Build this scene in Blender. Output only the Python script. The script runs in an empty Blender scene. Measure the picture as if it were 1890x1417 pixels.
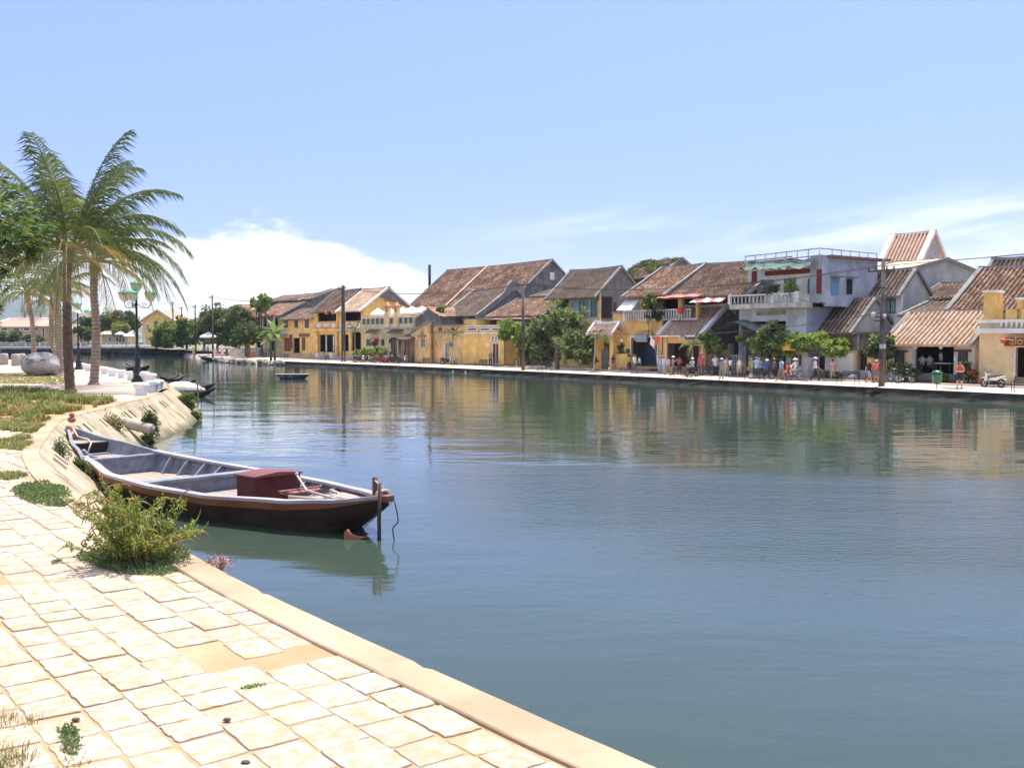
import bpy, math, random
from mathutils import Vector, Matrix, noise
random.seed(7)
SC=bpy.context.scene; COL=SC.collection
R=math.radians
# ---------------------------------------------------------------- camera
F=1900.;CX=945.;CY=708.5;EYE=3.7;PIT=math.atan((CY-625)/F)
cp_,sp_=math.cos(PIT),math.sin(PIT)
cd=bpy.data.cameras.new('camera');cam=bpy.data.objects.new('camera',cd);COL.objects.link(cam)
cam.location=(0,0,EYE);cam.rotation_euler=(math.pi/2-PIT,0,0)
cd.sensor_width=36;cd.lens=36*F/1890;cd.clip_end=9000;cd.clip_start=.1
SC.camera=cam
# ---------------------------------------------------------------- sun, sky, exposure
SUN_EL=R(72);SUN_DIR=(.55,.80)              # horizontal direction towards the sun
sun_az=math.atan2(SUN_DIR[0],SUN_DIR[1])
sl=bpy.data.lights.new('sun','SUN');sl.energy=4.6;sl.angle=R(.5);sl.color=(1,.955,.89)
so=bpy.data.objects.new('sun',sl);COL.objects.link(so)
_n=math.hypot(*SUN_DIR);_d=Vector((SUN_DIR[0]/_n*math.cos(SUN_EL),SUN_DIR[1]/_n*math.cos(SUN_EL),math.sin(SUN_EL)))
so.rotation_euler=_d.to_track_quat('Z','Y').to_euler();so.location=(0,0,60)
SC.view_settings.view_transform='Standard';SC.view_settings.look='None'
SC.view_settings.gamma=1;SC.view_settings.exposure=.80
W_=bpy.data.worlds.new('World');SC.world=W_;W_.use_nodes=True
def world():
    nt=W_.node_tree;N=nt.nodes;Lk=nt.links.new;N.clear()
    out=N.new('ShaderNodeOutputWorld');bg=N.new('ShaderNodeBackground')
    sky=N.new('ShaderNodeTexSky');sky.sky_type='NISHITA';sky.sun_disc=False
    sky.sun_elevation=SUN_EL;sky.sun_rotation=sun_az;sky.air_density=.9;sky.dust_density=.15;sky.ozone_density=2.2
    bg.inputs[1].default_value=.145
    tc=N.new('ShaderNodeTexCoord');sx=N.new('ShaderNodeSeparateXYZ');Lk(tc.outputs['Generated'],sx.inputs[0])
    def m(op,a,b=None,c=None):
        n=N.new('ShaderNodeMath');n.operation=op
        for i,x in enumerate((a,b,c)):
            if x is None: continue
            if isinstance(x,(int,float)): n.inputs[i].default_value=x
            else: Lk(x,n.inputs[i])
        return n.outputs[0]
    def ss(x,a,b):
        n=N.new('ShaderNodeMapRange');n.interpolation_type='SMOOTHSTEP';n.inputs[1].default_value=a;n.inputs[2].default_value=b;Lk(x,n.inputs[0]);return n.outputs[0]
    az=m('ARCTAN2',sx.outputs[0],sx.outputs[1])     # 0 ahead, + right
    el=m('ARCSINE',sx.outputs[2])
    cb=N.new('ShaderNodeCombineXYZ');Lk(az,cb.inputs[0]);Lk(m('MULTIPLY',el,2.4),cb.inputs[1])
    def nz(scale,det,off=0,vec=None,rough=.55):
        mp=N.new('ShaderNodeMapping');mp.inputs['Location'].default_value=(off,off*.7,0);Lk(vec or cb.outputs[0],mp.inputs[0])
        n=N.new('ShaderNodeTexNoise');n.inputs['Scale'].default_value=scale;n.inputs['Detail'].default_value=det;n.inputs['Roughness'].default_value=rough
        Lk(mp.outputs[0],n.inputs['Vector']);return n.outputs[0]
    # cumulus bank low on the left: top edge follows azimuth
    top=N.new('ShaderNodeFloatCurve');cu=top.mapping.curves[0]
    pts=[(0,.6),(.25,.55),(.30,.62),(.365,.66),(.41,.60),(.435,.51),(.46,.37),(.48,.05),(1,0)]
    while len(cu.points)<len(pts): cu.points.new(.5,.5)
    for p,q in zip(cu.points,pts): p.location=q
    top.mapping.update()
    Lk(m('ADD',m('MULTIPLY',az,.5/1.0),.5),top.inputs[1])   # az -1..1 -> 0..1
    rag=m('MULTIPLY',m('SUBTRACT',nz(11,9,3,None,.62),.5),.075)
    edge=m('ADD',m('MULTIPLY',top.outputs[0],.155),rag)
    cum=ss(m('SUBTRACT',edge,el),-.006,.012)
    low=ss(m('ADD',el,m('MULTIPLY',nz(5,4,9),.05)),.02,.055)      # thins towards the horizon
    holes=ss(nz(4.5,5,17),.42,.62)
    cum=m('MULTIPLY',cum,m('ADD',m('MULTIPLY',low,.75),.25))
    cum=m('MULTIPLY',cum,m('SUBTRACT',1,m('MULTIPLY',m('MULTIPLY',holes,.5),ss(m('SUBTRACT',edge,el),.02,.09))))
    # cirrus veils on the right
    cb2=N.new('ShaderNodeCombineXYZ');Lk(m('MULTIPLY',az,1.0),cb2.inputs[0]);Lk(m('SUBTRACT',m('MULTIPLY',el,7),m('MULTIPLY',az,.9)),cb2.inputs[1])
    ci=ss(nz(3.2,7,5,cb2.outputs[0],.6),.44,.78)
    band=m('MULTIPLY',ss(el,.01,.06),m('SUBTRACT',1,ss(el,.10,.15)))
    band=m('MULTIPLY',band,ss(az,-.12,.2))
    ci=m('MULTIPLY',m('MULTIPLY',ci,band),.8)
    haze=m('MULTIPLY',m('SUBTRACT',1,ss(el,-.02,.11)),.30)
    up=m('MULTIPLY',ss(nz(2.0,6,31),.25,.6),.85)  # unseen bright cloud overhead, added as extra fill for the shaded facades
    up=m('MULTIPLY',up,ss(el,.42,.8))
    tot=m('MINIMUM',m('ADD',m('ADD',cum,ci),m('ADD',haze,up)),1)
    mx=N.new('ShaderNodeMix');mx.data_type='RGBA';Lk(tot,mx.inputs[0])
    tint=N.new('ShaderNodeMix');tint.data_type='RGBA';tint.blend_type='MULTIPLY';tint.inputs[0].default_value=1;tint.inputs[7].default_value=(.87,.80,1.04,1)
    Lk(sky.outputs[0],tint.inputs[6]);
    gr=N.new('ShaderNodeMix');gr.data_type='RGBA';gr.inputs[6].default_value=(.37,.46,.655,1);gr.inputs[7].default_value=(1.0,.98,.95,1);Lk(ss(el,-.05,.42),gr.inputs[0])
    g2=N.new('ShaderNodeMix');g2.data_type='RGBA';g2.blend_type='MULTIPLY';g2.inputs[0].default_value=1;Lk(tint.outputs[2],g2.inputs[6]);Lk(gr.outputs[2],g2.inputs[7]);Lk(g2.outputs[2],mx.inputs[6])
    mx.inputs[7].default_value=(6.0,6.2,6.6,1)
    Lk(mx.outputs[2],bg.inputs[0]);Lk(bg.outputs[0],out.inputs[0])
world()
# ---------------------------------------------------------------- pixel rays onto real planes (layout only)
def ray(px,py):
    x=(px-CX)/F;y=-(py-CY)/F
    return (x,cp_+y*sp_,-sp_+y*cp_)
def G(px,py,z=0.):
    r=ray(px,py);k=(z-EYE)/r[2];return Vector((r[0]*k,r[1]*k,z))
def AY(px,py,Y):
    r=ray(px,py);k=Y/r[1];return Vector((r[0]*k,Y,EYE+r[2]*k))
O=(29.,58.4);U=(.585,-.811);V=(.811,.585);TH=math.atan2(U[1],U[0])
def SV(px,py,t):
    r=ray(px,py);k=(t+O[0]*V[0]+O[1]*V[1])/(r[0]*V[0]+r[1]*V[1])
    p=(r[0]*k,r[1]*k,EYE+r[2]*k);return ((p[0]-O[0])*U[0]+(p[1]-O[1])*U[1],p[2])
def AT(px,py,s):
    r=ray(px,py);k=(s+O[0]*U[0]+O[1]*U[1])/(r[0]*U[0]+r[1]*U[1])
    p=(r[0]*k,r[1]*k,EYE+r[2]*k);return ((p[0]-O[0])*V[0]+(p[1]-O[1])*V[1],p[2])
def WP(s,t,z): return Vector((O[0]+s*U[0]+t*V[0],O[1]+s*U[1]+t*V[1],z))
# ---------------------------------------------------------------- materials
MATS={}
def new_mat(name):
    m=bpy.data.materials.new(name);m.use_nodes=True;MATS[name]=m
    return m,m.node_tree,m.node_tree.nodes['Principled BSDF']
def c4(c): return (c[0],c[1],c[2],1)
def noise_node(nt,scale,detail=4,rough=.55,stretch=(1,1,1),coord='Object',off=0):
    tc=nt.nodes.new('ShaderNodeTexCoord');mp=nt.nodes.new('ShaderNodeMapping')
    mp.inputs['Scale'].default_value=stretch;mp.inputs['Location'].default_value=(off,off*1.3,off*.6)
    nt.links.new(tc.outputs[coord],mp.inputs[0])
    n=nt.nodes.new('ShaderNodeTexNoise');n.inputs['Scale'].default_value=scale;n.inputs['Detail'].default_value=detail;n.inputs['Roughness'].default_value=rough
    nt.links.new(mp.outputs[0],n.inputs['Vector']);return n.outputs[0]
def ramp(nt,src,stops,interp='LINEAR'):
    r=nt.nodes.new('ShaderNodeValToRGB');r.color_ramp.interpolation=interp
    e=r.color_ramp.elements
    while len(e)<len(stops): e.new(.5)
    for k,(p,c) in zip(e,stops): k.position=p;k.color=c4(c) if not isinstance(c,(int,float)) else (c,c,c,1)
    nt.links.new(src,r.inputs[0]);return r.outputs[0]
def mixc(nt,fac,a,b,mode='MIX'):
    n=nt.nodes.new('ShaderNodeMix');n.data_type='RGBA';n.blend_type=mode
    for i,x in ((0,fac),(6,a),(7,b)):
        if isinstance(x,(int,float)): n.inputs[i].default_value=x
        elif isinstance(x,tuple): n.inputs[i].default_value=c4(x)
        else: nt.links.new(x,n.inputs[i])
    return n.outputs[2]
def bump(nt,bs,h,strength=.3,dist=.02):
    b=nt.nodes.new('ShaderNodeBump');b.inputs['Strength'].default_value=strength;b.inputs['Distance'].default_value=dist
    nt.links.new(h,b.inputs['Height']);nt.links.new(b.outputs[0],bs.inputs['Normal'])
def mat(name,col,rough=.7,var=.15,scale=3.,metal=0,bumpy=0,spec=None):
    """plain material whose colour drifts a little from place to place"""
    if name in MATS: return MATS[name]
    m,nt,bs=new_mat(name);bs.inputs['Roughness'].default_value=rough;bs.inputs['Metallic'].default_value=metal
    if spec is not None: bs.inputs['Specular IOR Level'].default_value=spec
    n=noise_node(nt,scale,4)
    lo=tuple(max(0,x*(1-var)) for x in col);hi=tuple(min(.95,x*(1+var)) for x in col)
    nt.links.new(ramp(nt,n,[(.3,lo),(.7,hi)]),bs.inputs['Base Color'])
    if bumpy: bump(nt,bs,noise_node(nt,scale*8,5),bumpy,.02)
    return m
def plaster(name,col,dirt=(.12,.11,.09),amt=.5,off=0,edge=(.36,.62),rough=.9):
    """painted render with blotches, faded areas and streaks of grime"""
    if name in MATS: return MATS[name]
    m,nt,bs=new_mat(name);bs.inputs['Roughness'].default_value=rough;bs.inputs['Specular IOR Level'].default_value=.15
    hi=tuple(min(.9,x*1.10+.02) for x in col);lo=tuple(x*.80 for x in col)
    base=ramp(nt,noise_node(nt,.9,5,off=off),[(.35,lo),(.65,hi)])
    st=noise_node(nt,1.3,8,.68,(1,1,.35),off=off+3)
    fac=ramp(nt,st,[(1-edge[1],0.),(1-edge[0],0.),(1,0.)]) if amt<=0 else ramp(nt,st,[(edge[1]-.06,0.),(min(.98,edge[1]+.16),amt)])
    c=mixc(nt,fac,base,dirt)
    st2=noise_node(nt,6,8,.7,(1,1,.12),off=off+9)
    c=mixc(nt,ramp(nt,st2,[(.52,0.),(.75,amt*.7)]),c,tuple(x*.55 for x in col))
    nt.links.new(c,bs.inputs['Base Color']);bump(nt,bs,noise_node(nt,9,6),.25,.02)
    return m
def tilemat(name,dark,mid,light,p=(.36,.52,.70),off=0,row=.12):
    """weathered clay tile: courses across the slope, patches of newer and mossy tile"""
    if name in MATS: return MATS[name]
    m,nt,bs=new_mat(name);bs.inputs['Roughness'].default_value=.92;bs.inputs['Specular IOR Level'].default_value=.1
    big=noise_node(nt,.55,5,.7,off=off);fine=noise_node(nt,4.2,4,.8,(1.6,.8,.8),off=off+5)
    mx=nt.nodes.new('ShaderNodeMath');mx.operation='MULTIPLY_ADD';nt.links.new(fine,mx.inputs[0]);mx.inputs[1].default_value=.62
    m2=nt.nodes.new('ShaderNodeMath');m2.operation='MULTIPLY';nt.links.new(big,m2.inputs[0]);m2.inputs[1].default_value=.42;nt.links.new(m2.outputs[0],mx.inputs[2])
    c=ramp(nt,mx.outputs[0],[(p[0],dark),(p[1],mid),(p[2],light)])
    sp=noise_node(nt,11,2,.5,(1,.6,.6),off=off+11)
    c=mixc(nt,ramp(nt,sp,[(.66,0.),(.70,.6)]),c,tuple(min(.8,x*1.5+.08) for x in light))
    sp2=noise_node(nt,8,3,.6,(1,.5,.5),off=off+15)
    crs=noise_node(nt,1.,5,.65,(.35,2.6,.9),off=off+19)
    c=mixc(nt,ramp(nt,crs,[(.56,0.),(.70,.45)]),c,light)
    c=mixc(nt,ramp(nt,sp2,[(.60,0.),(.68,.65)]),c,tuple(x*.5 for x in dark))
    nt.links.new(c,bs.inputs['Base Color']);bump(nt,bs,noise_node(nt,14,4),.5,.03)
    return m
def leafmat(name,c1,c2,trans=.35,scale=1.2):
    if name in MATS: return MATS[name]
    m,nt,bs=new_mat(name);bs.inputs['Roughness'].default_value=.55;bs.inputs['Specular IOR Level'].default_value=.35
    c=ramp(nt,noise_node(nt,scale,6,.75),[(.34,c1),(.64,c2)]);nt.links.new(c,bs.inputs['Base Color'])
    tr=nt.nodes.new('ShaderNodeBsdfTranslucent');ms=nt.nodes.new('ShaderNodeMixShader');ms.inputs[0].default_value=trans
    cc=mixc(nt,.5,c,(min(1,c2[0]*1.6),min(1,c2[1]*1.5),c2[2]*.6));nt.links.new(cc,tr.inputs[0])
    out=nt.nodes['Material Output'];nt.links.new(bs.outputs[0],ms.inputs[1]);nt.links.new(tr.outputs[0],ms.inputs[2]);nt.links.new(ms.outputs[0],out.inputs[0])
    return m
# ---------------------------------------------------------------- mesh builder
class MB:
    def __init__(s): s.v=[];s.f=[];s.m=[];s.sm=[]
    def add(s,vs,fs,mi=0,sm=False):
        b=len(s.v);s.v.extend([tuple(p) for p in vs])
        for f in fs: s.f.append([b+i for i in f]);s.m.append(mi);s.sm.append(sm)
        return s
    def quad(s,a,b,c,d,mi=0): return s.add([a,b,c,d],[(0,1,2,3)],mi)
    def box(s,x0,x1,y0,y1,z0,z1,mi=0,M=None):
        vs=[(x,y,z) for z in (z0,z1) for y in (y0,y1) for x in (x0,x1)]
        if M is not None: vs=[M@Vector(p) for p in vs]
        return s.add(vs,[(0,2,3,1),(4,5,7,6),(0,1,5,4),(2,6,7,3),(0,4,6,2),(1,3,7,5)],mi)
    def prism(s,pts,vec,mi=0):
        """polygon (3d points) swept along vec"""
        n=len(pts);a=[Vector(p) for p in pts];b=[p+Vector(vec) for p in a]
        return s.add(a+b,[tuple(range(n-1,-1,-1)),tuple(range(n,2*n))]+[(i,(i+1)%n,n+(i+1)%n,n+i) for i in range(n)],mi)
    def tube(s,pts,rs,n=8,mi=0,sm=True,cap=True,flat=1.):
        pts=[Vector(p) for p in pts]
        if isinstance(rs,(int,float)): rs=[rs]*len(pts)
        vs=[];fs=[];up=None
        for i,p in enumerate(pts):
            d=(pts[min(i+1,len(pts)-1)]-pts[max(i-1,0)])
            if d.length<1e-9: d=Vector((0,0,1))
            d.normalize()
            if up is None: up=Vector((0,0,1)) if abs(d.z)<.9 else Vector((1,0,0))
            x=d.cross(up)
            if x.length<1e-6: x=d.orthogonal()
            x.normalize();y=x.cross(d).normalized();up=y
            for k in range(n):
                a=2*math.pi*k/n;vs.append(p+x*math.cos(a)*rs[i]+y*math.sin(a)*rs[i]*flat)
        for i in range(len(pts)-1):
            for k in range(n): fs.append((i*n+k,i*n+(k+1)%n,(i+1)*n+(k+1)%n,(i+1)*n+k))
        if cap: fs.append(tuple(range(n-1,-1,-1)));fs.append(tuple((len(pts)-1)*n+k for k in range(n)))
        return s.add(vs,fs,mi,sm)
    def lathe(s,prof,c=(0,0,0),n=16,mi=0,sm=True,sx=1.,sy=1.):
        """prof: list of (radius,z)"""
        vs=[];fs=[]
        for r,z in prof:
            for k in range(n): a=2*math.pi*k/n;vs.append((c[0]+r*sx*math.cos(a),c[1]+r*sy*math.sin(a),c[2]+z))
        for i in range(len(prof)-1):
            for k in range(n): fs.append((i*n+k,i*n+(k+1)%n,(i+1)*n+(k+1)%n,(i+1)*n+k))
        if prof[0][0]>1e-4: fs.append(tuple(range(n-1,-1,-1)))
        if prof[-1][0]>1e-4: fs.append(tuple((len(prof)-1)*n+k for k in range(n)))
        return s.add(vs,fs,mi,sm)
    def xf(s,M,i0=0):
        for i in range(i0,len(s.v)): s.v[i]=tuple(M@Vector(s.v[i]))
        return s
    def build(s,name,mats,parent=None,loc=None,rz=None):
        me=bpy.data.meshes.new(name);me.from_pydata(s.v,[],s.f)
        if not isinstance(mats,(list,tuple)): mats=[mats]
        for m in mats: me.materials.append(m)
        me.polygons.foreach_set('material_index',s.m);me.polygons.foreach_set('use_smooth',s.sm);me.update()
        o=bpy.data.objects.new(name,me);COL.objects.link(o)
        if parent is not None: o.parent=parent
        if loc is not None: o.location=loc
        if rz is not None: o.rotation_euler=(0,0,rz)
        return o
def tag(o,label=None,cat=None,group=None,kind=None):
    if label: o['label']=label
    if cat: o['category']=cat
    if group: o['group']=group
    if kind: o['kind']=kind
    return o
def empty(name,loc,label,cat,rz=0,group=None):
    o=bpy.data.objects.new(name,None);COL.objects.link(o);o.location=loc;o.rotation_euler=(0,0,rz);o.empty_display_size=.3
    return tag(o,label,cat,group)
def dup(o,loc=None,rz=None,label=None,parent=None,scale=None,group=None):
    c=o.copy();COL.objects.link(c)
    if parent is not None: c.parent=parent
    if loc is not None: c.location=loc
    if rz is not None: c.rotation_euler=(0,0,rz)
    if scale is not None: c.scale=(scale,)*3 if isinstance(scale,(int,float)) else scale
    if label: c['label']=label
    if group: c['group']=group
    for ch in list(o.children): dup(ch,parent=c)
    return c
def fit_origin(o,p):
    """move a world-space mesh's origin to p"""
    p=Vector(p);o.data.transform(Matrix.Translation(-p));o.location=p;return o
rnd=random.random
def ru(a,b): return a+(b-a)*rnd()
# ================================================================ SETTING
def catmull(pts,n=6):
    out=[];P=[Vector(p) for p in pts]
    for i in range(len(P)-1):
        a=P[max(i-1,0)];b=P[i];c=P[i+1];d=P[min(i+2,len(P)-1)]
        for k in range(n):
            t=k/n;out.append(.5*((2*b)+(c-a)*t+(2*a-5*b+4*c-d)*t*t+(3*b-a-3*c+d)*t**3))
    out.append(P[-1]);return out
def algae(m,z0,z1,col):
    """ragged band of algae and damp dirt just above the waterline"""
    nt=m.node_tree;bs=nt.nodes['Principled BSDF'];c=bs.inputs['Base Color'].links[0].from_socket
    tc=nt.nodes.new('ShaderNodeTexCoord');sp=nt.nodes.new('ShaderNodeSeparateXYZ');nt.links.new(tc.outputs['Object'],sp.inputs[0])
    ad=nt.nodes.new('ShaderNodeMath');ad.operation='MULTIPLY_ADD';nt.links.new(noise_node(nt,2.2,6,.7,(1,1,.3)),ad.inputs[0]);ad.inputs[1].default_value=-.55;nt.links.new(sp.outputs[2],ad.inputs[2])
    mr=nt.nodes.new('ShaderNodeMapRange');nt.links.new(ad.outputs[0],mr.inputs[0]);mr.inputs[1].default_value=z0-.27;mr.inputs[2].default_value=z1-.27;mr.inputs[3].default_value=.9;mr.inputs[4].default_value=0
    nt.links.new(mixc(nt,mr.outputs[0],c,col),bs.inputs['Base Color'])
# --- water
def water_mat():
    m,nt,bs=new_mat('river_water')
    bs.inputs['Roughness'].default_value=.03;bs.inputs['IOR'].default_value=1.33
    L=nt.links.new
    c=ramp(nt,noise_node(nt,.05,3,coord='Object'),[(.3,(.036,.056,.044)),(.7,(.048,.068,.050))])
    L(c,bs.inputs['Base Color'])
    geo=nt.nodes.new('ShaderNodeNewGeometry')
    def n(scale,st,det,off=0,rough=.5): return noise_node(nt,scale,det,rough,st,'Object',off)
    def mm(op,a,b):
        q=nt.nodes.new('ShaderNodeMath');q.operation=op
        for i,x in enumerate((a,b)):
            if isinstance(x,(int,float)): q.inputs[i].default_value=x
            else: L(x,q.inputs[i])
        return q.outputs[0]
    patch=ramp(nt,n(.035,(1,1.6,1),3,off=2),[(.42,.25),(.6,1.)])     # breezy and calm patches
    big=n(.32,(.5,1.25,1),3,off=1)
    mid=n(1.5,(.45,1.2,1),3,off=4)
    small=n(6.,(.7,1.15,1),4,off=8,rough=.6)
    h=mm('ADD',mm('MULTIPLY',big,.085),mm('MULTIPLY',mid,.020))
    # the breeze roughens the near water; the far band under the bank lies in its lee
    sx=nt.nodes.new('ShaderNodeSeparateXYZ');L(geo.outputs['Position'],sx.inputs[0])
    lee=mm('ADD',mm('MULTIPLY',sx.outputs[1],1.0),mm('MULTIPLY',sx.outputs[0],.20))
    mr=nt.nodes.new('ShaderNodeMapRange');mr.interpolation_type='SMOOTHSTEP';L(lee,mr.inputs[0]);mr.inputs[1].default_value=28.2;mr.inputs[2].default_value=31;mr.inputs[3].default_value=1;mr.inputs[4].default_value=.10
    nr=nt.nodes.new('ShaderNodeMapRange');nr.interpolation_type='SMOOTHSTEP';L(lee,nr.inputs[0]);nr.inputs[1].default_value=12;nr.inputs[2].default_value=20;nr.inputs[3].default_value=.22;nr.inputs[4].default_value=1
    xr=nt.nodes.new('ShaderNodeMapRange');xr.interpolation_type='SMOOTHSTEP';L(sx.outputs[0],xr.inputs[0]);xr.inputs[1].default_value=-4;xr.inputs[2].default_value=4;xr.inputs[3].default_value=.12;xr.inputs[4].default_value=1
    amp=mm('MULTIPLY',mm('MULTIPLY',mm('MULTIPLY',mr.outputs[0],nr.outputs[0]),patch),xr.outputs[0])
    h=mm('ADD',h,mm('MULTIPLY',mm('MULTIPLY',small,amp),.055))
    L(mm('ADD',.025,mm('MULTIPLY',amp,.05)),bs.inputs['Roughness'])
    b=nt.nodes.new('ShaderNodeBump');b.inputs['Strength'].default_value=1;b.inputs['Distance'].default_value=.5;L(h,b.inputs['Height']);L(b.outputs[0],bs.inputs['Normal'])
    return m
w=MB()
w.add([(-900,-60,0),(900,-60,0),(900,1500,0),(-900,1500,0)],[(0,1,2,3)])
tag(w.build('water',water_mat()),kind='structure')
# --- terrain to the horizon (one sheet, under the water)
tm,nt,bs=new_mat('far_ground');bs.inputs['Roughness'].default_value=.95
nt.links.new(ramp(nt,noise_node(nt,.02,6),[(.35,(.05,.085,.03)),(.65,(.14,.13,.07))]),bs.inputs['Base Color'])
g=MB();g.add([(-7000,-300,-1.6),(7000,-300,-1.6),(7000,8000,-1.6),(-7000,8000,-1.6)],[(0,1,2,3)])
tag(g.build('riverbed',tm),kind='structure')
# --- far bank
EDG=[(30,.0),(0,0),(-15,.6),(-26,1.),(-48,1.9),(-77,2.1),(-95,1.3),(-112,0.)]
def tE(s):
    for (a,b),(c,d) in zip(EDG,EDG[1:]):
        if s>=c: return b+(d-b)*(a-s)/(a-c) if s<=a else 0.
    return 0.
FZ=.55
def ground_z(s,t):
    return FZ+.02*max(0,min(12,t-tE(s)-2))
pave_far=mat('promenade_paving',(.62,.47,.37),.9,.12,.8,bumpy=.2)
stone_dark=plaster('quay_stone',(.036,.033,.027),(.012,.012,.011),.8,edge=(.3,.5))
fb=MB()
ss_=[30,15]+[-i*4 for i in range(0,29)]
rows=[0,.45,2.,14.,16.]
vs=[];
for s in ss_:
    t0=tE(s)
    for r in rows:
        vs.append(WP(s,t0+r,ground_z(s,t0+r)))
fs=[];nr=len(rows)
for i in range(len(ss_)-1):
    for k in range(nr-1): fs.append((i*nr+k,i*nr+k+1,(i+1)*nr+k+1,(i+1)*nr+k))
fb.add(vs,fs)
tag(fb.build('promenade',pave_far),kind='structure')
# quay wall: a battered stone face with an uneven foot
qw=MB();vs=[];fs=[]
N_=150
for i in range(N_+1):
    s=30-i*(142/N_);t0=tE(s)
    j=lambda k:(noise.noise(Vector((s*.8,k*3.1,0)))*.09)
    for k,(dt,z) in enumerate([(.4,FZ-.004),(0,FZ-.004),(-.03,FZ-.1),(-.06+j(1),.32),(-.16+j(2),.12),(-.34+j(3),-.05),(-.4,-1.)]): vs.append(WP(s,t0+dt,z+(j(k+7)*.5 if 2<k<5 else 0)))
for i in range(N_):
    for k in range(6): fs.append((i*7+k,(i+1)*7+k,(i+1)*7+k+1,i*7+k+1))
qw.add(vs,fs);tag(qw.build('quay_wall',stone_dark),'long low dark stone quay wall along the far waterfront','quay wall')
# land behind the promenade, under the houses and on to the hills
ld=MB()
DE=[WP(-108,2.,.8),G(440,663.5,.55),G(415,661.5,.55),G(390,659,.55),G(365,654.5,.6),G(343,650.5,.8)]
dirt=mat('bank_earth',(.20,.19,.11),.95,.4,.3,bumpy=.3)
bk=[WP(30,13.5,.76),WP(-108,13.5,.76)]
a=[WP(40,13.4,.70),WP(-40,15.2,.70),WP(-108,13.4,.70)]
far=[Vector((400,60,2)),Vector((400,900,2)),Vector((-150,900,2))]
ld.add([WP(60,13.8,.74),Vector((160,10,.74)),Vector((600,60,2)),Vector((600,1400,2)),Vector((-420,1400,2)),Vector((-110,265,2.0)),WP(-112,13.8,.76)],[(0,1,2,3,4,5,6)])
tag(ld.build('ground',dirt),kind='structure')
# bank between the promenade's end and the bridge
bm=MB();top=[WP(-104,-.2+tE(-104),.56)]+DE[1:];vs=[];fs=[]
back=[WP(-104,13.5,.78),Vector((-26,175,.9)),Vector((-30,200,1.1)),Vector((-40,225,1.5)),Vector((-60,255,2.02)),Vector((-82,285,2.2))]
front=[p+Vector((-.9,-.5,-p.z-.8)) for p in top]
for a_,b_,c_ in zip(front,top,back): vs+= [a_,b_,c_]
for i in range(len(top)-1): fs+=[(3*i,3*i+1,3*i+4,3*i+3),(3*i+1,3*i+2,3*i+5,3*i+4)]
bm.add(vs,fs);tag(bm.build('riverside_path',mat('sandy_path',(.60,.45,.34),.95,.2,.5)),kind='structure')
# rough stones along that edge
stm=mat('edge_stone',(.30,.27,.23),.9,.35,2.)
tt=catmull(top,12)
rs=empty('stone_edging',tt[0],'rough stone edging of the far bank left of the promenade','stone edging')
for i,p in enumerate(tt):
    for q in range(3):
        c=p+Vector((ru(-.7,.3),ru(-.8,.3),ru(-.45,.02)));r=ru(.25,.5)
        if i>30: continue
        sb_=MB();sb_.lathe([(0,-r*.7),(r*.8,-r*.4),(r,0),(r*.7,r*.5),(0,r*.7)],c-tt[0],6,sm=False,sx=ru(.8,1.3),sy=ru(.8,1.3));sb_.build('stone',stm,rs)
# land beyond the bridge
lb=MB();P0=[(-84,268),(-92,300),(-105,335),(-150,342),(-230,338),(-420,345),(-900,360),(-900,1480),(-300,1480)]
lb.prism([Vector((x,y,2.0)) for x,y in reversed(P0)],(0,0,-3.5))
tag(lb.build('far_shore',mat('shore_earth',(.22,.2,.12),.95,.4,.06)),kind='structure')
# hills
hm,nt,bs=new_mat('hill_forest');bs.inputs['Roughness'].default_value=1
nt.links.new(ramp(nt,noise_node(nt,.004,6),[(.4,(.03,.05,.03)),(.6,(.05,.075,.04))]),bs.inputs['Base Color'])
h=MB();vs=[];fs=[];n=90
for j,(yo,hs) in enumerate([(4300,0),(4700,.55),(5200,1.),(5800,.5)]):
    for i in range(n+1):
        x=-4600+i*(6600/n);az=x/5200
        H=3+330*max(0,1-abs(az+.56)/.24)**1.1+40*max(0,1-abs(az+.27)/.14)+20*noise.noise(Vector((x*.0015,0,0)))+16*noise.noise(Vector((x*.006,j,0)))
        vs.append((x,yo,-2+H*hs))
for j in range(3):
    for i in range(n): fs.append((j*(n+1)+i,j*(n+1)+i+1,(j+1)*(n+1)+i+1,(j+1)*(n+1)+i))
h.add(vs,fs,sm=True);tag(h.build('hills',hm),kind='structure')
# ================================================================ NEAR BANK
KZ=1.33;PZ=1.298
OUT=[Vector((14.5,-12.3,KZ)),Vector((3.2,2.6,KZ))]+[G(x,y,KZ) for x,y in [(1220,1417),(1064,1350),(891,1274),(696,1188),(560,1126),(443,1070),(363,1027),(300,992),(240,963),(200,943),(168,923),(125,897),(88,862),(73,834),(84,812),(102,787),(124,771),(178,757),(244,739.5),(275,733),(298,724)]]
OUT=catmull(OUT,5)
def offset_line(P,w):
    o=[]
    for i,p in enumerate(P):
        d=(P[min(i+1,len(P)-1)]-P[max(i-1,0)]);d.z=0;d.normalize()
        o.append(p+Vector((-d.y,d.x,0))*w)
    return o
TIP=[G(312.6,716.5,KZ),G(310,710,KZ),G(303,702,KZ),G(285,696,KZ),G(262,691,KZ),G(235,684,KZ),G(203,677,KZ),G(170,672,KZ),G(142,668,KZ),G(110,665.5,KZ),G(60,664,KZ),G(-60,662,KZ),G(-300,664,KZ)]
TIPc=catmull(TIP,4)
INN=offset_line(OUT,.34)
kerbm=plaster('kerb_concrete',(.43,.31,.205),(.27,.19,.12),.35,off=4,edge=(.4,.6))
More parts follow.
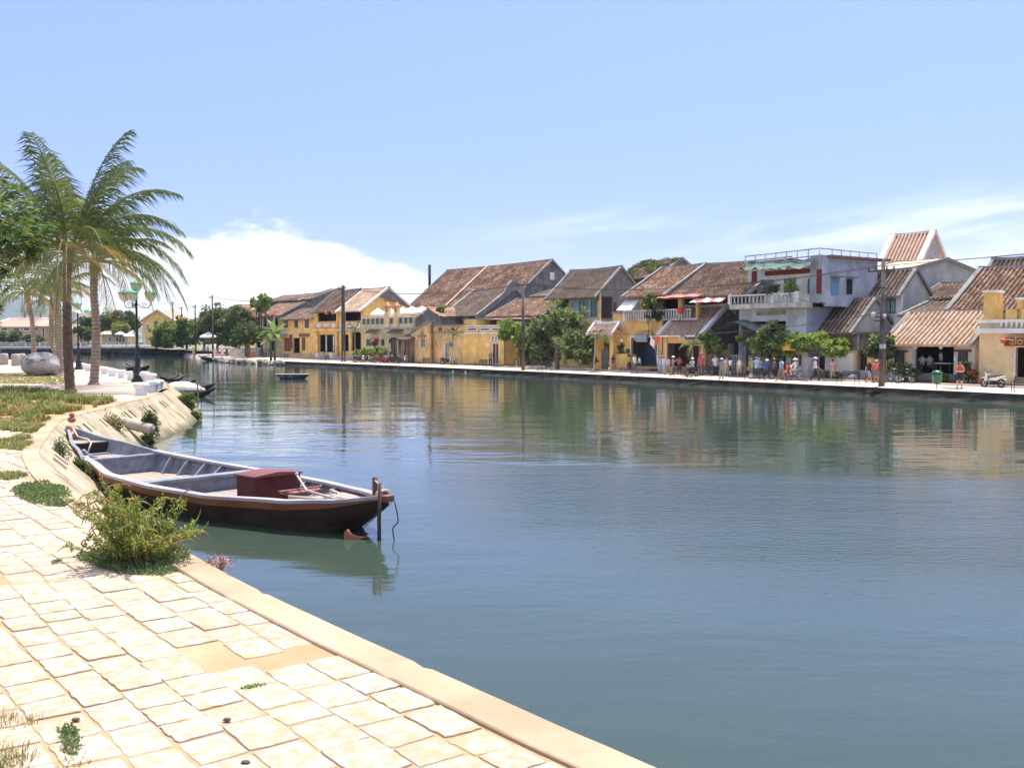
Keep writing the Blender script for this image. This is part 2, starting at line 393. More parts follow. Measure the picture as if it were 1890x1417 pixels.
# resample outer line evenly
def resample(P,step):
    o=[P[0]];acc=0
    for a_,b_ in zip(P,P[1:]):
        L=(b_-a_).length;d=step-acc
        while d<=L: o.append(a_+(b_-a_)*(d/L));d+=step
        acc=(acc+L)%step
    return o
# kerb cast in lengths, with joints, worn arrises and a little sag
KO=resample(OUT,.12);KI=offset_line(KO,.34)
k=MB();n=len(KO);vs=[]
for q_,(a_,b_) in enumerate(zip(KO,KI)):
    jt=-.016 if q_%23==0 else 0
    w1=.010*noise.noise(Vector((q_*.31,0,0)));w2=.012*noise.noise(Vector((q_*.27,5,0)));zz=.006*noise.noise(Vector((q_*.06,9,0)))+jt
    chip=.02 if noise.noise(Vector((q_*.23,3,7)))>.45 else 0
    o1=a_+(b_-a_)*(.03+w1+chip);o2=b_+(a_-b_)*(.03+w2)
    vs+=[a_+Vector((0,0,-.03)),Vector((o1.x,o1.y,KZ+zz)),Vector((o2.x,o2.y,KZ+zz)),b_+Vector((0,0,-.012+jt)),b_+Vector((0,0,-.2))]
fs=[]
for i in range(n-1):
    for q in range(4): fs.append((i*5+q,(i+1)*5+q,(i+1)*5+q+1,i*5+q+1))
k.add(vs,fs);tag(k.build('kerb',kerbm),kind='structure')
# sloping revetment with weep slots
FOOT=offset_line(OUT,-1.35);rv=MB()
revm=plaster('revetment_concrete',(.44,.355,.245),(.17,.14,.095),.75,off=8,edge=(.34,.50));algae(revm,.02,.30,(.075,.08,.04));slotm=mat('slot_shadow_soil',(.05,.04,.03),1,.2)
def lerp(a,b,t): return a+(b-a)*t
O2=resample(OUT,.25);F2=offset_line(O2,-1.45)
# smooth foot
for _ in range(6): F2=[F2[0]]+[(F2[i-1]+F2[i]*2+F2[i+1])/4 for i in range(1,len(F2)-1)]+[F2[-1]]
zs=[0,.14,.17,.36,.42,.55,.60,.77,.84,1.12]
n=len(O2)
def rp(i,q):
    a_=O2[i]+Vector((0,0,-.02));b_=F2[i].copy();b_.z=0.
    nn=(b_-a_).normalized().cross(Vector((O2[min(i+1,n-1)]-O2[max(i-1,0)])).normalized())
    if nn.z<0: nn=-nn
    return a_+(b_-a_)*zs[q]+nn*((.0 if i%3 else -.025)+.012*noise.noise(Vector((i*.7,q*2.,4))))
for i in range(n-1):
    for q in range(len(zs)-1):
        A,B,C,D=rp(i,q),rp(i+1,q),rp(i+1,q+1),rp(i,q+1)
        ph=i%12
        slot=((q==2 and ph in(1,3,6,8)) or (q==6 and ph in(5,7) and (i//12)%2))
        if slot and i>20:
            nrm=(B-A).cross(D-A).normalized();
            if nrm.z<0: nrm=-nrm
            # narrow slot in the middle of the cell
            e=[lerp(A,B,.12),lerp(A,B,.66),lerp(D,C,.66),lerp(D,C,.12)]
            f_=[p-nrm*.13 for p in e]
            rv.add([A,e[0],e[3],D],[(0,1,2,3)]);rv.add([e[1],B,C,e[2]],[(0,1,2,3)])
            for z_ in range(4): rv.add([e[z_],e[(z_+1)%4],f_[(z_+1)%4],f_[z_]],[(0,1,2,3)])
            rv.add(f_,[(0,1,2,3)],1)
        else: rv.add([A,B,C,D],[(0,1,2,3)])
# end cap round the tip and the outer bank beyond it
capf=[G(356,777,0.),G(352,765,-.05),Vector((TIPc[6].x+2.3,TIPc[6].y+1.,-.1))]
tl=[O2[-1]]+TIPc
tf=[F2[-1]*1.]
for i,p in enumerate(TIPc):
    d=(TIPc[min(i+1,len(TIPc)-1)]-TIPc[max(i-1,0)]);d.z=0;d.normalize();q=p+Vector((d.y,-d.x,0))*(1.6 if i<12 else 1.9);q.z=-.05;tf.append(q)
tf[0].z=0
for i in range(len(tl)-1):
    for a0,a1 in ((0,.25),(.25,.5),(.5,.75),(.75,1.1)):
        rv.add([lerp(tl[i],tf[i],a0),lerp(tl[i+1],tf[i+1],a0),lerp(tl[i+1],tf[i+1],a1),lerp(tl[i],tf[i],a1)],[(0,1,2,3)])
tag(rv.build('embankment',[revm,slotm]),kind='structure')
# near ground: sand, dirt, with grass growing through
gm,nt,bs=new_mat('sandy_ground');bs.inputs['Roughness'].default_value=.97;bs.inputs['Specular IOR Level'].default_value=.1
c=ramp(nt,noise_node(nt,.7,7,.7),[(.32,(.34,.225,.125)),(.55,(.41,.285,.165)),(.72,(.46,.34,.22))])
c=mixc(nt,ramp(nt,noise_node(nt,40,3),[(.35,.25),(.6,0.)]),c,(.35,.22,.12))
nt.links.new(c,bs.inputs['Base Color']);bump(nt,bs,noise_node(nt,18,8,.7),.6,.02)
sg=MB();poly=INN[::1]+[TIPc[0]+Vector((-.3,0,0))]+TIPc[1:]
pts=[Vector((p.x,p.y,PZ)) for p in poly]+[Vector((-400,110,PZ)),Vector((-400,-40,PZ)),Vector((14,-40,PZ))]
from mathutils.geometry import tessellate_polygon
sg.add(pts,[tuple(t) for t in tessellate_polygon([pts])])
tag(sg.build('sandy_ground',gm),kind='structure')
def inside(x,y):
    c=False;n=len(pts);j=n-1
    for i in range(n):
        a,b=pts[i],pts[j]
        if (a.y>y)!=(b.y>y) and x<(b.x-a.x)*(y-a.y)/(b.y-a.y)+a.x: c=not c
        j=i
    return c
def dline(x,y,P=INN):
    return min((p.x-x)**2+(p.y-y)**2 for p in P)**.5
# --- stone paving: individually shaped slabs laid in sand
pm,nt,bs=new_mat('paving_slab');bs.inputs['Roughness'].default_value=.9;bs.inputs['Specular IOR Level'].default_value=.15
c=ramp(nt,noise_node(nt,.9,3,.6),[(.3,(.38,.33,.29)),(.7,(.54,.485,.435))])
c=mixc(nt,ramp(nt,noise_node(nt,9,6,.7),[(.42,.9),(.60,0.)]),c,(.40,.28,.165))
c=mixc(nt,ramp(nt,noise_node(nt,120,2),[(.3,.35),(.5,0.)]),c,(.36,.33,.30))
nt.links.new(c,bs.inputs['Base Color']);bump(nt,bs,noise_node(nt,30,6,.7),.5,.012)
sl_=MB();du=Vector((-.607,.795,0));dn=Vector((-.795,-.607,0))   # along the kerb, away from it
org=G(1215,1417,PZ)
random.seed(11)
GREENS=[]
row=0;x=.36-8*.316
def slab(c0,w,l,tilt,z):
    """irregular slab outline with slightly rounded worn edge"""
    P=[];hw,hl=w/2,l/2
    C_=[(-hl+ru(-.006,.018),-hw+ru(-.006,.012)),(hl-ru(-.006,.018),-hw+ru(-.006,.012)),(hl-ru(-.006,.018),hw-ru(-.006,.012)),(-hl+ru(-.006,.018),hw-ru(-.006,.012))]
    for q in range(4):
        (a0,b0),(a1,b1)=C_[q],C_[(q+1)%4];n_=6
        for k in range(n_):
            f=k/n_;a=a0+(a1-a0)*f;b=b0+(b1-b0)*f;e_=.975 if k==0 else 1.
            j_=.009*noise.noise(Vector((c0.x*9+a*14,c0.y*9+b*14,2)))+.006*ru(-1,1)
            P.append(c0+du*(a*e_+j_)+dn*(b*e_+j_*(1 if q%2 else -1)))
    tx,ty=ru(-tilt,tilt),ru(-tilt,tilt)
    top=[];rim=[]
    for p in P:
        q=p-c0;zz=z+q.dot(du)*tx+q.dot(dn)*ty
        rim.append(Vector((p.x,p.y,PZ+zz-.004)));top.append(Vector((c0.x+q.x*.985,c0.y+q.y*.985,PZ+zz)))
    bot=[Vector((p.x,p.y,PZ-.03)) for p in rim];n=len(P)
    vs=top+rim+bot;fs=[tuple(range(n))]+[(n+i,n+(i+1)%n,(i+1)%n,i) for i in range(n)]+[(2*n+i,2*n+(i+1)%n,n+(i+1)%n,n+i) for i in range(n)]
    sl_.add(vs,fs)
while x<26:
    w_=.302 if x<.3 else ru(.275,.335);y=-7+ru(0,.4)
    while y<34:
        l_=ru(.30,.50)
        wob=.08*math.sin(y*.35+1)+.08*noise.noise(Vector((y*.5,row*.12,3)))
        c0=org+du*(y+l_/2)+dn*(x+w_/2+wob)
        y+=l_+ru(.004,.02)
        if c0.y<3.5 or not (inside(c0.x,c0.y) or dline(c0.x,c0.y)<.10): continue
        far_=c0.y>30
        d=dline(c0.x,c0.y)
        pr=noise.noise(Vector((c0.x*.45,c0.y*.45,5)))
        # sand has drifted over the strip beside the kerb near the bush and over odd slabs
        dd=(c0-G(470,1105,PZ)).length
        if (dd<.7 and rnd()<.25) or rnd()<.006: continue
        if pr>.5 and rnd()<.3: continue
        slab(c0,w_,l_,.010,ru(.003,.014))
    x+=w_+.014;row+=1
tag(sl_.build('paving',pm),kind='structure')
# promenade paving farther up the near bank (laid flags, weathered)
fm,nt,bs=new_mat('flagstones');bs.inputs['Roughness'].default_value=.95
br=nt.nodes.new('ShaderNodeTexBrick');tc=nt.nodes.new('ShaderNodeTexCoord');nt.links.new(tc.outputs['Object'],br.inputs[0])
br.inputs['Scale'].default_value=1;br.inputs['Brick Width'].default_value=.55;br.inputs['Row Height'].default_value=.4;br.inputs['Mortar Size'].default_value=.03
br.inputs[1].default_value=(.52,.43,.36,1);br.inputs[2].default_value=(.46,.37,.30,1);br.inputs[3].default_value=(.48,.35,.24,1)
c=mixc(nt,ramp(nt,noise_node(nt,.6,6),[(.4,.0),(.7,.6)]),br.outputs[0],(.58,.42,.28))
nt.links.new(c,bs.inputs['Base Color'])
ff=MB();pp=[G(x,y,PZ+.006) for x,y in [(-60,732),(60,733),(130,737),(215,741),(262,737),(290,727)]]+[p+Vector((-.6,-.3,-.054)) for p in TIPc[:-2]]+[G(-400,668,PZ+.006),G(-300,735,PZ+.006)]
pp=[Vector((p.x,p.y,PZ+.006)) for p in pp]
ff.add(pp,[tuple(t) for t in tessellate_polygon([pp])])
tag(ff.build('pavement',fm),kind='structure')
# ================================================================ BRIDGE
bcon=plaster('bridge_concrete',(.55,.52,.47),(.07,.06,.05),.7,off=2,edge=(.35,.55))
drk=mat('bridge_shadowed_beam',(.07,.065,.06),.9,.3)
A=AY(341,640,238);B=AY(-140,640,205)
A.z=B.z=0;dv=(B-A);BL=dv.length;ang=math.atan2(dv.y,dv.x)
br_=empty('footbridge',A,'low concrete bridge on paired piles crossing the river at far left','bridge',ang)
b=MB();b.box(-3,BL,-2.2,2.2,1.55,1.95);b.box(-3,BL,-2.45,-2.2,1.75,2.1);b.build('deck',bcon,br_)
b=MB();b.box(-1,BL,-1.9,-1.5,.95,1.55);b.box(-1,BL,1.5,1.9,.95,1.55);b.build('beam',drk,br_)
x=4
while x<BL:
    b=MB()
    for yy in (-1.7,1.7): b.box(x-.25,x+.25,yy-.25,yy+.25,-1.5,.8);b.box(x+1.3,x+1.8,yy-.25,yy+.25,-1.5,.8)
    b.box(x-.5,x+2.0,-2.1,2.1,.7,1.0);b.build('pier',drk,br_);x+=11.2
b=MB();b.box(34,43,-2,2,-1,.94);b.build('abutment',drk,br_);b=MB();b.box(-10,-1,-2.3,2.3,-1,1.54);b.build('abutment',drk,br_)
for yy in (-2.3,2.3):
    b=MB();x=0
    while x<BL: b.box(x-.09,x+.09,yy-.07,yy+.07,1.9,2.85);x+=2.8
    b.box(-2,BL,yy-.06,yy+.06,2.78,2.9);b.box(-2,BL,yy-.04,yy+.04,2.35,2.43);b.build('railing',mat('railing_paint',(.62,.60,.56),.8,.2,1.),br_)
# ================================================================ HOUSES
T_BROWN=tilemat('tile_brown',(.075,.052,.040),(.170,.113,.085),(.50,.36,.27),(.40,.54,.72))
T_RUST=tilemat('tile_rust',(.085,.050,.036),(.205,.118,.080),(.62,.42,.30),(.38,.52,.66),off=7)
T_GREY=tilemat('tile_greybrown',(.095,.072,.057),(.195,.142,.107),(.42,.32,.24),(.38,.54,.74),off=13)
T_PEACH=tilemat('tile_peach',(.24,.15,.10),(.47,.32,.22),(.72,.55,.41),(.32,.48,.66),off=21)
T_SALMON=tilemat('tile_salmon',(.55,.35,.23),(.72,.50,.36),(.80,.60,.46),(.28,.48,.72),off=27)
P_YEL=plaster('plaster_yellow',(.80,.52,.165),(.30,.21,.11),.6,off=0,edge=(.42,.60))
P_YELD=plaster('plaster_yellow_stained',(.74,.50,.20),(.17,.14,.10),.75,off=40,edge=(.36,.54))
P_PALE=plaster('plaster_pale_yellow',(.66,.57,.33),(.30,.27,.18),.5,off=5,edge=(.4,.62))
P_CREAM=plaster('plaster_cream',(.80,.60,.31),(.50,.40,.26),.4,off=6,edge=(.4,.64))
P_GREY=plaster('plaster_grey',(.22,.205,.19),(.07,.068,.062),.75,off=11,edge=(.35,.54))
P_DARK=plaster('plaster_dark_stained',(.23,.19,.13),(.035,.032,.028),.9,off=15,edge=(.34,.50))
P_LGREY=plaster('plaster_light_grey',(.44,.42,.39),(.2,.19,.17),.5,off=17,edge=(.4,.6))
P_WHITE=plaster('plaster_white',(.74,.73,.70),(.38,.35,.30),.4,off=19,edge=(.4,.66))
P_OWHITE=plaster('plaster_offwhite_stained',(.62,.56,.46),(.20,.17,.13),.7,off=23,edge=(.36,.56))
P_BLUEG=plaster('plaster_bluegrey',(.42,.44,.49),(.22,.22,.22),.5,off=25,edge=(.4,.6))
M_TRIM=plaster('trim_white',(.78,.76,.73),(.42,.4,.36),.3,off=29,edge=(.4,.66))
M_TRIMG=plaster('trim_grey',(.27,.255,.235),(.09,.085,.08),.7,off=31,edge=(.36,.56))
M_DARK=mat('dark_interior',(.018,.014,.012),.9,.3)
M_WOOD=mat('dark_wood',(.085,.045,.030),.75,.3,4)
M_WOOD2=mat('brown_wood',(.20,.10,.06),.75,.3,4)
M_GLASS=mat('window_glass',(.05,.06,.06),.12,.2)
M_TEAL=mat('teal_shutter',(.27,.43,.45),.7,.15,3)
M_GRN=mat('grey_green_shutter',(.10,.13,.115),.7,.2,3)
M_BLU=mat('grey_blue_shutter',(.20,.23,.29),.7,.12,3)
M_REDB=mat('red_brick_panel',(.22,.035,.03),.85,.25,5)
M_MET=mat('rusty_metal_sheet',(.22,.11,.08),.8,.35,2)
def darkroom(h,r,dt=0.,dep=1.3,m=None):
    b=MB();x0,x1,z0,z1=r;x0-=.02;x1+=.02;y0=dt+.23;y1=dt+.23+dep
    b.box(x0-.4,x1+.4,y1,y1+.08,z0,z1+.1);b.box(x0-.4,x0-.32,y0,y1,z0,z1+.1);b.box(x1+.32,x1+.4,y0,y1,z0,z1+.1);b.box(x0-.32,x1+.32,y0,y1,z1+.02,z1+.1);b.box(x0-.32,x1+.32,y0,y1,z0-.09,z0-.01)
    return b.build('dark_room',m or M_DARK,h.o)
class H:
    def __init__(s,name,label,cat,px,py,t,zb=.74,px2=None):
        s.t=t;s.s0=SV(px,py,t)[0];s.zb=zb
        s.o=empty(name,WP(s.s0,t,zb),label,cat,TH)
    def L(s,px,py,dt=0.):
        a,z=SV(px,py,s.t+dt);return Vector((a-s.s0,dt,z-s.zb))
    def rect(s,x0,y0,x1,y1,dt=0.):
        yc=(y0+y1)/2;xc=(x0+x1)/2
        a=s.L(x0,yc,dt).x;b=s.L(x1,yc,dt).x
        return a,b,s.L(xc,y1,dt).z,s.L(xc,y0,dt).z
    def gable(s,x,px,py):
        """depth and height (local) of the point seen at px,py on the plane of the side wall at local x"""
        t,z=AT(px,py,s.s0+x);return t-s.t,z-s.zb
    def wall(s,x0,x1,z0,z1,m,holes=(),dt=0.,th=.22,name='wall',mb=None):
        xs=sorted({x0,x1,*[min(max(q,x0),x1) for h in holes for q in h[:2]]});zs=sorted({z0,z1,*[min(max(q,z0),z1) for h in holes for q in h[2:4]]})
        b=mb or MB()
        def solid(i,j):
            if not(0<=i<len(xs)-1 and 0<=j<len(zs)-1): return False
            cx=(xs[i]+xs[i+1])/2;cz=(zs[j]+zs[j+1])/2
            return not any(h[0]<cx<h[1] and h[2]<cz<h[3] for h in holes)
        for i in range(len(xs)-1):
            for j in range(len(zs)-1):
                if not solid(i,j): continue
                a,c,d,e=xs[i],xs[i+1],zs[j],zs[j+1]
                b.quad((a,dt,d),(c,dt,d),(c,dt,e),(a,dt,e));b.quad((c,dt+th,d),(a,dt+th,d),(a,dt+th,e),(c,dt+th,e))
                if not solid(i-1,j): b.quad((a,dt+th,d),(a,dt,d),(a,dt,e),(a,dt+th,e))
                if not solid(i+1,j): b.quad((c,dt,d),(c,dt+th,d),(c,dt+th,e),(c,dt,e))
                if not solid(i,j+1): b.quad((a,dt,e),(c,dt,e),(c,dt+th,e),(a,dt+th,e))
                if not solid(i,j-1): b.quad((a,dt+th,d),(c,dt+th,d),(c,dt,d),(a,dt,d))
        if mb is None: return b.build(name,m,s.o)
        return b
    def win(s,r,fm=M_WOOD,pm=M_GLASS,dt=0.,sill=None,bars=1,proud=.03,name='window',trans=0):
        x0,x1,z0,z1=r;f=.07
        b=MB();y0=dt-proud;y1=dt+.10
        b.box(x0,x0+f,y0,y1,z0,z1);b.box(x1-f,x1,y0,y1,z0,z1);b.box(x0+f,x1-f,y0,y1,z1-f,z1);b.box(x0+f,x1-f,y0,y1,z0,z0+f)
        for k in range(bars):
            xm=x0+(x1-x0)*(k+1)/(bars+1);b.box(xm-.03,xm+.03,y0+.02,y1,z0+f,z1-f)
        for k in range(trans):
            zm=z0+(z1-z0)*(k+1)/(trans+1);b.box(x0+f,x1-f,y0+.03,y1-.01,zm-.025,zm+.025)
        w=b.build(name,fm,s.o)
        p=MB();p.box(x0+f*.5,x1-f*.5,dt+.05,dt+.08,z0+f*.5,z1-f*.5);p.build('pane' if pm is M_GLASS else 'shutter',pm,w)
        if sill:
            q=MB();q.box(x0-.12,x1+.12,dt-.14,dt+.05,z0-.12,z0-.003);q.build('sill',sill,w)
        return w
    def box(s,name,x0,x1,y0,y1,z0,z1,m,label=None):
        b=MB();b.box(x0,x1,y0,y1,z0,z1);o=b.build(name,m,s.o)
        if label:o['label']=label
        return o
    def sides(s,x0,x1,z0,zw,d,m,zr=None,yr=None,m2=None,th=.2,back=True,left=True,right=True,y0=.22):
        """side walls with gables, and the back wall"""
        b=MB();yr=d/2 if yr is None else yr
        for x,on in ((x0,left),(x1-th,right)):
            if not on: continue
            P=[(x,y0,z0),(x,d,z0),(x,d,zw)]+([(x,yr,zr)] if zr else [])+[(x,y0,zw+(0 if not zr else (zr-zw)*(y0/yr)))]
            b.prism(P,(th,0,0))
        if back: b.box(x0+th,x1-th,d-.2,d-.001,z0,zw-.02)
        return b.build('side_wall',m,s.o)
def tile_slope(mb,A,B,C,D,pitch=.38,hgt=.13,th=.10,rows=9,mi=0,seed=0):
    """ribbed clay tile from eave A-B up to ridge D-C"""
    A,B,C,D=map(Vector,(A,B,C,D));w=(B-A).length;n=max(2,int(w/pitch));L=((D-A).length)
    nrm=(B-A).cross(D-A).normalized()
    if nrm.z<0: nrm=-nrm
    prof=[(0,0),(.30,.0),(.36,.65),(.52,1.),(.74,.65),(.80,.0)]
    vs=[];cols=[]
    for i in range(n):
        for a,h in prof: cols.append(((i+a)/n,h,i))
    cols.append((1.,0,n))
    rows=max(3,rows)
    for r in range(rows+1):
        v=r/rows
        for u,h,i in cols:
            sag=-.05*math.sin(math.pi*v)*L*.12
            j=noise.noise(Vector((i*1.7+seed,r*2.3,seed)))*.05
            e=0
            if r==0: e=noise.noise(Vector((i*3.1,seed,7)))*.10
            vv=v+e/L
            p=A+(B-A)*u+((D-A)+((C-B)-(D-A))*u)*vv
            vs.append(p+nrm*(h*hgt+j+sag+th*0+ (.05*noise.noise(Vector((u*w*.25,v*3,seed+9))))))
    m=len(cols);fg=[] ;fs=[(r*m+k,r*m+k+1,(r+1)*m+k+1,(r+1)*m+k) for r in range(rows) for k in range(m-1)]
    b0=len(mb.v);mb.v.extend([tuple(p) for p in vs])
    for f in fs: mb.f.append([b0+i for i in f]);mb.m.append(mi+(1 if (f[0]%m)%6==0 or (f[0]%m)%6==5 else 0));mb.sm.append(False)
    dn=nrm*-th
    mb.add([A+dn,B+dn,C+dn,D+dn],[(0,1,2,3)],mi)
    fr=[vs[k] for k in range(m)]+[A+dn+(B-A)*cols[k][0] for k in range(m)]
    mb.add(fr,[(k,m+k,m+k+1,k+1) for k in range(m-1)],mi)
    for P,Q,k0 in ((A,D,0),(B,C,m-1)):
        mb.quad(P+dn,P+nrm*.03,Q+nrm*.03,Q+dn,mi)
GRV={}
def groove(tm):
    """darker copy of the tile material for the channels between the cover tiles"""
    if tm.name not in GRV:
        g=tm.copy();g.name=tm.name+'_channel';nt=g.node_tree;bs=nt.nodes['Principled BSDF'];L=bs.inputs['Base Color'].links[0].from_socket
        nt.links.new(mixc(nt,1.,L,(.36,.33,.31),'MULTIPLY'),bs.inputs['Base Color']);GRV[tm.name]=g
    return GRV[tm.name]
def roof(h,x0,x1,ze,zr,yr,d,tm,y0=0.,oh=.55,ohx=.18,verge=M_TRIMG,vw=.28,vh=.20,ridge=None,seed=0,ribs=True,rh=.22,back=True,label=None,front_line=None,pitch=.38,vl=True,vr=True):
    """gabled roof; ze wall-head height at y0, ridge zr at yr; d back of house"""
    sl=(zr-ze)/(yr-y0);A=(x0-ohx,y0-oh,ze-sl*oh);B=(x1+ohx,y0-oh,ze-sl*oh);C=(x1+ohx,yr,zr);D=(x0-ohx,yr,zr)
    b=MB();tile_slope(b,A,B,C,D,seed=seed,pitch=pitch)
    yb=d+oh*.5;zb=zr-sl*(yb-yr)
    if back: tile_slope(b,(x1+ohx,yb,zb),(x0-ohx,yb,zb),(x0-ohx,yr,zr),(x1+ohx,yr,zr),seed=seed+3,rows=4,pitch=pitch*1.5)
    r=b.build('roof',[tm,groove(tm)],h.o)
    if label: r['label']=label
    # ridge cap, slightly swaybacked
    c=MB();n=8;rm=ridge or verge
    ps=[(x0-ohx-.05+(x1-x0+2*ohx+.1)*i/n,yr,zr+rh*.5-.10*math.sin(math.pi*i/n)+.0) for i in range(n+1)]
    for a,q in zip(ps,ps[1:]):
        c.add([(p[0],p[1]+dy,p[2]+dz) for p in (a,q) for dy,dz in ((-.16,-rh*.6),(-.10,rh*.5),(.10,rh*.5),(.16,-rh*.6))],[(0,1,5,4),(1,2,6,5),(2,3,7,6),(0,3,2,1),(4,5,6,7)])
    c.build('ridge_cap',rm,r)
    # verges
    if vw>0:
        for x,on in ((x0-ohx-.04,vl),(x1+ohx-vw+.04,vr)):
            if not on: continue
            v=MB();lo=ze-sl*oh
            P=[(x,y0-oh-.03,lo-.10),(x,y0-oh-.03,lo+vh*.75),(x,yr,zr+vh),(x,yb,zb+vh),(x,yb,zb-.1),(x,yr,zr-.12)]
            v.prism(P,(vw,0,0));v.build('verge',verge,r)
    return r
def panel(h,name,r,m,dt=-.03,th=.05):
    x0,x1,z0,z1=r;return h.box(name,x0,x1,dt,dt+th,z0,z1,m)
def awning(h,name,x0,x1,z,y,out,drop,m,label=None,th=.04,tk=0):
    b=MB();n=10
    vs=[];
    for i in range(n+1):
        x=x0+(x1-x0)*i/n;s=.05*math.sin(i*1.9)
        vs+=[(x,y,z),(x,y-out*.5,z-drop*.45+s),(x,y-out,z-drop+s*.6)]
    fs=[]
    for i in range(n):
        for q in range(2): fs.append((i*3+q,i*3+q+1,(i+1)*3+q+1,(i+1)*3+q))
    v2=[(a,b_,c-th) for a,b_,c in vs];k=len(vs)
    b.add(vs+v2,fs+[tuple(k+j for j in reversed(f)) for f in fs]+[(2+3*i,5+3*i,k+5+3*i,k+2+3*i) for i in range(n)])
    o=b.build(name,m,h.o)
    if label:o['label']=label
    return o
def simple(name,label,xl,xr,ye,pk,t,tm,wm,zb=.74,D=None,holes=(),verge=M_TRIMG,gm=None,yb=None,vw=.28,oh=.55,fm=M_WOOD,sillm=None,ridge=None,seed=0,cat='house',z0=0,hp=M_GLASS,lpk=None,**kw):
    """plain gabled house: facade xl..xr at depth t, wall head at pixel ye by xr, right gable peak pk"""
    h=H(name,label,cat,xr,ye,t,zb)
    x1=0.;x0=h.L(xl,ye).x;ze=h.L(xr,ye).z
    yr,zr=h.gable(x1,*pk)
    if lpk: yr,zr=h.gable(x0,*lpk)
    elif D: zr=zr if D[1] is None else D[1]-zb;yr=D[0]
    d=2*yr
    hr=[h.rect(*q[:4]) for q in holes]
    h.wall(x0,x1,z0,ze,wm,hr)
    h.sides(x0,x1,z0,ze,d,gm or wm,zr,yr)
    for q,r in zip(holes,hr):
        k=q[4] if len(q)>4 else 'w'
        if k=='w': h.win(r,fm,hp,sill=sillm)
        elif k=='s': h.win(r,M_WOOD,M_GRN,sill=sillm)
        elif k=='d': h.win(r,M_WOOD,M_WOOD2,name='door',bars=1,dt=.08)
        elif k=='o': darkroom(h,r)
    roof(h,x0,x1,ze,zr,yr,d,tm,oh=oh,verge=verge,vw=vw,ridge=ridge,seed=seed,**kw)
    h.x0=x0;h.x1=x1;h.ze=ze;h.zr=zr;h.yr=yr;h.d=d
    return h
def floor_slab(h,x0,x1,d,z,m=None):
    h.box('floor_slab',x0+.21,x1-.21,.23,d-.22,z-.15,z,m or P_GREY)
Z2=lambda x,y:(440+x/5.903,460+y/5.903)
Z3=lambda x,y:(720+x/5.903,460+y/5.903)
Z4=lambda x,y:(1000+x/5.903,460+y/5.903)
Z5=lambda x,y:(1280+x/5.061,440+y/5.061)
Z6=lambda x,y:(1560+x/4.427,420+y/4.427)
def zr_(Z,a): 
    p=Z(a[0],a[1]);q=Z(a[2],a[3]);return (p[0],p[1],q[0],q[1])+tuple(a[4:])
# ---------- H1 lantern-porch restaurant, leftmost of the terrace
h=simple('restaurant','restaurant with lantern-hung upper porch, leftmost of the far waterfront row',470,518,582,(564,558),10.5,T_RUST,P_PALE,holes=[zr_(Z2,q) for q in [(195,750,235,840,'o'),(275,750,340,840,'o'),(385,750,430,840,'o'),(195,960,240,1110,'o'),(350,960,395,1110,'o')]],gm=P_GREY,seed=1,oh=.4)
x0,x1=h.x0,h.x1
z=h.L(495,605).z;h.box('balcony',x0-.1,x1,-1.3,0,z-.3,z,P_OWHITE)
b=MB()
for i in range(5):
    xx=x0+(x1-x0)*i/4;b=MB();b.box(xx-.1,xx+.1,-1.25,-1.05,z,h.ze-.2);b.build('porch_post',P_OWHITE,h.o)
h.box('cornice',x0-.2,x1+.1,-1.4,.0,h.ze-.25,h.ze-.02,P_GREY)
awning(h,'tiled_canopy',x0-.2,x1,h.L(495,613).z,0,1.6,.7,T_BROWN)
for i in range(5):
    xx=x0+(x1-x0)*i/4
    l=MB();l.lathe([(.05,-.32),(.2,-.24),(.28,0),(.2,.24),(.05,.32)],(xx,-1.35,h.ze+.05),8);l.build('lantern',mat('red_lantern',(.6,.06,.03),.6,.2),h.o)
# ---------- H2 yellow shophouse
h=simple('shophouse','small yellow shophouse with three upper shutters and brown tiled roof',518,579,586,(610,566),10.5,T_BROWN,P_YEL,holes=[zr_(Z2,q) for q in [(500,762,540,865,'s'),(612,762,650,858,'s'),(725,760,768,860,'s'),(595,965,668,1130,'o'),(690,960,730,1100,'d'),(500,965,575,1110,'d')]],sillm=M_TRIM,seed=2,D=(3.6,None))
b=MB();r=h.rect(*zr_(Z2,(665,918,775,955)));panel(h,'shop_sign',r,M_WOOD2,-.12,.08)
r=h.rect(*zr_(Z2,(562,930,590,1085)));panel(h,'shop_sign',r,mat('maroon_sign',(.2,.05,.05),.6),-.12,.08)
awning(h,'awning',h.L(*Z2(465,930)).x,h.L(*Z2(545,930)).x,h.L(*Z2(500,925)).z,0,1.2,.4,mat('blue_canvas',(.22,.30,.42),.8))
# ---------- H3 + H4 yellow restaurant in two bays
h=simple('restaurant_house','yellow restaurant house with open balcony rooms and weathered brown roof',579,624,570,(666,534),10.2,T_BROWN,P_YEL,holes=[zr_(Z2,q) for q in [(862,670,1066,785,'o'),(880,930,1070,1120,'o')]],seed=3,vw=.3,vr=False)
r=h.rect(*zr_(Z2,(840,793,1090,862)));panel(h,'balcony_panel',r,mat('orange_trim',(.70,.36,.13),.8),-.06,.07)
for q in [(860,808,902,858),(935,812,990,845),(1020,808,1062,858)]: panel(h,'balustrade',h.rect(*zr_(Z2,q)),mat('pale_blue_panel',(.62,.64,.66),.8),-.10,.05)
r=h.rect(*zr_(Z2,(825,865,1090,893)));h.box('ledge',r[0],r[1],-.35,.0,r[2],r[3],P_YEL)
for q in [(840,910,880,1120),(1070,910,1090,1120)]:
    r=h.rect(*zr_(Z2,q));h.box('column',r[0],r[1],-.3,-.003,0,r[3],P_YEL)
for q in [(930,940,940,1110),(1010,940,1020,1110)]:
    r=h.rect(*zr_(Z2,q));h.box('curtain',r[0],r[1],.3,.4,r[2],r[3],P_WHITE)
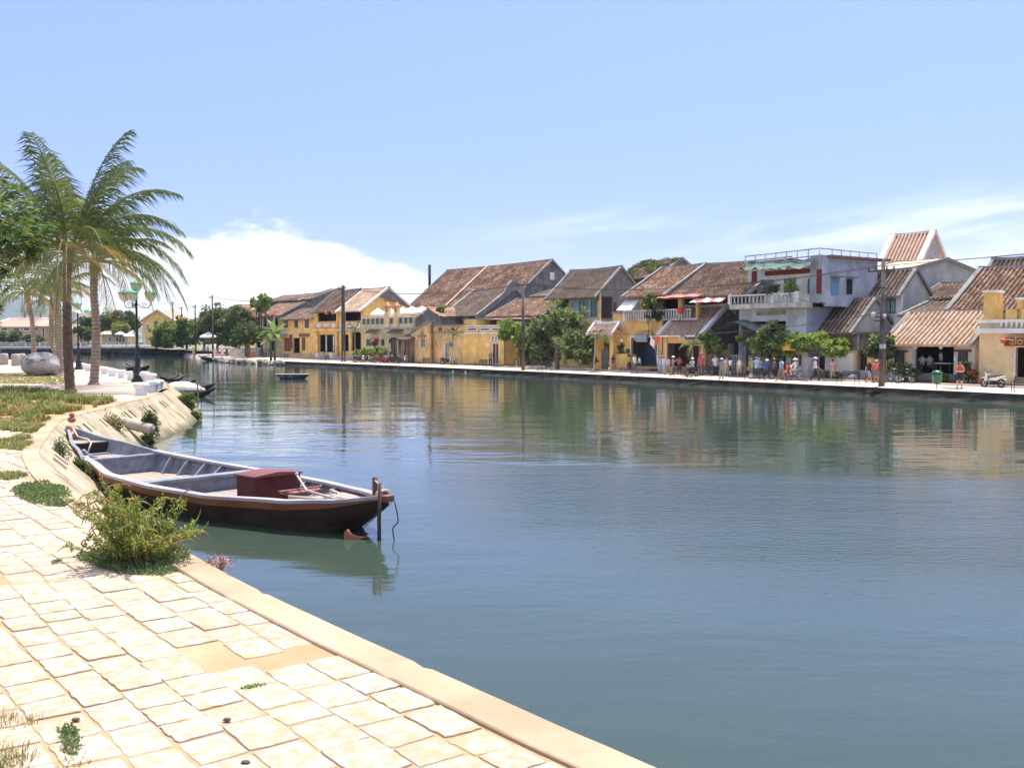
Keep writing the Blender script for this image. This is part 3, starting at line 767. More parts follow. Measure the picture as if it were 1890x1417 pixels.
zf=h.L(600,606).z;floor_slab(h,h.x0,h.x1,h.d,zf)
h3=h
h=simple('restaurant_house','yellow restaurant house with white geometric balcony screen and bright peach roof',625,670,569,(717,531),10.2,T_PEACH,P_YEL,holes=[zr_(Z2,q) for q in [(1155,665,1335,782,'o'),(1120,930,1200,1110,'o'),(1230,900,1335,1110,'o')]],seed=4,verge=M_TRIM,vw=.55,ridge=M_TRIMG,gm=P_YEL)
r=h.rect(*zr_(Z2,(1110,793,1340,862)));panel(h,'balcony_panel',r,MATS['orange_trim'],-.06,.07)
for q in [(1115,808,1165,860),(1275,808,1333,860)]: panel(h,'balustrade',h.rect(*zr_(Z2,q)),MATS['pale_blue_panel'],-.10,.05)
r=h.rect(*zr_(Z2,(1195,798,1253,865)));s_=panel(h,'lattice_screen',r,P_WHITE,-.10,.05)
b=MB()
for a in range(9):
    an=math.pi*a/8;cx,cz=(r[0]+r[1])/2,r[2]+.3;rr=(r[1]-r[0])*.38
    b.box(cx+rr*math.cos(an)-.07,cx+rr*math.cos(an)+.07,-.125,-.10,cz+rr*math.sin(an)*.8-.08,cz+rr*math.sin(an)*.8+.08)
b.box(r[0]+.2,r[1]-.2,-.125,-.10,r[2]+.05,r[2]+.18);b.build('lattice_pattern',mat('navy_paint',(.05,.07,.14),.7),s_)
r=h.rect(*zr_(Z2,(1090,870,1350,882)));h.box('ledge',r[0],r[1],-.35,.0,r[2],r[3],M_TRIM)
floor_slab(h,h.x0,h.x1,h.d,h.L(650,606).z)
# grey upper gable skin with little hood
yr,zr=h.yr,h.zr
b=MB();b.prism([(.0,yr*.62,h.ze+(zr-h.ze)*.55),(.0,h.d*.97,h.ze+.1),(.0,yr,zr-.15)][::-1],(.012,0,0));b.build('gable_render',P_GREY,h.o)
b=MB();b.box(.012,.25,yr-.7,yr+.7,h.ze+1.05,h.ze+1.2);b.build('hood',T_RUST,h.o)
for (a_,c_) in ((0,2.8),):
    b=MB();b.box(.02,.1,.6,1.4,1,3);b.build('side_door',M_WOOD,h.o)
# ---------- H5 pale terrace building with umbrellas
h=H('terrace_restaurant','pale two-storey restaurant with roof terrace of white parasols and two lantern pillars','restaurant',670,600,9.6)
x0=0;x1=h.L(765,600).x;zt=h.L(720,585).z;zm=h.L(720,606).z
hl=[h.rect(*zr_(Z2,q)) for q in [(1395,980,1447,1052),(1478,975,1525,1085),(1560,980,1590,1050),(1640,975,1665,1020)]]+[h.rect(*zr_(Z2,(1665,960,1725,1190)))]
h.wall(x0,x1,0,zm,P_PALE,hl);h.sides(x0,x1,0,zm,9,P_PALE)
h.box('terrace_floor',x0-.05,x1+.05,-.25,9,zm,zm+.14,P_OWHITE)
for i,r in enumerate(hl[:4]): h.win(r,M_GRN if i!=1 else M_WOOD,M_GLASS)
h.win(hl[4],M_WOOD,M_WOOD2,name='door')
zp=h.L(720,585).z;zp0=zm+.14
n=11;b=MB()
for i in range(n+1):
    xx=x0+(x1-x0)*i/n;b.box(xx-.14,xx+.14,-.2,.05,zp0,zp-.12)
b.build('parapet_post',P_PALE,h.o)
h.box('parapet_rail',x0-.1,x1+.1,-.24,.09,zp-.12,zp,M_TRIM);h.box('parapet_base',x0,x1,-.16,.0,zp0,zp0+.45,P_PALE)
b=MB();b.box(x0,x1,-.10,-.06,zp0+.45,zp-.12);b.build('parapet_grille',M_GRN,h.o)
for px_ in (1638,1738):
    r=h.rect(*zr_(Z2,(px_-24,640,px_+24,870)));b=MB();b.box(r[0],r[1],-.32,-.0,zm+.14,r[3]);b.build('lantern_pillar',P_CREAM,h.o)
    l=MB();xc=(r[0]+r[1])/2;l.box(xc-.42,xc+.42,-.55,.3,r[3],r[3]+.12);l.lathe([(.5,.12),(.38,.35),(.1,.75),(0,.9)],(xc,-.13,r[3]),4);l.box(xc-.25,xc+.25,-.35,.1,r[3]-.55,r[3]);l.build('tile_lantern',mat('terracotta_lantern',(.55,.25,.14),.8),h.o)
# set-back upper storey
yb=4.2;zu=h.L(*Z2(1500,645),yb).z
xb0=h.L(*Z2(1362,650),yb).x-.5;xb1=h.L(*Z3(540,700),yb).x
hl=[h.rect(*zr_(Z2,q),yb) for q in [(1560,655,1605,720),(1670,650,1700,720),(1790,655,1880,715)]]+[h.rect(*zr_(Z3,q),yb) for q in [(150,655,225,715),(260,655,335,715)]]
xb1-=2.2;h.wall(xb0,xb1,zm+.14,zu-.1,P_YEL,hl,dt=yb,name='upper_wall')
for r in hl: darkroom(h,r,dt=yb,dep=.6);h.win(r,M_WOOD,M_WOOD,dt=yb,name='shuttered_door')
for k,(a,c) in enumerate([(1430,1540),(1670,1800)]):
    r=h.rect(*zr_(Z2,(a,878,c,905)));awning(h,'window_canopy',r[0],r[1],r[3]+.1,0,.9,.55,T_BROWN)
r=h.rect(*zr_(Z2,(1360,866,1850,874)));h.box('string_course',r[0],r[1],-.12,.0,r[2],r[3]+.05,P_OWHITE)
h5=h
# parasols on the terrace
umb=mat('white_canvas',(.84,.82,.78),.85,.05)
def parasol(loc,label,w=2.6,hh=2.5,m=umb,cat='parasol',group='white parasols on the roof terrace'):
    e=empty('parasol',loc,label,cat,TH+ru(-.2,.2),group)
    b=MB();b.tube([(0,0,0),(0,0,hh)],.035,6);b.build('pole',M_WOOD2,e)
    b=MB();b.lathe([(w*.5,hh-.85),(w*.51,hh-.6),(w*.27,hh-.12),(.03,hh+.25)],n=8,sm=False)
    b.build('canopy',m,e);return e
zfl=h5.zb+zm+.14
for i,(px_,lab) in enumerate([(1520,'white parasol at the left end of the roof terrace'),(1645,'white parasol between the two lantern pillars of the terrace'),(1790,'white parasol just right of the lantern pillars'),(1885,'white parasol fourth from the left on the terrace')]):
    p=h5.L(*Z2(px_,610),1.9);parasol(WP(h5.s0+p.x,h5.t+1.9,zfl),lab,2.35)
for i,(px_,lab) in enumerate([(245,'white parasol second from the right end of the terrace'),(350,'white parasol at the right end of the roof terrace')]):
    p=h5.L(*Z3(px_,600),1.9);parasol(WP(h5.s0+p.x,h5.t+1.9,zfl),lab,2.4)
# ---------- little gate hut + H6 narrow yellow house
h=simple('lean_to_shed','small dark stained shed with wooden door between pale restaurant and yellow gable',735,760,*[625],(764,618),8.2,T_BROWN,P_DARK,holes=[zr_(Z2,(1810,985,1880,1200,'d'))],oh=.3,vw=0,D=(1.5,None),seed=5)
h=H('gable_house','narrow yellow house with a grey stepped gable and one shuttered window','house',793,640,8.6)
xl=h.L(759,640).x;zA=h.L(*Z3(235,920)).z;zB=h.L(*Z3(425,795)).z
rw=h.rect(*zr_(Z3,(335,975,383,1070)))
b=MB();n=6
for i in range(n): pass
# sloping-top facade built from a prism either side and above the window
X=lambda f: xl+(0-xl)*f
def ztop(x): return zA+(zB-zA)*(x-xl)/(0-xl)
def pr(xa,xb,za): b.prism([(xa,0,za),(xb,0,za),(xb,0,ztop(xb)),(xa,0,ztop(xa))],(0,.25,0))
b.prism([(xl,0,0),(rw[0],0,0),(rw[0],0,ztop(rw[0])),(xl,0,ztop(xl))],(0,.25,0));b.prism([(rw[1],0,0),(0,0,0),(0,0,ztop(0)),(rw[1],0,ztop(rw[1]))],(0,.25,0))
pr(rw[0],rw[1],rw[3]);b.box(rw[0],rw[1],0,.25,0,rw[2]);b.build('wall',P_YELD,h.o)
h.win(rw,P_OWHITE,M_GRN,trans=1)
r=h.rect(*zr_(Z3,(315,938,392,955)));h.box('window_hood',r[0],r[1],-.35,0,r[2],r[3],M_TRIMG)
b=MB();b.prism([(xl-.1,-.12,zA-.02),(0.,-.12,zB-.02),(0.,-.12,zB+.28),(xl-.1,-.12,zA+.28)],(0,.6,0));b.build('coping',M_TRIMG,h.o)
h.sides(xl,0,0,zA,6,P_YELD,left=True,right=False)
# grey gable storey set back
yb=2.5;a=h.L(*Z3(268,770),yb);c=h.L(*Z3(545,745),yb);pk=h.L(*Z3(425,655),yb)
b=MB();b.prism([(a.x,yb,0),(c.x,yb,0),(c.x,yb,c.z),(pk.x,yb,pk.z),(a.x,yb,a.z)],(0,4,0));b.build('upper_storey',P_GREY,h.o)
b=MB()
b.prism([(a.x-.2,yb-.25,a.z),(pk.x,yb-.25,pk.z+.05),(pk.x,yb-.25,pk.z+.3),(a.x-.2,yb-.25,a.z+.25)],(0,4.5,0));b.build('roof',M_TRIM,h.o)
b=MB();b.prism([(pk.x,yb-.25,pk.z+.05),(c.x+.2,yb-.25,c.z),(c.x+.2,yb-.25,c.z+.2),(pk.x,yb-.25,pk.z+.28)],(0,4.5,0));b.build('roof',T_RUST,h.o)
# ---------- H7 walled yellow compound
h=H('walled_shop','long yellow single-storey building with stained left half, panelled parapet and two doors','building',930,672,9.2)
xm=h.L(855,640).x;xl=h.L(793,640).x;zc=h.L(*Z3(620,840)).z;zc2=h.L(*Z3(1000,840)).z
hl=[h.rect(*zr_(Z3,(600,1012,643,1225)))];h.wall(xl,xm,0,zc,P_YELD,[(a_,b_,0,d_) for a_,b_,c_,d_ in hl]);h.win((hl[0][0],hl[0][1],0.02,hl[0][3]),M_TRIM,M_GRN,name='door')
hr=[h.rect(*zr_(Z3,(1115,1022,1187,1235)))];h.wall(xm,0,0,zc2,P_YEL,[(a_,b_,0,d_) for a_,b_,c_,d_ in hr],name='wall');h.win((hr[0][0],hr[0][1],.02,hr[0][3]),M_TRIM,M_WOOD,name='door')
for q in [(530,855,570,885),(665,855,705,885)]: panel(h,'inset_panel',h.rect(*zr_(Z3,q)),M_REDB,-.03,.06)
r=h.rect(*zr_(Z3,(440,822,800,838)));h.box('parapet_cap',r[0],r[1],-.15,.3,r[2],r[3],M_TRIMG)
r=h.rect(*zr_(Z3,(440,895,800,912)));h.box('cornice',r[0],r[1],-.14,-.003,r[2],r[3],M_TRIMG)
r=h.rect(*zr_(Z3,(808,826,1236,838)));h.box('parapet_cap',r[0]+.02,r[1]+.1,-.15,.3,r[2],r[3],M_TRIM)
r=h.rect(*zr_(Z3,(808,905,1236,920)));h.box('cornice',r[0]+.02,r[1]+.1,-.14,-.003,r[2],r[3],M_TRIM)
for q in [(845,852,950,893),(985,852,1088,893),(1110,852,1215,893)]:
    r=h.rect(*zr_(Z3,q));p=panel(h,'parapet_panel',r,M_TRIM,-.05,.05);b=MB();b.box(r[0]+.15,r[1]-.15,-.075,-.05,r[2]+.12,r[3]-.12);b.build('grille',M_GRN,p)
def glyph(h,cx,cz,w,par,m,y=-.1):
    """a two-character painted sign of short brush strokes"""
    b=MB()
    for k in (-1,1):
        c=cx+k*w*.27;u=w*.2
        b.box(c-u*.75,c+u*.75,y,y+.02,cz+u*.55,cz+u*.8);b.box(c-u*.9,c+u*.9,y,y+.02,cz+u*.0,cz+u*.25);b.box(c-u*.15,c+u*.12,y,y+.02,cz-u*1.2,cz+u*1.1)
        b.box(c-u*.8,c-u*.35,y,y+.02,cz-u*1.1,cz-u*.75);b.box(c+u*.3,c+u*.9,y,y+.02,cz-u*.9,cz-u*.6)
    b.build('painted_characters',m,par)
r=h.rect(*zr_(Z3,(1108,945,1178,1003)));p=panel(h,'sign_board',r,M_TRIM,-.07,.07);glyph(h,(r[0]+r[1])/2,(r[2]+r[3])/2,(r[1]-r[0])*.9,p,M_WOOD,-.095)
r=h.rect(*zr_(Z3,(590,858,650,900)));p=panel(h,'sign_board',r,P_CREAM,-.05,.05);glyph(h,(r[0]+r[1])/2,(r[2]+r[3])/2,(r[1]-r[0])*.9,p,M_WOOD,-.075)
panel(h,'notice_board',h.rect(*zr_(Z3,(1048,1022,1083,1065))),M_TRIM,-.06,.06)
panel(h,'meter_box',h.rect(*zr_(Z3,(653,1015,692,1060))),M_GRN,-.16,.16)
dR,_=h.gable(0,962,640);b=MB();b.box(-.25,.0,.001,dR,0,zc2-.9);b.build('side_wall',P_YEL,h.o);h.box('back_wall',xl,-.25,dR-.2,dR,0,zc2-1,P_YEL);h.box('side_wall',xl,xl+.2,.25,dR-.2,0,zc-.5,P_YELD)
h.box('roof_slab',xl+.2,-.26,.26,dR-.2,zc-.5,zc-.35,P_GREY)
# yellow stair-head box
r=h.rect(*zr_(Z3,(800,755,942,835)),.6);b=MB();b.box(r[0],r[1],.6,2.6,zc-.34,r[3]-.12);b.build('stair_head',P_YEL,h.o);h.box('stair_head_cap',r[0]-.1,r[1]+.1,.5,2.7,r[3]-.12,r[3],M_TRIMG)
# ---------- H8 great brown roof
h=simple('great_hall','largest house with very long brown tiled roof and tall grey gable',*[735],*[920],578,(936.5,495.5),19,T_RUST,P_DARK,seed=6,oh=.8,vw=.35,gm=P_GREY,lpk=(826,500))
pkx=h.gable(0,936.5,495.5)
b=MB();b.tube([(h.L(801,516,8).x,7.2,h.zr-5),(h.L(801,516,8).x,7.2,h.L(801,489,8).z)],.22,8);b.build('flue',M_DARK,h.o)
b=MB()   # raised pale seam of tiles down the slope
xm=h.x0+(h.x1-h.x0)*.42;sl=(h.zr-h.ze)/h.yr
b.prism([(xm-.25,-.7,h.ze-.7*sl+.12),(xm+.25,-.7,h.ze-.7*sl+.12),(xm+.25,-.7,h.ze-.7*sl+.26),(xm-.25,-.7,h.ze-.7*sl+.26)],(0,h.yr+.7,(h.yr+.7)*sl));b.build('roof_seam',T_PEACH,h.o)
b=MB();b.box(.0,.12,h.yr-.35,h.yr+.35,h.zr-2.6,h.zr-1.6);b.build('gable_vent',M_TRIM,h.o)
# ---------- H9 grey-brown roof with curved verges
h=simple('weathered_house','grey-brown tiled house with thick curved grey verges and dark open upper storey',822,889,576,(945,530),14,T_GREY,P_DARK,holes=[zr_(Z3,q) for q in [(640,700,800,812,'o'),(840,700,960,812,'o')]],seed=7,vw=.55,verge=M_TRIMG,oh=.7,gm=P_GREY,D=(4.6,None))
b=MB()
for k in (.0,):
    P=[(-.1,-.9,h.ze-.9*(h.zr-h.ze)/h.yr-.4)]
    for i in range(9):
        y=-.9+(h.yr+.9)*i/8;P.append((-.1,y,h.ze+(h.zr-h.ze)*y/h.yr+.35+.5*(math.sin(math.pi*i/8)*-.25)+(.55 if i>6 else 0)))
    P.append((-.1,h.yr+.8,h.zr+.7));P.append((-.1,h.yr+1.6,h.zr-.4));P.append((-.1,h.yr,h.zr-.5))
    b.prism(P,(.42,0,0))
b.build('curved_verge',M_TRIMG,h.o)
# ---------- H10 low rust roof
h=simple('low_roofed_house','low house with speckled rust tiles and a dark veranda beside the lamp-less pole',905,1008,578,(1052,547),12.5,T_RUST,P_DARK,holes=[zr_(Z3,q) for q in [(1130,715,1330,840,'o'),(1340,715,1420,770,'o')]],seed=8,vw=.25,oh=.6,D=(4.2,None))
awning(h,'metal_canopy',h.L(*Z3(950,715)).x,h.x1-1,h.ze-.35,0,1.6,.25,M_MET)
for q in [(1020,755,1045,825),(1070,755,1100,825)]: panel(h,'washing',h.rect(*zr_(Z3,q),.0),P_BLUEG,-1.0,.04)
b=MB();h.box('gable_patch',h.L(*Z3(1690,570)).x,h.L(*Z3(1720,570)).x,-.1,.1,h.L(*Z3(1690,670)).z,h.ze,P_BLUEG)
# ---------- H11 teal-windowed upper storey
h=simple('teal_window_house','two-storey house with teal window wall upstairs and big dark grey gable',1016,1107,538,(1141.5,496.5),12.5,T_GREY,P_CREAM,gm=P_GREY,holes=[zr_(Z4,q) for q in [(312,535,608,750,'o')]],seed=9,vw=.32,oh=.7,lpk=(1054,501))
r=h.rect(*zr_(Z4,(312,535,608,750)));h.box('window_wall',r[0],r[1],.185,.215,r[2],r[3],M_TEAL)
for q in [(400,552,495,745),(530,552,608,745)]: h.win(h.rect(*zr_(Z4,q),.1),M_TEAL,M_GLASS,dt=.1)
y1,zq=h.gable(0,*Z4(795,640));b=MB();b.box(-.02,.04,y1-.22,y1+.22,zq-1.0,zq+.6);b.build('side_door',M_WOOD,h.o)
for q in (290,610):
    p=h.L(*Z4(q,490));b=MB();b.prism([(p.x-.06,0,h.ze-.2),(p.x-.06,-.6,h.ze-.35),(p.x-.06,0,h.ze-1.0)],(.12,0,0));b.build('eave_bracket',M_WOOD,h.o)
# ---------- H12 overgrown roof behind
h=simple('overgrown_house','house behind with creeper-covered roof',1142,1215,508,(1229,476.5),22,T_BROWN,P_DARK,seed=10,vw=.3,D=(3.6,None),gm=P_GREY)
h12=h
# ---------- H13 double brown roof with porch terrace
H13=[]
for nm,xl,xr,ye,pk,tm_,sd in [('terrace_house',1155,1228,538,(1294,490),T_RUST,11),]:
    pass
h=H('porch_terrace_house','yellow shop house with plant-filled upstairs porch and two joined rust roofs','house',1222,640,8.6)
xl=h.L(1153,640).x;x1=h.L(1290,640).x;xA=0
zt=h.L(1190,590).z;hl=[h.rect(*zr_(Z4,(975,960,1258,1262)))]
h.wall(xl,0,0,zt-.12,P_YEL,[(hl[0][0],hl[0][1],.35,hl[0][3])]);b=MB()
r=hl[0];darkroom(h,r,dep=1.6,m=mat('blue_shop_goods',(.06,.09,.12),.8,.5,6));h.box('door_frame',r[0]-.12,r[0],-.04,.1,.3,r[3]+.12,M_TRIM);h.box('door_frame',r[1],r[1]+.12,-.04,.1,.3,r[3]+.12,M_TRIM);h.box('door_lintel',r[0],r[1],-.04,.1,r[3],r[3]+.12,M_TRIM)
h.box('doorstep',r[0]-.3,r[1]+.2,-1.2,-.0,0,.22,P_GREY)
q=h.rect(*zr_(Z4,(1045,938,1182,990)));h.box('shop_sign',q[0],q[1],-.5,-.3,q[2],q[3],mat('blue_fascia',(.25,.36,.47),.6));q=h.rect(*zr_(Z4,(1060,992,1182,1008)));h.box('shop_sign',q[0],q[1],-.46,-.34,q[2],q[3],mat('orange_fascia',(.75,.38,.08),.6))
panel(h,'wall_plaque',h.rect(*zr_(Z4,(925,1085,960,1130))),M_WOOD,-.05,.05)
h.box('terrace_floor',xl-.1,x1,-.2,10.5,zt-.12,zt+.05,P_OWHITE);h.sides(xl,x1,0,zt-.12,10.5,P_YEL)
zc=h.L(1190,611).z;h.box('string_course',xl-.06,.06,-.1,-.002,zc-.06,zc+.06,P_YELD)
zr0=h.L(1190,572).z
b=MB()
n=26
for i in range(n+1):
    xx=xl+(x1-1-xl)*i/n;b.box(xx-.05,xx+.05,-.15,-.05,zt+.05,zr0-.1)
b.build('balusters',M_TRIM,h.o);h.box('handrail',xl-.1,x1-.9,-.2,0,zr0-.1,zr0,M_TRIM)
for q in [(1065,480,1096,770),(1250,540,1282,770),(1480,490,1518,700),(1672,500,1698,640)]:
    r=h.rect(*zr_(Z4,q),.0);b=MB();b.box(r[0],r[1],.05,.4,zt+.05,h.L(1240,540,.0).z+.2);b.build('porch_column',P_YEL,h.o)
yb=2.6;zw=h.L(*Z4(1350,462),0).z;zw_=zw
hh=[h.rect(*zr_(Z4,q),yb) for q in [(1330,505,1480,655),(1530,510,1670,640),(1130,560,1240,740)]]
for q_ in hh: darkroom(h,q_,dt=yb,dep=1.)
h.wall(xl+.2,x1+5,zt+.05,zw+1.2,M_WOOD2,hh,dt=yb,name='upper_wall')
h.sides(xl,x1+5.4,zt+.06,zw,0,P_YEL) if False else None
yr=(AT(*Z4(1738,173),h.s0+h.L(1228,538).x)[0]-h.t);zR=AT(*Z4(1738,173),h.s0+h.L(1228,538).x)[1]-h.zb
xe0=h.L(*Z4(935,460)).x;xe1=h.L(*Z4(1385,462)).x;xe2=h.L(*Z5(505,492)).x+.5
roof(h,xe0,xe1,zw,zR,yr,2*yr,T_RUST,oh=.7,verge=M_TRIMG,vw=.32,seed=11,ridge=M_TRIMG,label='left half of the rust tiled roof with pale eaves')
roof(h,xe1+.1,xe2,zw-.25,zR-.05,yr,2*yr,T_BROWN,oh=.7,verge=M_TRIMG,vw=.30,seed=12,vl=False,label='darker right half of the tiled roof')
xg=h.L(*Z5(230,300),3).x
b=MB();b.prism([(xe2,0.3,zw-1),(xe2,yr,zR-.3),(xe2,2*yr,zw-1)],(.2,0,0));b.build('gable',P_GREY,h.o);b=MB();b.prism([(xe0,0.3,zw-.4),(xe0,yr,zR-.3),(xe0,2*yr,zw-.4)],(.2,0,0));b.build('gable',P_GREY,h.o)
h.box('side_wall',xe0,xe0+.2,yb,10,zt+.06,zw-.4,P_GREY)
cw=mat('white_awning_canvas',(.80,.77,.70),.85,.06);cr=mat('red_awning',(.62,.17,.14),.8,.12);
stripe,nt,bs=new_mat('striped_awning');bs.inputs['Roughness'].default_value=.8
tc=nt.nodes.new('ShaderNodeTexCoord');wv=nt.nodes.new('ShaderNodeTexWave');wv.inputs['Scale'].default_value=.22;wv.inputs['Distortion'].default_value=.3;nt.links.new(tc.outputs['Object'],wv.inputs[0]);nt.links.new(ramp(nt,wv.outputs[0],[(.35,(.60,.18,.15)),(.5,(.72,.66,.60))],'CONSTANT'),bs.inputs['Base Color'])
a=h.L(*Z4(915,495),-.2);c=h.L(*Z4(1080,495),-.2);awning(h,'awning',a.x,c.x,zw-.35,.1,1.5,1.25,cw,'white canvas awning at the left corner of the porch')
a=h.L(*Z4(1330,490));c=h.L(*Z4(1790,465));awning(h,'awning',a.x,c.x,zw-.25,.1,1.1,.35,cr,'flat red awning under the eaves')
a=h.L(*Z4(1720,530));c=h.L(*Z5(330,520));awning(h,'awning',a.x,c.x+.4,h.L(*Z5(200,515)).z+.25,.6,1.9,1.0,stripe,'red and white striped awning')
h13=h
# ---------- gatehouse
h=H('tiled_gate','small yellow garden gate with white-edged tiled cap roof','gate',1141,680,7.6)
a=h.L(*Z4(570,900));c=h.L(*Z4(770,900));zt=h.L(*Z4(670,880)).z
for q in [(570,598),(738,775)]:
    x_a,x_b=h.L(*Z4(q[0],1100)).x,h.L(*Z4(q[1],1100)).x;b=MB();b.box(x_a,x_b,0,.9,0,zt);b.build('gate_pillar',P_YEL,h.o)
    b=MB();b.prism([(x_b if q[0]<600 else x_a-.35,-.12,zt-.02),(x_b+.0 if q[0]<600 else x_a,-.12,zt-.9),(x_b+.35 if q[0]<600 else x_a,-.12,zt-.02)][::-1],(0,.12,0));b.build('arch_bracket',M_TRIM,h.o)
w0=h.L(*Z4(520,880)).x;w1=h.L(*Z4(825,880)).x;zz=h.L(*Z4(670,800)).z
b=MB();b.box(a.x,c.x,0,.9,zt-.2,zt+.05);b.build('lintel',P_YEL,h.o)
roof(h,w0+.2,w1-.2,zt+.15,zz,.5,1.0,T_PEACH,oh=.55,verge=M_TRIM,vw=.22,vh=.22,ridge=M_TRIM,ohx=.05,seed=13)
h.box('eave_trim',w0,w1,-.22,.0-.16,zt+.0,zt+.1,M_TRIM)
b=MB();b.box(h.L(*Z4(625,1100)).x,h.L(*Z4(700,1100)).x,.3,.35,.0,1.9);b.build('iron_gate',M_GRN,h.o)
# low garden wall beside the gate, and yellow wall with planted top
h=H('garden_wall','low yellow garden wall topped with planted shrubs right of the tiled gate','wall',1141,680,7.9)
r=h.rect(*zr_(Z4,(760,1140,905,1290)));h.box('wall',r[0],r[1]+.3,0,1.2,0,r[3],P_YEL);
h=H('courtyard_wall','tall yellow courtyard wall with shuttered recess behind the tiled gate','wall',1141,640,10.5)
r=h.rect(*zr_(Z4,(775,700,905,1140)));h.box('wall',r[0],r[1],0,.4,0,r[3],P_YEL);b=MB();q=h.rect(*zr_(Z4,(832,795,888,1100)));h.box('recess',q[0],q[1],-.03,.0-.003,q[2],q[3],P_YELD)
h.box('coping',r[0]-.1,r[1]+.1,-.1,.5,r[3],r[3]+.15,M_TRIMG)
r=h.rect(*zr_(Z4,(390,830,560,1180)));h.box('wall',r[0],r[1],0.5,.8,0,r[3],P_YELD)
# ---------- H14 white-verged low shop
h=simple('tile_roofed_shop','low yellow shop with broad white roof edges and a dark red interior',1224,1302,609,(1343,564),7.6,T_PEACH,P_YEL,holes=[zr_(Z4,(1360,1025,1742,1280,'x'))],seed=14,verge=M_TRIM,vw=.42,vh=.28,ridge=M_TRIM,gm=P_GREY,oh=.6)
r=h.rect(*zr_(Z4,(1360,1025,1742,1280)));darkroom(h,r,dep=1.0,m=mat('dark_red_goods',(.045,.010,.009),.8,.6,5))
h.box('eave_trim',h.x0-.2,h.x1+.2,-.66,-.62,h.ze-.62*(h.zr-h.ze)/h.yr-.10,h.ze-.6*(h.zr-h.ze)/h.yr+.04,M_TRIM)
q=h.rect(*zr_(Z4,(1490,945,1715,997)));p=panel(h,'shop_sign',q,M_TRIM,-.08,.08);b=MB();b.box(q[0]+.9,q[0]+2.1,-.12,-.08,q[2]+.1,q[3]+.25);b.build('carved_board',M_WOOD2,p)
for q in [(1352,890,1362,1280),(1745,890,1760,1280)]:
    r=h.rect(*zr_(Z4,q));h.box('pilaster',r[0],r[1]+.1,-.12,-.003,0,h.ze-.25,P_CREAM)
# ---------- H15 white modern house
h=H('modern_house','tall white flat-roofed house with balcony, red panels and torn green roof netting','house',1484,690,9.2)
xl=h.L(1364,600).x;zb_=h.L(1410,568).z;slat=h.rect(*zr_(Z5,(585,675,865,718)));dk=h.rect(*zr_(Z5,(430,775,860,1120)))
h.wall(xl,0,0,zb_,P_WHITE,[(dk[0],dk[1],0,dk[3]),slat]);darkroom(h,(dk[0],dk[1],0.1,dk[3]),dep=2.5);darkroom(h,slat,dep=.5);h.sides(xl,0,0,zb_,11,P_BLUEG)
b=MB()
for i in range(4):
    zz=slat[2]+(slat[3]-slat[2])*(i+.5)/4;b.box(slat[0],slat[1],.02,.12,zz-.06,zz+.06)
for i in (1,2): xx=slat[0]+(slat[1]-slat[0])*i/3;b.box(xx-.12,xx+.12,-.001,.14,slat[2],slat[3])
b.build('vent_louvres',P_LGREY,h.o)
bx0=h.L(1346,560,-1.4).x;bx1=h.L(1469,560,-1.4).x;zs=h.L(1410,560,-1.4).z;zs0=h.L(1410,568,-1.4).z
h.box('balcony_slab',bx0,0.3,-1.4,.6,zs0-.05,zs,P_OWHITE)
zrl=h.L(1410,545,-1.4).z;b=MB();n=34
for i in range(n+1):
    xx=bx0+(bx1-bx0)*i/n;k=(-1)**i*.09;b.tube([(xx,-1.33,zs),(xx+k,-1.33,(zs+zrl)/2),(xx,-1.33,zrl)],.035,4)
b.build('balustrade',P_WHITE,h.o);h.box('balcony_rail',bx0-.05,bx1+.1,-1.42,-1.24,zrl,zrl+.12,P_WHITE)
for f in (0,.66,1): xx=bx0+(bx1-bx0)*f;h.box('balcony_pier',xx-.12,xx+.12,-1.45,-1.2,zs,zrl+.2,P_WHITE)
b=MB();b.box(bx1,0.25,-1.36,-1.26,zs,zrl);b.build('balcony_panel',P_BLUEG,h.o)
# upper storey
yb=.6;ux0=h.L(1381,520,yb).x;ux1=h.L(1520,520,yb).x;zu=h.L(*Z5(800,278),yb).z
hl=[h.rect(*zr_(Z5,q),yb) for q in [(655,385,748,520),(845,375,960,520),(1065,375,1120,520)]]
h.wall(ux0,ux1-1.2,zs,zu,P_WHITE,hl,dt=yb,name='upper_wall')
for r in hl: h.win(r,M_BLU,M_BLU,dt=yb)
r=h.rect(*zr_(Z5,(670,292,1122,338)),yb);h.box('brick_band',r[0],r[1],yb-.05,yb-.002,r[2],r[3],M_REDB)
r=h.rect(*zr_(Z5,(545,305,592,518)),yb);h.box('brick_band',r[0],r[1],yb-.05,yb-.002,r[2],r[3],M_REDB)
r=h.rect(*zr_(Z5,(1163,290,1210,515)),yb);h.box('corner_pier',ux1-1.2,ux1,yb-.15,yb+.3,zs,zu+.72,P_BLUEG);h.box('brick_band',r[0],r[1],yb-.2,yb-.155,r[2],r[3],M_REDB)
yB,zB=h.gable(ux1,*Z5(1720,270));yB=min(yB,15)
b=MB();b.box(ux1-.2,ux1,yb+.3,yB,zb_,zu+.7);b.build('side_wall',P_BLUEG,h.o);h.box('back_wall',ux0,ux1-.2,yB-.2,yB,zb_,zu+.6,P_BLUEG);h.box('side_wall',ux0,ux0+.2,yb+.25,yB-.2,zb_,zu+.6,P_BLUEG)
h.box('roof_slab',ux0+.21,ux1-.21,yb+.26,yB-.25,zu-.1,zu+.1,P_GREY)
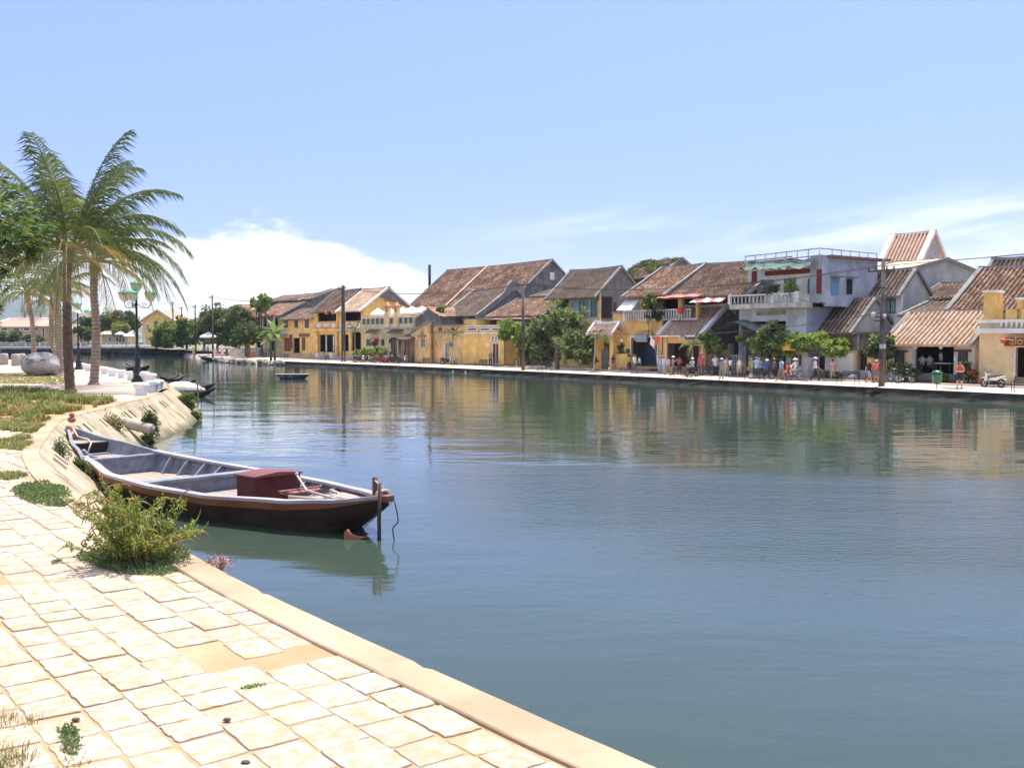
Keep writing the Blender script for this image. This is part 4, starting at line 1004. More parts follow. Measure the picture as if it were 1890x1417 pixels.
for q0,q1,q2,q3,m_ in [(1283,375,1355,530,mat('sky_blue_shutter',(.16,.27,.40),.7)),(1428,385,1480,520,M_DARK)]:
    ya,za=h.gable(ux1,*Z5(q0,q3));yc,zc=h.gable(ux1,*Z5(q2,q1));b=MB();b.box(ux1-.01,ux1+.06,ya,yc,za,zc);b.build('side_window',m_,h.o)
    b=MB();b.box(ux1,ux1+.5,ya-.2,yc+.2,zc+.1,zc+.2);b.build('window_hood',M_TRIMG,h.o)
b=MB();b.box(ux1-.5,ux1+.45,yb+.4,yB+1.2,zu+.62,zu+.80);b.build('tin_eave',M_MET,h.o)
# roof frame of pipes with netting
zf=h.L(*Z5(700,150),yb-.4).z;zf2=zf-.55;xr=ux1-.1
b=MB()
for zz in (zf,zf2):
    b.tube([(ux0,yb-.4,zz),(xr,yb-.4,zz+.15)],.06,5);b.tube([(xr,yb-.4,zz+.15),(xr,yB,zz+.1)],.06,5)
for i in range(8):
    xx=ux0+(xr-ux0)*i/7;b.tube([(xx,yb-.4,zu),(xx,yb-.4,zf+.15*i/7)],.05,5)
for i in range(1,7):
    yy=yb+(yB-yb)*i/6;b.tube([(xr,yy,zu),(xr,yy,zf+.15)],.05,5)
b.build('roof_frame',P_LGREY,h.o)
netm=mat('green_netting',(.10,.145,.125),.95,.55,1.2)
b=MB();n=22;m_=7;vs=[];a=h.L(*Z5(425,292),-1.6);c=h.L(*Z5(985,278),-1.6);d0=h.L(*Z5(515,215),yb-.4);d1=h.L(*Z5(1140,190),yb-.4)
for i in range(n+1):
    f=i/n
    for j in range(m_+1):
        g_=j/m_;lo=a.lerp(c,f);hi=d0.lerp(d1,f);p=lo.lerp(hi,g_)
        p.z+=-.22*math.sin(math.pi*g_)+.16*noise.noise(Vector((p.x*1.1,p.y*1.4,0)))+(.30*noise.noise(Vector((p.x*2,0,5))) if j==0 else 0)
        vs.append(p)
b.add(vs,[(i*(m_+1)+j,(i+1)*(m_+1)+j,(i+1)*(m_+1)+j+1,i*(m_+1)+j+1) for i in range(n) for j in range(m_) if noise.noise(Vector((i*.9,j*.9,3)))<.45])
b.build('roof_netting',netm,h.o)
h15=h
# tiled lean-to roof along its far side
h=simple('shed_building','ramshackle tin-roofed upper shed behind the modern house',*[1598],*[1688],494,(1706,476),26,T_SALMON,P_DARK,seed=15,oh=.8,vw=.1,D=(5,None),gm=P_LGREY)
# ---------- H16 brown-roofed house, mid right
h=simple('brown_roof_house','brown tiled cottage behind the white gate with louvred vent under its eaves',1483,1578,602,(1615,553),11.2,T_GREY,P_LGREY,seed=16,vw=.30,oh=.7,lpk=(1520,554),holes=[zr_(Z5,(1345,845,1440,868,'o'))])
awning(h,'porch_roof',h.L(*Z5(1000,900)).x,h.L(*Z5(1345,900)).x,h.L(*Z5(1150,860)).z,0,1.5,.75,T_BROWN)
h.box('eave_board',h.L(*Z5(1010,830)).x,h.L(*Z5(1330,830)).x,-.1,0,h.L(*Z5(1150,850)).z,h.L(*Z5(1150,835)).z,MATS['orange_trim'])
# ---------- H17
h=simple('blue_shutter_house','whitewashed upper house with blue shutters and plain grey gable behind the tall pole',1570,1664,536,(1699,500),16,T_GREY,P_WHITE,seed=17,vw=.35,gm=P_LGREY,oh=.6,holes=[zr_(Z6,(325,585,412,700,'w')),zr_(Z6,(0,425,60,515,'w'))],hp=M_TEAL,lpk=(1596,502))
# ---------- H18 tall peach gable
h=simple('tall_gable_house','tallest house at the back with steep bright peach roof and white edges',1625,1702,476,(1732,431.5),32,T_SALMON,P_LGREY,seed=18,verge=M_TRIM,vw=.6,vh=.3,ridge=T_SALMON,gm=P_LGREY,lpk=(1647,435))
# ---------- H19 stained wall house
h=H('stained_house','flat-topped dark stained house with open doorway and steps left of the tall pole','house',1632,700,8.8)
r=h.rect(*zr_(Z6,(0,870,290,1270)));x0=r[0]-1.6;z1=h.L(*Z6(150,870)).z;dr=h.rect(*zr_(Z6,(120,1005,178,1168)))
zs=h.L(*Z6(150,1005)).z
h.wall(x0,0.2,0,zs,P_YELD,[dr]);h.wall(x0,0.2,zs,z1,P_DARK,name='upper_wall');h.sides(x0,.2,0,z1,7,P_DARK);h.box('roof_slab',x0-.1,.3,-.3,7.1,z1,z1+.15,P_DARK)
h.win((dr[0],dr[1],dr[2],dr[3]),M_WOOD,M_DARK,name='door',dt=.1)
for k in range(3): h.box('step',dr[0]-.2,dr[1]+.5,-.9+.3*k,-.6+.3*k if k<2 else -.002,0,.2*(k+1),P_LGREY)
h.box('downpipe',h.L(*Z6(108,950)).x,h.L(*Z6(125,950)).x,-.15,-.02,0,z1,M_TRIMG)
# ---------- H23 / H24 fillers between roofs
h=simple('back_house','low dark-tiled house far behind, between the grey gable and the big right-hand roof',1700,1778,546,(1790,519),26,T_BROWN,P_DARK,seed=19,vw=.2,D=(3.2,None),holes=[zr_(Z6,(745,565,830,600,'o'))])
h=simple('back_cottage','small weathered roof peeping above the peach-tiled tavern',1668,1752,578,(1790,556),14,T_GREY,P_DARK,seed=20,vw=.3,D=(3.4,None))
# ---------- H20 tavern
h=H('tavern','open-fronted tavern with broad peach tiled roof and off-white stained walls','tavern',1800,622,8.4)
x0=h.L(1640,640).x;ze=h.L(1797,624).z;op=h.rect(*zr_(Z6,(568,920,888,1192)));wl=h.rect(*zr_(Z6,(402,1018,485,1130)));wr=h.rect(*zr_(Z6,(922,1015,1002,1140)))
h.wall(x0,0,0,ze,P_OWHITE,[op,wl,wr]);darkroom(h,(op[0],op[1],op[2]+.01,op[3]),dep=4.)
yq,zR=h.gable(x0,1682,578);dd=2*yq;h.sides(x0,0,0,ze,dd,P_OWHITE,zR,dd/2)
for r in (wl,wr):
    w_=h.win(r,M_WOOD,M_GRN,bars=3);b=MB();b.box(r[0]-.25,r[1]+.25,-.12,0,r[3],r[3]+.14);b.build('lintel',M_WOOD,w_)
h.box('plinth',op[0]-.3,op[1]+.3,-.35,0,0,op[2],P_GREY);h.box('floor_slab',x0+.3,-.3,.23,dd-.3,op[2]-.2,op[2]-.005,P_GREY)
h.box('roller_blind',op[0],op[1]-.6,.06,.12,op[3]-.22,op[3]+.0,mat('orange_blind',(.45,.13,.06),.8))
roof(h,x0,0,ze,zR,dd/2,dd,T_PEACH,oh=.75,verge=M_TRIMG,vw=.26,seed=21,pitch=.36,ridge=T_PEACH)
panel(h,'notice_board',h.rect(*zr_(Z6,(505,1018,548,1100))),P_CREAM,-.04,.04)
panel(h,'wall_plaque',h.rect(*zr_(Z6,(890,1055,918,1085))),mat('blue_white_plaque',(.5,.56,.7),.5),-.05,.05)
tv=h
# ---------- H21/22 big right-hand roof
h=simple('large_roofed_house','large rust-brown roofed house rising behind the yellow cafe, at right edge',1757,1905,558,(1960,498),15,T_RUST,P_DARK,seed=22,vw=.4,oh=.7,lpk=(1812,496),holes=[zr_(Z6,q) for q in [(880,632,990,688,'o'),(1010,632,1120,688,'o'),(1215,632,1400,688,'o')]])
h=simple('rear_roof_house','rear house showing only its ridge above the large right-hand roof',1822,1900,500,(1935,480),27,T_BROWN,P_DARK,seed=23,vw=.3,lpk=(1835,479))
# ---------- H25 yellow cafe
h=H('yellow_cafe','bright yellow flat-fronted cafe with white parapet mouldings at right edge','cafe',1806,700,8.0)
x1=h.L(1990,700).x;z1=h.L(*Z6(1250,865)).z;zp=h.L(*Z6(1250,752)).z;op=h.rect(1875,641,1915,697)
h.wall(0,x1,0,z1,P_CREAM,[op]);h.sides(0,x1,0,z1,8,P_CREAM)
darkroom(h,op,dep=1.6,m=mat('warm_shop_goods',(.10,.04,.02),.7,.7,4))
h.box('door_frame',op[0]-.14,op[0],-.05,.1,op[2],op[3]+.1,M_TRIM);h.box('door_lintel',op[0],op[1],-.05,.1,op[3],op[3]+.12,M_TRIM);h.box('door_frame',op[1],op[1]+.14,-.05,.1,op[2],op[3]+.1,M_TRIM)
h.box('cornice',-.2,x1,-.35,.2,z1,z1+.32,M_TRIM);h.box('parapet',0,x1,-.05,.15,z1+.32,zp-.2,P_PALE);h.box('parapet_cap',-.1,x1,-.22,.25,zp-.2,zp,M_TRIM)
b=MB();
for i in range(9): xx=1.6+i*.34;b.lathe([(.09,0),(.05,.12),(.1,.28),(.06,.42),(.09,.5)],(xx,-.16,z1+.36),6)
b.build('balusters',M_TRIM,h.o)
h.box('roof_slab',.2,x1-.2,.2,7.8,z1-.1,z1+.1,P_GREY)
r=h.rect(*zr_(Z6,(1130,530,1210,745)),.6);h.box('chimney_stack',r[0],r[1],.6,1.8,z1,r[3],P_YEL);h.box('chimney_cap',r[0]-.08,r[1]+.08,.52,1.88,r[3],r[3]+.14,M_TRIM)
r=h.rect(*zr_(Z6,(1310,665,1500,745)),.8);h.box('roof_pier',r[0],x1,.8,2.6,z1,r[3],P_YEL);r=h.rect(*zr_(Z6,(1405,590,1440,665)),.8);h.box('roof_pier',r[0],r[1],.8,1.6,z1,r[3],P_YEL);h.box('pier_cap',r[0]-.1,x1,.7,1.7,r[3],r[3]+.15,M_TRIM)
# sign reading 'alo'
sx=h.L(1862,626).x;sb=MB();sb.box(sx,sx+4.2,-.55,-.45,h.L(1875,640).z+.05,h.L(1875,627).z);sg_=sb.build('shop_sign',mat('maroon_board',(.20,.05,.035),.6),h.o)
awning(h,'sign_canopy',sx-.2,sx+4.4,h.L(1875,625).z+.05,0,.8,.15,MATS['maroon_board'])
cu=bpy.data.curves.new('lettering','FONT');cu.body='alo';cu.size=.75;cu.extrude=.02;cu.align_x='LEFT'
lo=bpy.data.objects.new('lettering',cu);COL.objects.link(lo)
dg=bpy.context.evaluated_depsgraph_get();me=bpy.data.meshes.new_from_object(lo.evaluated_get(dg));bpy.data.objects.remove(lo)
me.materials.clear();me.materials.append(mat('gold_letter',(.62,.42,.08),.5));lt=bpy.data.objects.new('sign_lettering',me);COL.objects.link(lt);lt.parent=sg_;lt.location=(sx+.35,-.58,h.L(1875,640).z+.16);lt.rotation_euler=(math.pi/2,0,0)
# ---------- white garden gate with pillars left of the stained house
h=H('white_gate','white painted garden wall and doorway under the leafy arbour','garden gate',1572,700,7.4)
a=h.rect(*zr_(Z5,(862,1055,1045,1295)));dd_=h.rect(*zr_(Z5,(903,1075,1018,1200)))
h.wall(a[0],a[1],0,a[3],P_WHITE,[dd_],th=.3);c=h.rect(*zr_(Z5,(1045,1110,1075,1295)));h.box('gate_pillar',a[1],c[1],-.1,.5,0,c[3],P_WHITE)
h.win(dd_,M_TRIM,M_GRN,name='door',bars=2)
c=h.rect(*zr_(Z5,(1228,1075,1482,1270)));h.box('wall',c[0],c[1],0,.3,0,c[3],P_WHITE)
h.box('dark_porch',h.L(*Z5(1080,1200)).x,c[0],.8,1.2,0,c[3]-.3,M_DARK)
h.box('shrine_pedestal',h.L(*Z5(1165,1200)).x,h.L(*Z5(1200,1200)).x,-.2,.3,0,h.L(*Z5(1180,1225)).z,P_LGREY)
# wooden fence in front of the modern house, with iron gate
h=H('plank_fence','weathered plank fence and iron gate in front of the white modern house','fence',1380,690,7.6)
a=h.rect(*zr_(Z5,(120,1080,330,1260)));b=MB();x=a[0]
while x<a[1]: w_=ru(.1,.16);b.box(x,x+w_,0,.04,0,a[3]+ru(-.06,.04));x+=w_+.012
b.build('planks',mat('grey_wood',(.16,.14,.12),.9,.35,3),h.o)
a=h.rect(*zr_(Z5,(335,1085,480,1250)));b=MB()
for i in range(10): xx=a[0]+(a[1]-a[0])*i/9;b.box(xx-.025,xx+.025,0,.05,.1,a[3])
for zz in (.2,a[3]*.5,a[3]-.1): b.box(a[0],a[1],.05,.08,zz,zz+.06)
b.build('iron_gate',mat('pale_iron',(.38,.42,.46),.6),h.o)
for q in (335,480): xx=h.L(*Z5(q,1100)).x;h.box('gate_post',xx-.15,xx+.15,-.05,.35,0,h.L(*Z5(q,985)).z,P_GREY)
a=h.rect(*zr_(Z5,(500,1090,860,1260)));h.box('wall',a[0],a[1],.1,.3,0,a[3],P_DARK)
# grey netting shade over that yard
b=MB();vs=[];n=12
p0=WP(SV(*Z5(165,880),8.0)[0],8.0,SV(*Z5(165,885),8.0)[1]);p1=WP(SV(*Z5(590,880),8.0)[0],8.0,SV(*Z5(590,860),8.0)[1]);vv=Vector((V[0],V[1],0))
for i in range(n+1):
    for j in range(5):
        f=i/n;g_=j/4;vs.append(p0+(p1-p0)*f+vv*(g_*2.6)+Vector((0,0,.9*math.sin(math.pi*min(1,f*1.1))*.9+g_*.5+.12*noise.noise(Vector((f*6,g_*4,1))))))
b.add(vs,[(i*5+j,(i+1)*5+j,(i+1)*5+j+1,i*5+j+1) for i in range(n) for j in range(4)])
o=b.build('shade_netting',mat('grey_netting',(.20,.25,.23),.95,.35,1.5));fit_origin(o,p0);tag(o,'grey-green shade netting sagging over the yard beside the plank fence','netting')
# ---------- houses rising behind the leftmost restaurant
h=simple('rear_grey_house','grey rendered back house with white-edged gable above the lantern restaurant',487,556,552,(553,539.5),20,T_BROWN,P_DARK,gm=P_GREY,seed=30,verge=M_TRIM,vw=.3,D=(4.0,None))
h=simple('rear_brown_house','brown-tiled back house with long grey gable left of the yellow restaurant',562,577,550,(612,533),19,T_RUST,P_GREY,seed=31,verge=M_TRIMG,vw=.3,D=(5.0,None))
for nm,lab,x0,y0,x1,y1,t in [('roof_ridge_house','distant roof just showing between the great hall and the teal-windowed house',985,534,1012,560,22)]:
    simple(nm,lab,x0,x1,545,(1030,534),t,T_BROWN,P_DARK,seed=33,D=(3,None))
# steps and kerb in front of the terrace row
kb=MB()
for s_a,s_b in ((-118,-88),(-60,-46),(-44,-30),(-26,-14),(-9,14)):
    kb=MB();nn=int((s_b-s_a)/2)
    for i in range(nn):
        a=s_a+(s_b-s_a)*i/nn;c=s_a+(s_b-s_a)*(i+.97)/nn;ta,tc_=tE(a)+5.3,tE(c)+5.3
        P=[WP(a,ta,.55),WP(c,tc_,.55),WP(c,tc_+.3,.55),WP(a,ta+.3,.55)];kb.prism(P,(0,0,.19))
    tag(kb.build('road_kerb',mat('kerb_stone_far',(.6,.47,.37),.9)),kind='structure')
rd=MB();vs=[];S_=[20,0,-15,-26,-48,-77,-95,-104]
for s_ in S_: vs+=[WP(s_,tE(s_)+5.61,ground_z(s_,tE(s_)+5.61)+.006),WP(s_,tE(s_)+8.0,ground_z(s_,tE(s_)+8.)+.006)]
rd.add(vs,[(2*i,2*i+1,2*i+3,2*i+2) for i in range(len(S_)-1)]);tag(rd.build('road',mat('street_surface',(.27,.25,.23),.95,.25,.8)),kind='structure')
# stone plinth terrace before the left-hand restaurants
h=H('stone_steps','long grey stone steps before the left-hand yellow restaurants','steps',670,650,8.6,.6)
a=h.L(470,650).x;
for k in range(3): h.box('step',a,0,.5*k-.4,(.5*k+.1) if k<2 else 1.6,0,.17*(k+1),P_LGREY if k else P_GREY)
# ================================================================ BOATS
def interp(T,x):
    if x<=T[0][0]: return T[0][1]
    for (a,b),(c,d) in zip(T,T[1:]):
        if x<=c:
            f=(x-a)/(c-a);f=f*f*(3-2*f)*.5+f*.5;return b+(d-b)*f
    return T[-1][1]
def hull(L,HB,GZ,KZ,par,mout,min_,n=40,thick=.07,flare=.72,band=None):
    """open hull: outer planking, inner planking"""
    o=MB();i_=MB();bd=MB();st=[]
    for k in range(n+1):
        u=L*k/n;hb=interp(HB,u);g=interp(GZ,u);kz=min(interp(KZ,u),g-.06)
        sec=[]
        for w,f in ((-1,1),(-.94,.72),(-.80,.4),(-flare*.82,.15),(-.35,.02),(0,0),(.35,.02),(flare*.82,.15),(.80,.4),(.94,.72),(1,1)):
            sec.append((u,w*hb,kz+(g-kz)*f))
        st.append(sec)
    m=len(st[0]);vs=[p for s in st for p in s];fs=[]
    for a in range(n):
        for b in range(m-1): fs.append((a*m+b,(a+1)*m+b,(a+1)*m+b+1,a*m+b+1))
    o.add(vs,fs,0,True)
    for k_ in (0,n): o.add(st[k_],[tuple(range(m))],0)
    # painted strake under the gunwale
    out=o.build('hull',mout,par)
    vs=[];
    for s in st:
        for (x,y,z) in s:
            hb=max(abs(s[0][1]),.02);sc=max(.0,(hb-thick)/hb);vs.append((x,y*sc,z+ (thick if abs(y)<hb*.9 else 0)))
    i_.add(vs,[tuple(reversed(f)) for f in fs],0,True)
    for k_ in (0,n): i_.add(vs[k_*m:(k_+1)*m],[tuple(range(m))],0)
    i_.build('inner_planking',min_,par)
    return st
def rail(st,par,m,w=.16,h=.05,a=0,b=None,name='gunwale',over=.03):
    b=len(st)-1 if b is None else b
    for side in (0,-1):
        g=MB();P=[Vector(s[side]) for s in st[a:b+1]];vs=[]
        for k,p in enumerate(P):
            sg=1 if p.y>0 else -1;hb=abs(p.y);inn=max(0.,hb-w)
            vs+=[(p.x,sg*(hb+over),p.z-.01),(p.x,sg*(hb+over),p.z+h),(p.x,sg*inn,p.z+h),(p.x,sg*inn,p.z-.01)]
        n=len(P);g.add(vs,[(4*k+q,4*(k+1)+q,4*(k+1)+(q+1)%4,4*k+(q+1)%4) for k in range(n-1) for q in range(4)]+[(0,1,2,3),(4*n-1,4*n-2,4*n-3,4*n-4)]);g.build(name,m,par)
def strake(st,par,m,a,b,f0,f1,name='strake'):
    for side in (0,1):
        g=MB();vs=[]
        for s in st[a:b+1]:
            q=s[:3] if side==0 else s[-1:-4:-1]
            def at(f):   # f: 1 top .. .4
                (x,y,z),(x1,y1,z1),(x2,y2,z2)=q
                if f>.72: t=(1-f)/.28;return (x,y+(y1-y)*t,z+(z1-z)*t)
                t=(.72-f)/.32;return (x,y1+(y2-y1)*t,z1+(z2-z1)*t)
            A=at(f0);B_=at(f1);o=.025 if A[1]>0 else -.025
            vs+=[(A[0],A[1]+o,A[2]),(B_[0],B_[1]+o,B_[2]),(B_[0],B_[1]-o,B_[2])]
        n=len(vs)//3;g.add(vs,[(3*k+q,3*k+3+q,3*k+4+q,3*k+1+q) for k in range(n-1) for q in range(2)]);g.build(name,m,par)
hullm,nt,bs=new_mat('hull_weathered_paint');bs.inputs['Roughness'].default_value=.8
c=ramp(nt,noise_node(nt,1.6,8,.7,(.5,1,1.6)),[(.35,(.018,.009,.007)),(.58,(.042,.017,.013)),(.75,(.11,.08,.055))])
c=mixc(nt,ramp(nt,noise_node(nt,7,8,.75),[(.62,0.),(.70,.55)]),c,(.22,.19,.14));nt.links.new(c,bs.inputs['Base Color']);bump(nt,bs,noise_node(nt,6,6,.7,(.4,1,2)),.4,.02)
algae(hullm,.0,.22,(.085,.08,.05))
greyp,nt,bs=new_mat('boat_grey_paint');bs.inputs['Roughness'].default_value=.65
c=ramp(nt,noise_node(nt,3,8,.7),[(.35,(.12,.135,.16)),(.62,(.24,.26,.30))]);c=mixc(nt,ramp(nt,noise_node(nt,12,6,.7),[(.60,0.),(.72,.5)]),c,(.36,.33,.29));nt.links.new(c,bs.inputs['Base Color']);bump(nt,bs,noise_node(nt,14,5),.3,.01)
railm=plaster('gunwale_lilac_paint',(.36,.33,.36),(.17,.15,.15),.7,off=50,edge=(.4,.6),rough=.6)
orng=plaster('strake_brown',(.20,.075,.032),(.07,.035,.025),.6,off=52,rough=.6)
plank,nt,bs=new_mat('deck_planks');bs.inputs['Roughness'].default_value=.85
br=nt.nodes.new('ShaderNodeTexBrick');tc=nt.nodes.new('ShaderNodeTexCoord');nt.links.new(tc.outputs['Object'],br.inputs[0]);br.inputs['Scale'].default_value=1;br.inputs['Brick Width'].default_value=2.6;br.inputs['Row Height'].default_value=.30;br.inputs['Mortar Size'].default_value=.012
br.inputs[1].default_value=(.36,.28,.235,1);br.inputs[2].default_value=(.28,.215,.18,1);br.inputs[3].default_value=(.04,.03,.025,1)
c=mixc(nt,ramp(nt,noise_node(nt,3,8,.75,(1,6,1)),[(.4,0.),(.7,.6)]),br.outputs[0],(.42,.36,.31));nt.links.new(c,bs.inputs['Base Color']);bump(nt,bs,noise_node(nt,6,6,.7,(1,8,1)),.3,.01)
maroon=plaster('maroon_box_paint',(.085,.018,.018),(.17,.07,.06),.5,off=55,edge=(.4,.6),rough=.55)
Bw=Vector((-2.3,19.0,0));Sx=(-9.8,9.1);BLn=math.hypot(*Sx);ang=math.atan2(Sx[1],Sx[0])
# local x: bow -> stern, local y: +y is towards the far side (rotated frame), near side is -y
big=empty('wooden_boat',Bw,'long open wooden river boat with grey inside, brown hull and maroon engine box','boat',ang)
HB=[(0,.03),(.5,.36),(1,.62),(2,1.03),(4,1.50),(6,1.63),(8,1.52),(10,1.12),(11.5,.72),(13.38,.12)]
GZ=[(0,.75),(1,.62),(2,.56),(4,.51),(6,.52),(8,.56),(10,.70),(12,.96),(13.38,1.24)]
KZ=[(0,.60),(.35,.42),(.9,.12),(1.35,-.12),(2.2,-.28),(5,-.35),(9,-.33),(10.5,-.15),(12,.30),(13.38,.95)]
st=hull(13.38,HB,GZ,KZ,big,hullm,greyp,n=60)
rail(st,big,railm,.17,.05,0,47);rail(st,big,greyp,.07,.035,47,60,name='stern_rail',over=.02)
strake(st,big,orng,0,60,.99,.82)
def hbf(u): return interp(HB,u)
def deck(u0,u1,z,name='deck',m=plank,f=.90,th=.04):
    g=MB();vs=[];n=10
    for k in range(n+1):
        u=u0+(u1-u0)*k/n;hb=hbf(u);gz=interp(GZ,u);kz=interp(KZ,u)
        t=max(.05,(z-kz)/(gz-kz));w=hb*(interp([(0,.0),(.02,.35),(.15,.58),(.4,.79),(.72,.93),(1,1)],t))-.075
        vs+=[(u,-w,z),(u,w,z),(u,-w,z-th),(u,w,z-th)]
    g.add(vs,[q for k in range(n) for q in ((4*k,4*k+4,4*k+5,4*k+1),(4*k+2,4*k+3,4*k+7,4*k+6))]+[(0,1,3,2),(4*n,4*n+2,4*n+3,4*n+1)]);return g.build(name,m,big)
deck(.5,2.6,.50,'bow_deck');deck(2.6,6.6,.18,'floor_boards');deck(7.2,10.35,.26,'floor_boards');deck(10.6,11.9,.62,'floor_boards');deck(12.15,13.1,.95,'stern_seat')
def thwart(u,z0,z1,w=.12,m=greyp,name='crossbeam'):
    g=MB();hb=hbf(u)*.95-.04;f0_=max(.55,min(1,.66+.34*(z0+.3)/.85));g.prism([(u,-hb*f0_,z0),(u,hb*f0_,z0),(u,hb,z1),(u,-hb,z1)],(w,0,0));return g.build(name,m,big)
thwart(6.6,.05,.50,.10);thwart(6.45,.50,.56,.34);thwart(7.15,.10,.42,.05);thwart(7.2,.42,.47,.18);thwart(10.35,.2,.66,.10);thwart(10.3,.66,.71,.28);thwart(11.9,.6,.66,.25);thwart(2.5,.1,.50,.06);thwart(12.1,.6,.93,.05,M_DARK)
k_=0
for u in [3.0,3.7,4.4,5.1,5.8,7.9,8.5,9.1,9.7]:
    for sd in (-1,1):
        hb=hbf(u);gz=interp(GZ,u);g=MB()
        g.prism([(u,sd*(hb-.09),gz-.02),(u,sd*(hb-.20),gz-.02),(u,sd*(hb*.72-.16),.22),(u,sd*(hb*.72-.05),.22)],(.075,0,0));g.build('rib',greyp,big)
# engine box with a low pitched lid
g=MB();g.box(3.62,4.30,-.62,.50,.2,.83);bx=g.build('engine_box',maroon,big)
g=MB();g.prism([(3.58,-.66,.832),(3.58,.54,.832),(3.58,.54,.86),(3.58,-.05,.915),(3.58,-.66,.86)],(.76,0,0));g.build('box_lid',plaster('maroon_lid_paint',(.20,.065,.06),(.30,.16,.14),.5,off=57,rough=.5),bx)
g=MB();g.box(2.75,3.25,-.55,.15,.50,.575);g.box(3.0,3.1,-.7,.3,.575,.60);g.build('hatch_board',plaster('faded_maroon',(.24,.10,.085),(.32,.2,.17),.5,off=58),big)
g=MB();g.tube([(3.35,-.35,.83),(2.4,.1,.66),(1.25,.25,.62)],[.022,.026,.03],8);g.lathe([(0,-.045),(.04,-.02),(.045,0),(.04,.02),(0,.045)],(3.38,-.36,.86),8);g.build('tiller_pole',mat('pale_pole',(.42,.36,.32),.7),big)
g=MB();g.tube([(3.3,-.32,.52),(3.32,-.34,.85)],.014,6);g.build('tiller_rod',M_WOOD,big)
for q in ([(1.2,-.1,.56),(1.9,.35,.58),(2.3,.6,.60)],[(1.4,.1,.57),(2.0,-.4,.58),(2.4,-.5,.60)]):
    g=MB();g.tube(q,.03,6);g.build('oar',mat('pale_pole',(.42,.36,.32)),big)
g=MB();pp_=[(1.3+.12*math.cos(a*.8),.15+.12*math.sin(a*.8),.585+.01*a*.2) for a in range(30)];g.tube(pp_,.014,5);g.build('rope_coil',mat('rope_beige',(.55,.45,.34),.9),big)
g=MB();g.box(-.06,.28,-.10,.10,.68,.79);g.lathe([(.05,0),(.05,.32),(.03,.34)],(.32,.05,.78),8);g.box(.15,.40,-.14,-.10,.76,.83);g.build('bow_block',plaster('rusty_brown',(.20,.08,.05),(.08,.04,.03),.6,off=60),big)
g=MB()
for k in range(3): g.tube([(.10+.05*k,.13*math.cos(a*.7),.80+.09*math.sin(a*.7)) for a in range(10)],.018,5)
g.tube([(.2,0,.88),(.3,.04,1.02),(.25,.1,1.06),(.1,-.05,.85)],.016,5);g.build('mooring_rope',mat('rope_beige',(.55,.45,.34),.9),big)
g=MB();g.tube([(13.3,-.05,1.25),(12.9,.0,1.05),(12.4,-.05,1.01),(11.9,.1,.96),(11.8,.25,.70)],.022,6);g.build('stern_rope',MATS['rope_beige'],big)
g=MB();g.prism([(13.15,-.08,.95),(13.48,-.08,1.28),(13.38,-.08,1.34),(13.1,-.08,1.12)],(0,.16,0));g.build('stern_post',mat('dull_orange_paint',(.46,.20,.12),.7),big)
g=MB();g.prism([(9.15,.0,.0),(9.15,0,.0),(9.15,0,.0)],(0,0,0)) if False else None
for (u_,sd) in ((5.6,1),(11.2,1)):
    hb=hbf(u_);z_=interp(GZ,u_);g=MB();g.tube([(u_-.05,sd*(hb-.12),z_-.0),(u_,sd*(hb-.28),z_-.16),(u_+.05,sd*(hb-.55),z_-.24)],[.05,.05,.03],6);g.build('knee_bracket',greyp,big)
# jar on the stern
j=MB();j.lathe([(.06,0),(.10,.04),(.11,.09),(.06,.14),(.05,.16),(.075,.19),(.065,.24),(.02,.27)],n=12);jm=plaster('clay_jar',(.42,.14,.10),(.7,.6,.55),.8,off=61);j_=j.build('incense_jar',jm)
pj=G(128,785,1.35);a_=OUT[0]
j_.location=big.matrix_world@Vector((0,0,0))+Vector((0,0,0));j_.location=Vector((Bw.x+Sx[0]/BLn*13.25-.0,Bw.y+Sx[1]/BLn*13.25,1.42));tag(j_,'small red and white jar standing on the stern of the long boat','jar')
# mooring stake, hanging line and rusty rudder blade at the bow
p0=G(694,985,0);s_=MB();s_.tube([(0,0,-1.2),(.0,0,.4),(.02,0,1.05)],[.036,.036,.03],8);s_=s_.build('mooring_stake',mat('wet_dark_wood',(.045,.03,.025),.6,.3),loc=Vector((-2.45,18.85,0)));tag(s_,'dark wooden stake rising from the water beside the boat bow','stake')
g=MB();bw=Vector((-2.22,18.92,.70));P=[bw+Vector((.05,-.02,0)),bw+Vector((.12,-.06,-.35)),bw+Vector((.02,-.06,-.5)),bw+Vector((.07,-.08,-.8))];g.tube(catmull(P,4),.012,5);g.tube([bw+Vector((0,0,-.02)),Vector((-2.95,19.1,.02))],.008,4);o=g.build('mooring_line',mat('dark_line',(.04,.03,.03),.9));fit_origin(o,bw);tag(o,'dark slack mooring line hanging from the boat bow to the water','rope')
g=MB();q=G(662,990,0.);q=Vector((-3.05,18.85,0));g.prism([q+Vector(v) for v in [(-.05,0,-.15),(-.05,0,.13),(.0,0,.19),(.07,0,.09),(.18,0,.05),(.34,0,.04),(.24,0,.0),(.12,0,-.08)]],(.03,.07,0));o=g.build('rudder_blade',plaster('rust_orange',(.42,.16,.10),(.16,.07,.05),.6,off=62));fit_origin(o,q);tag(o,'rusty orange rudder blade poking out of the water under the bow','rudder')
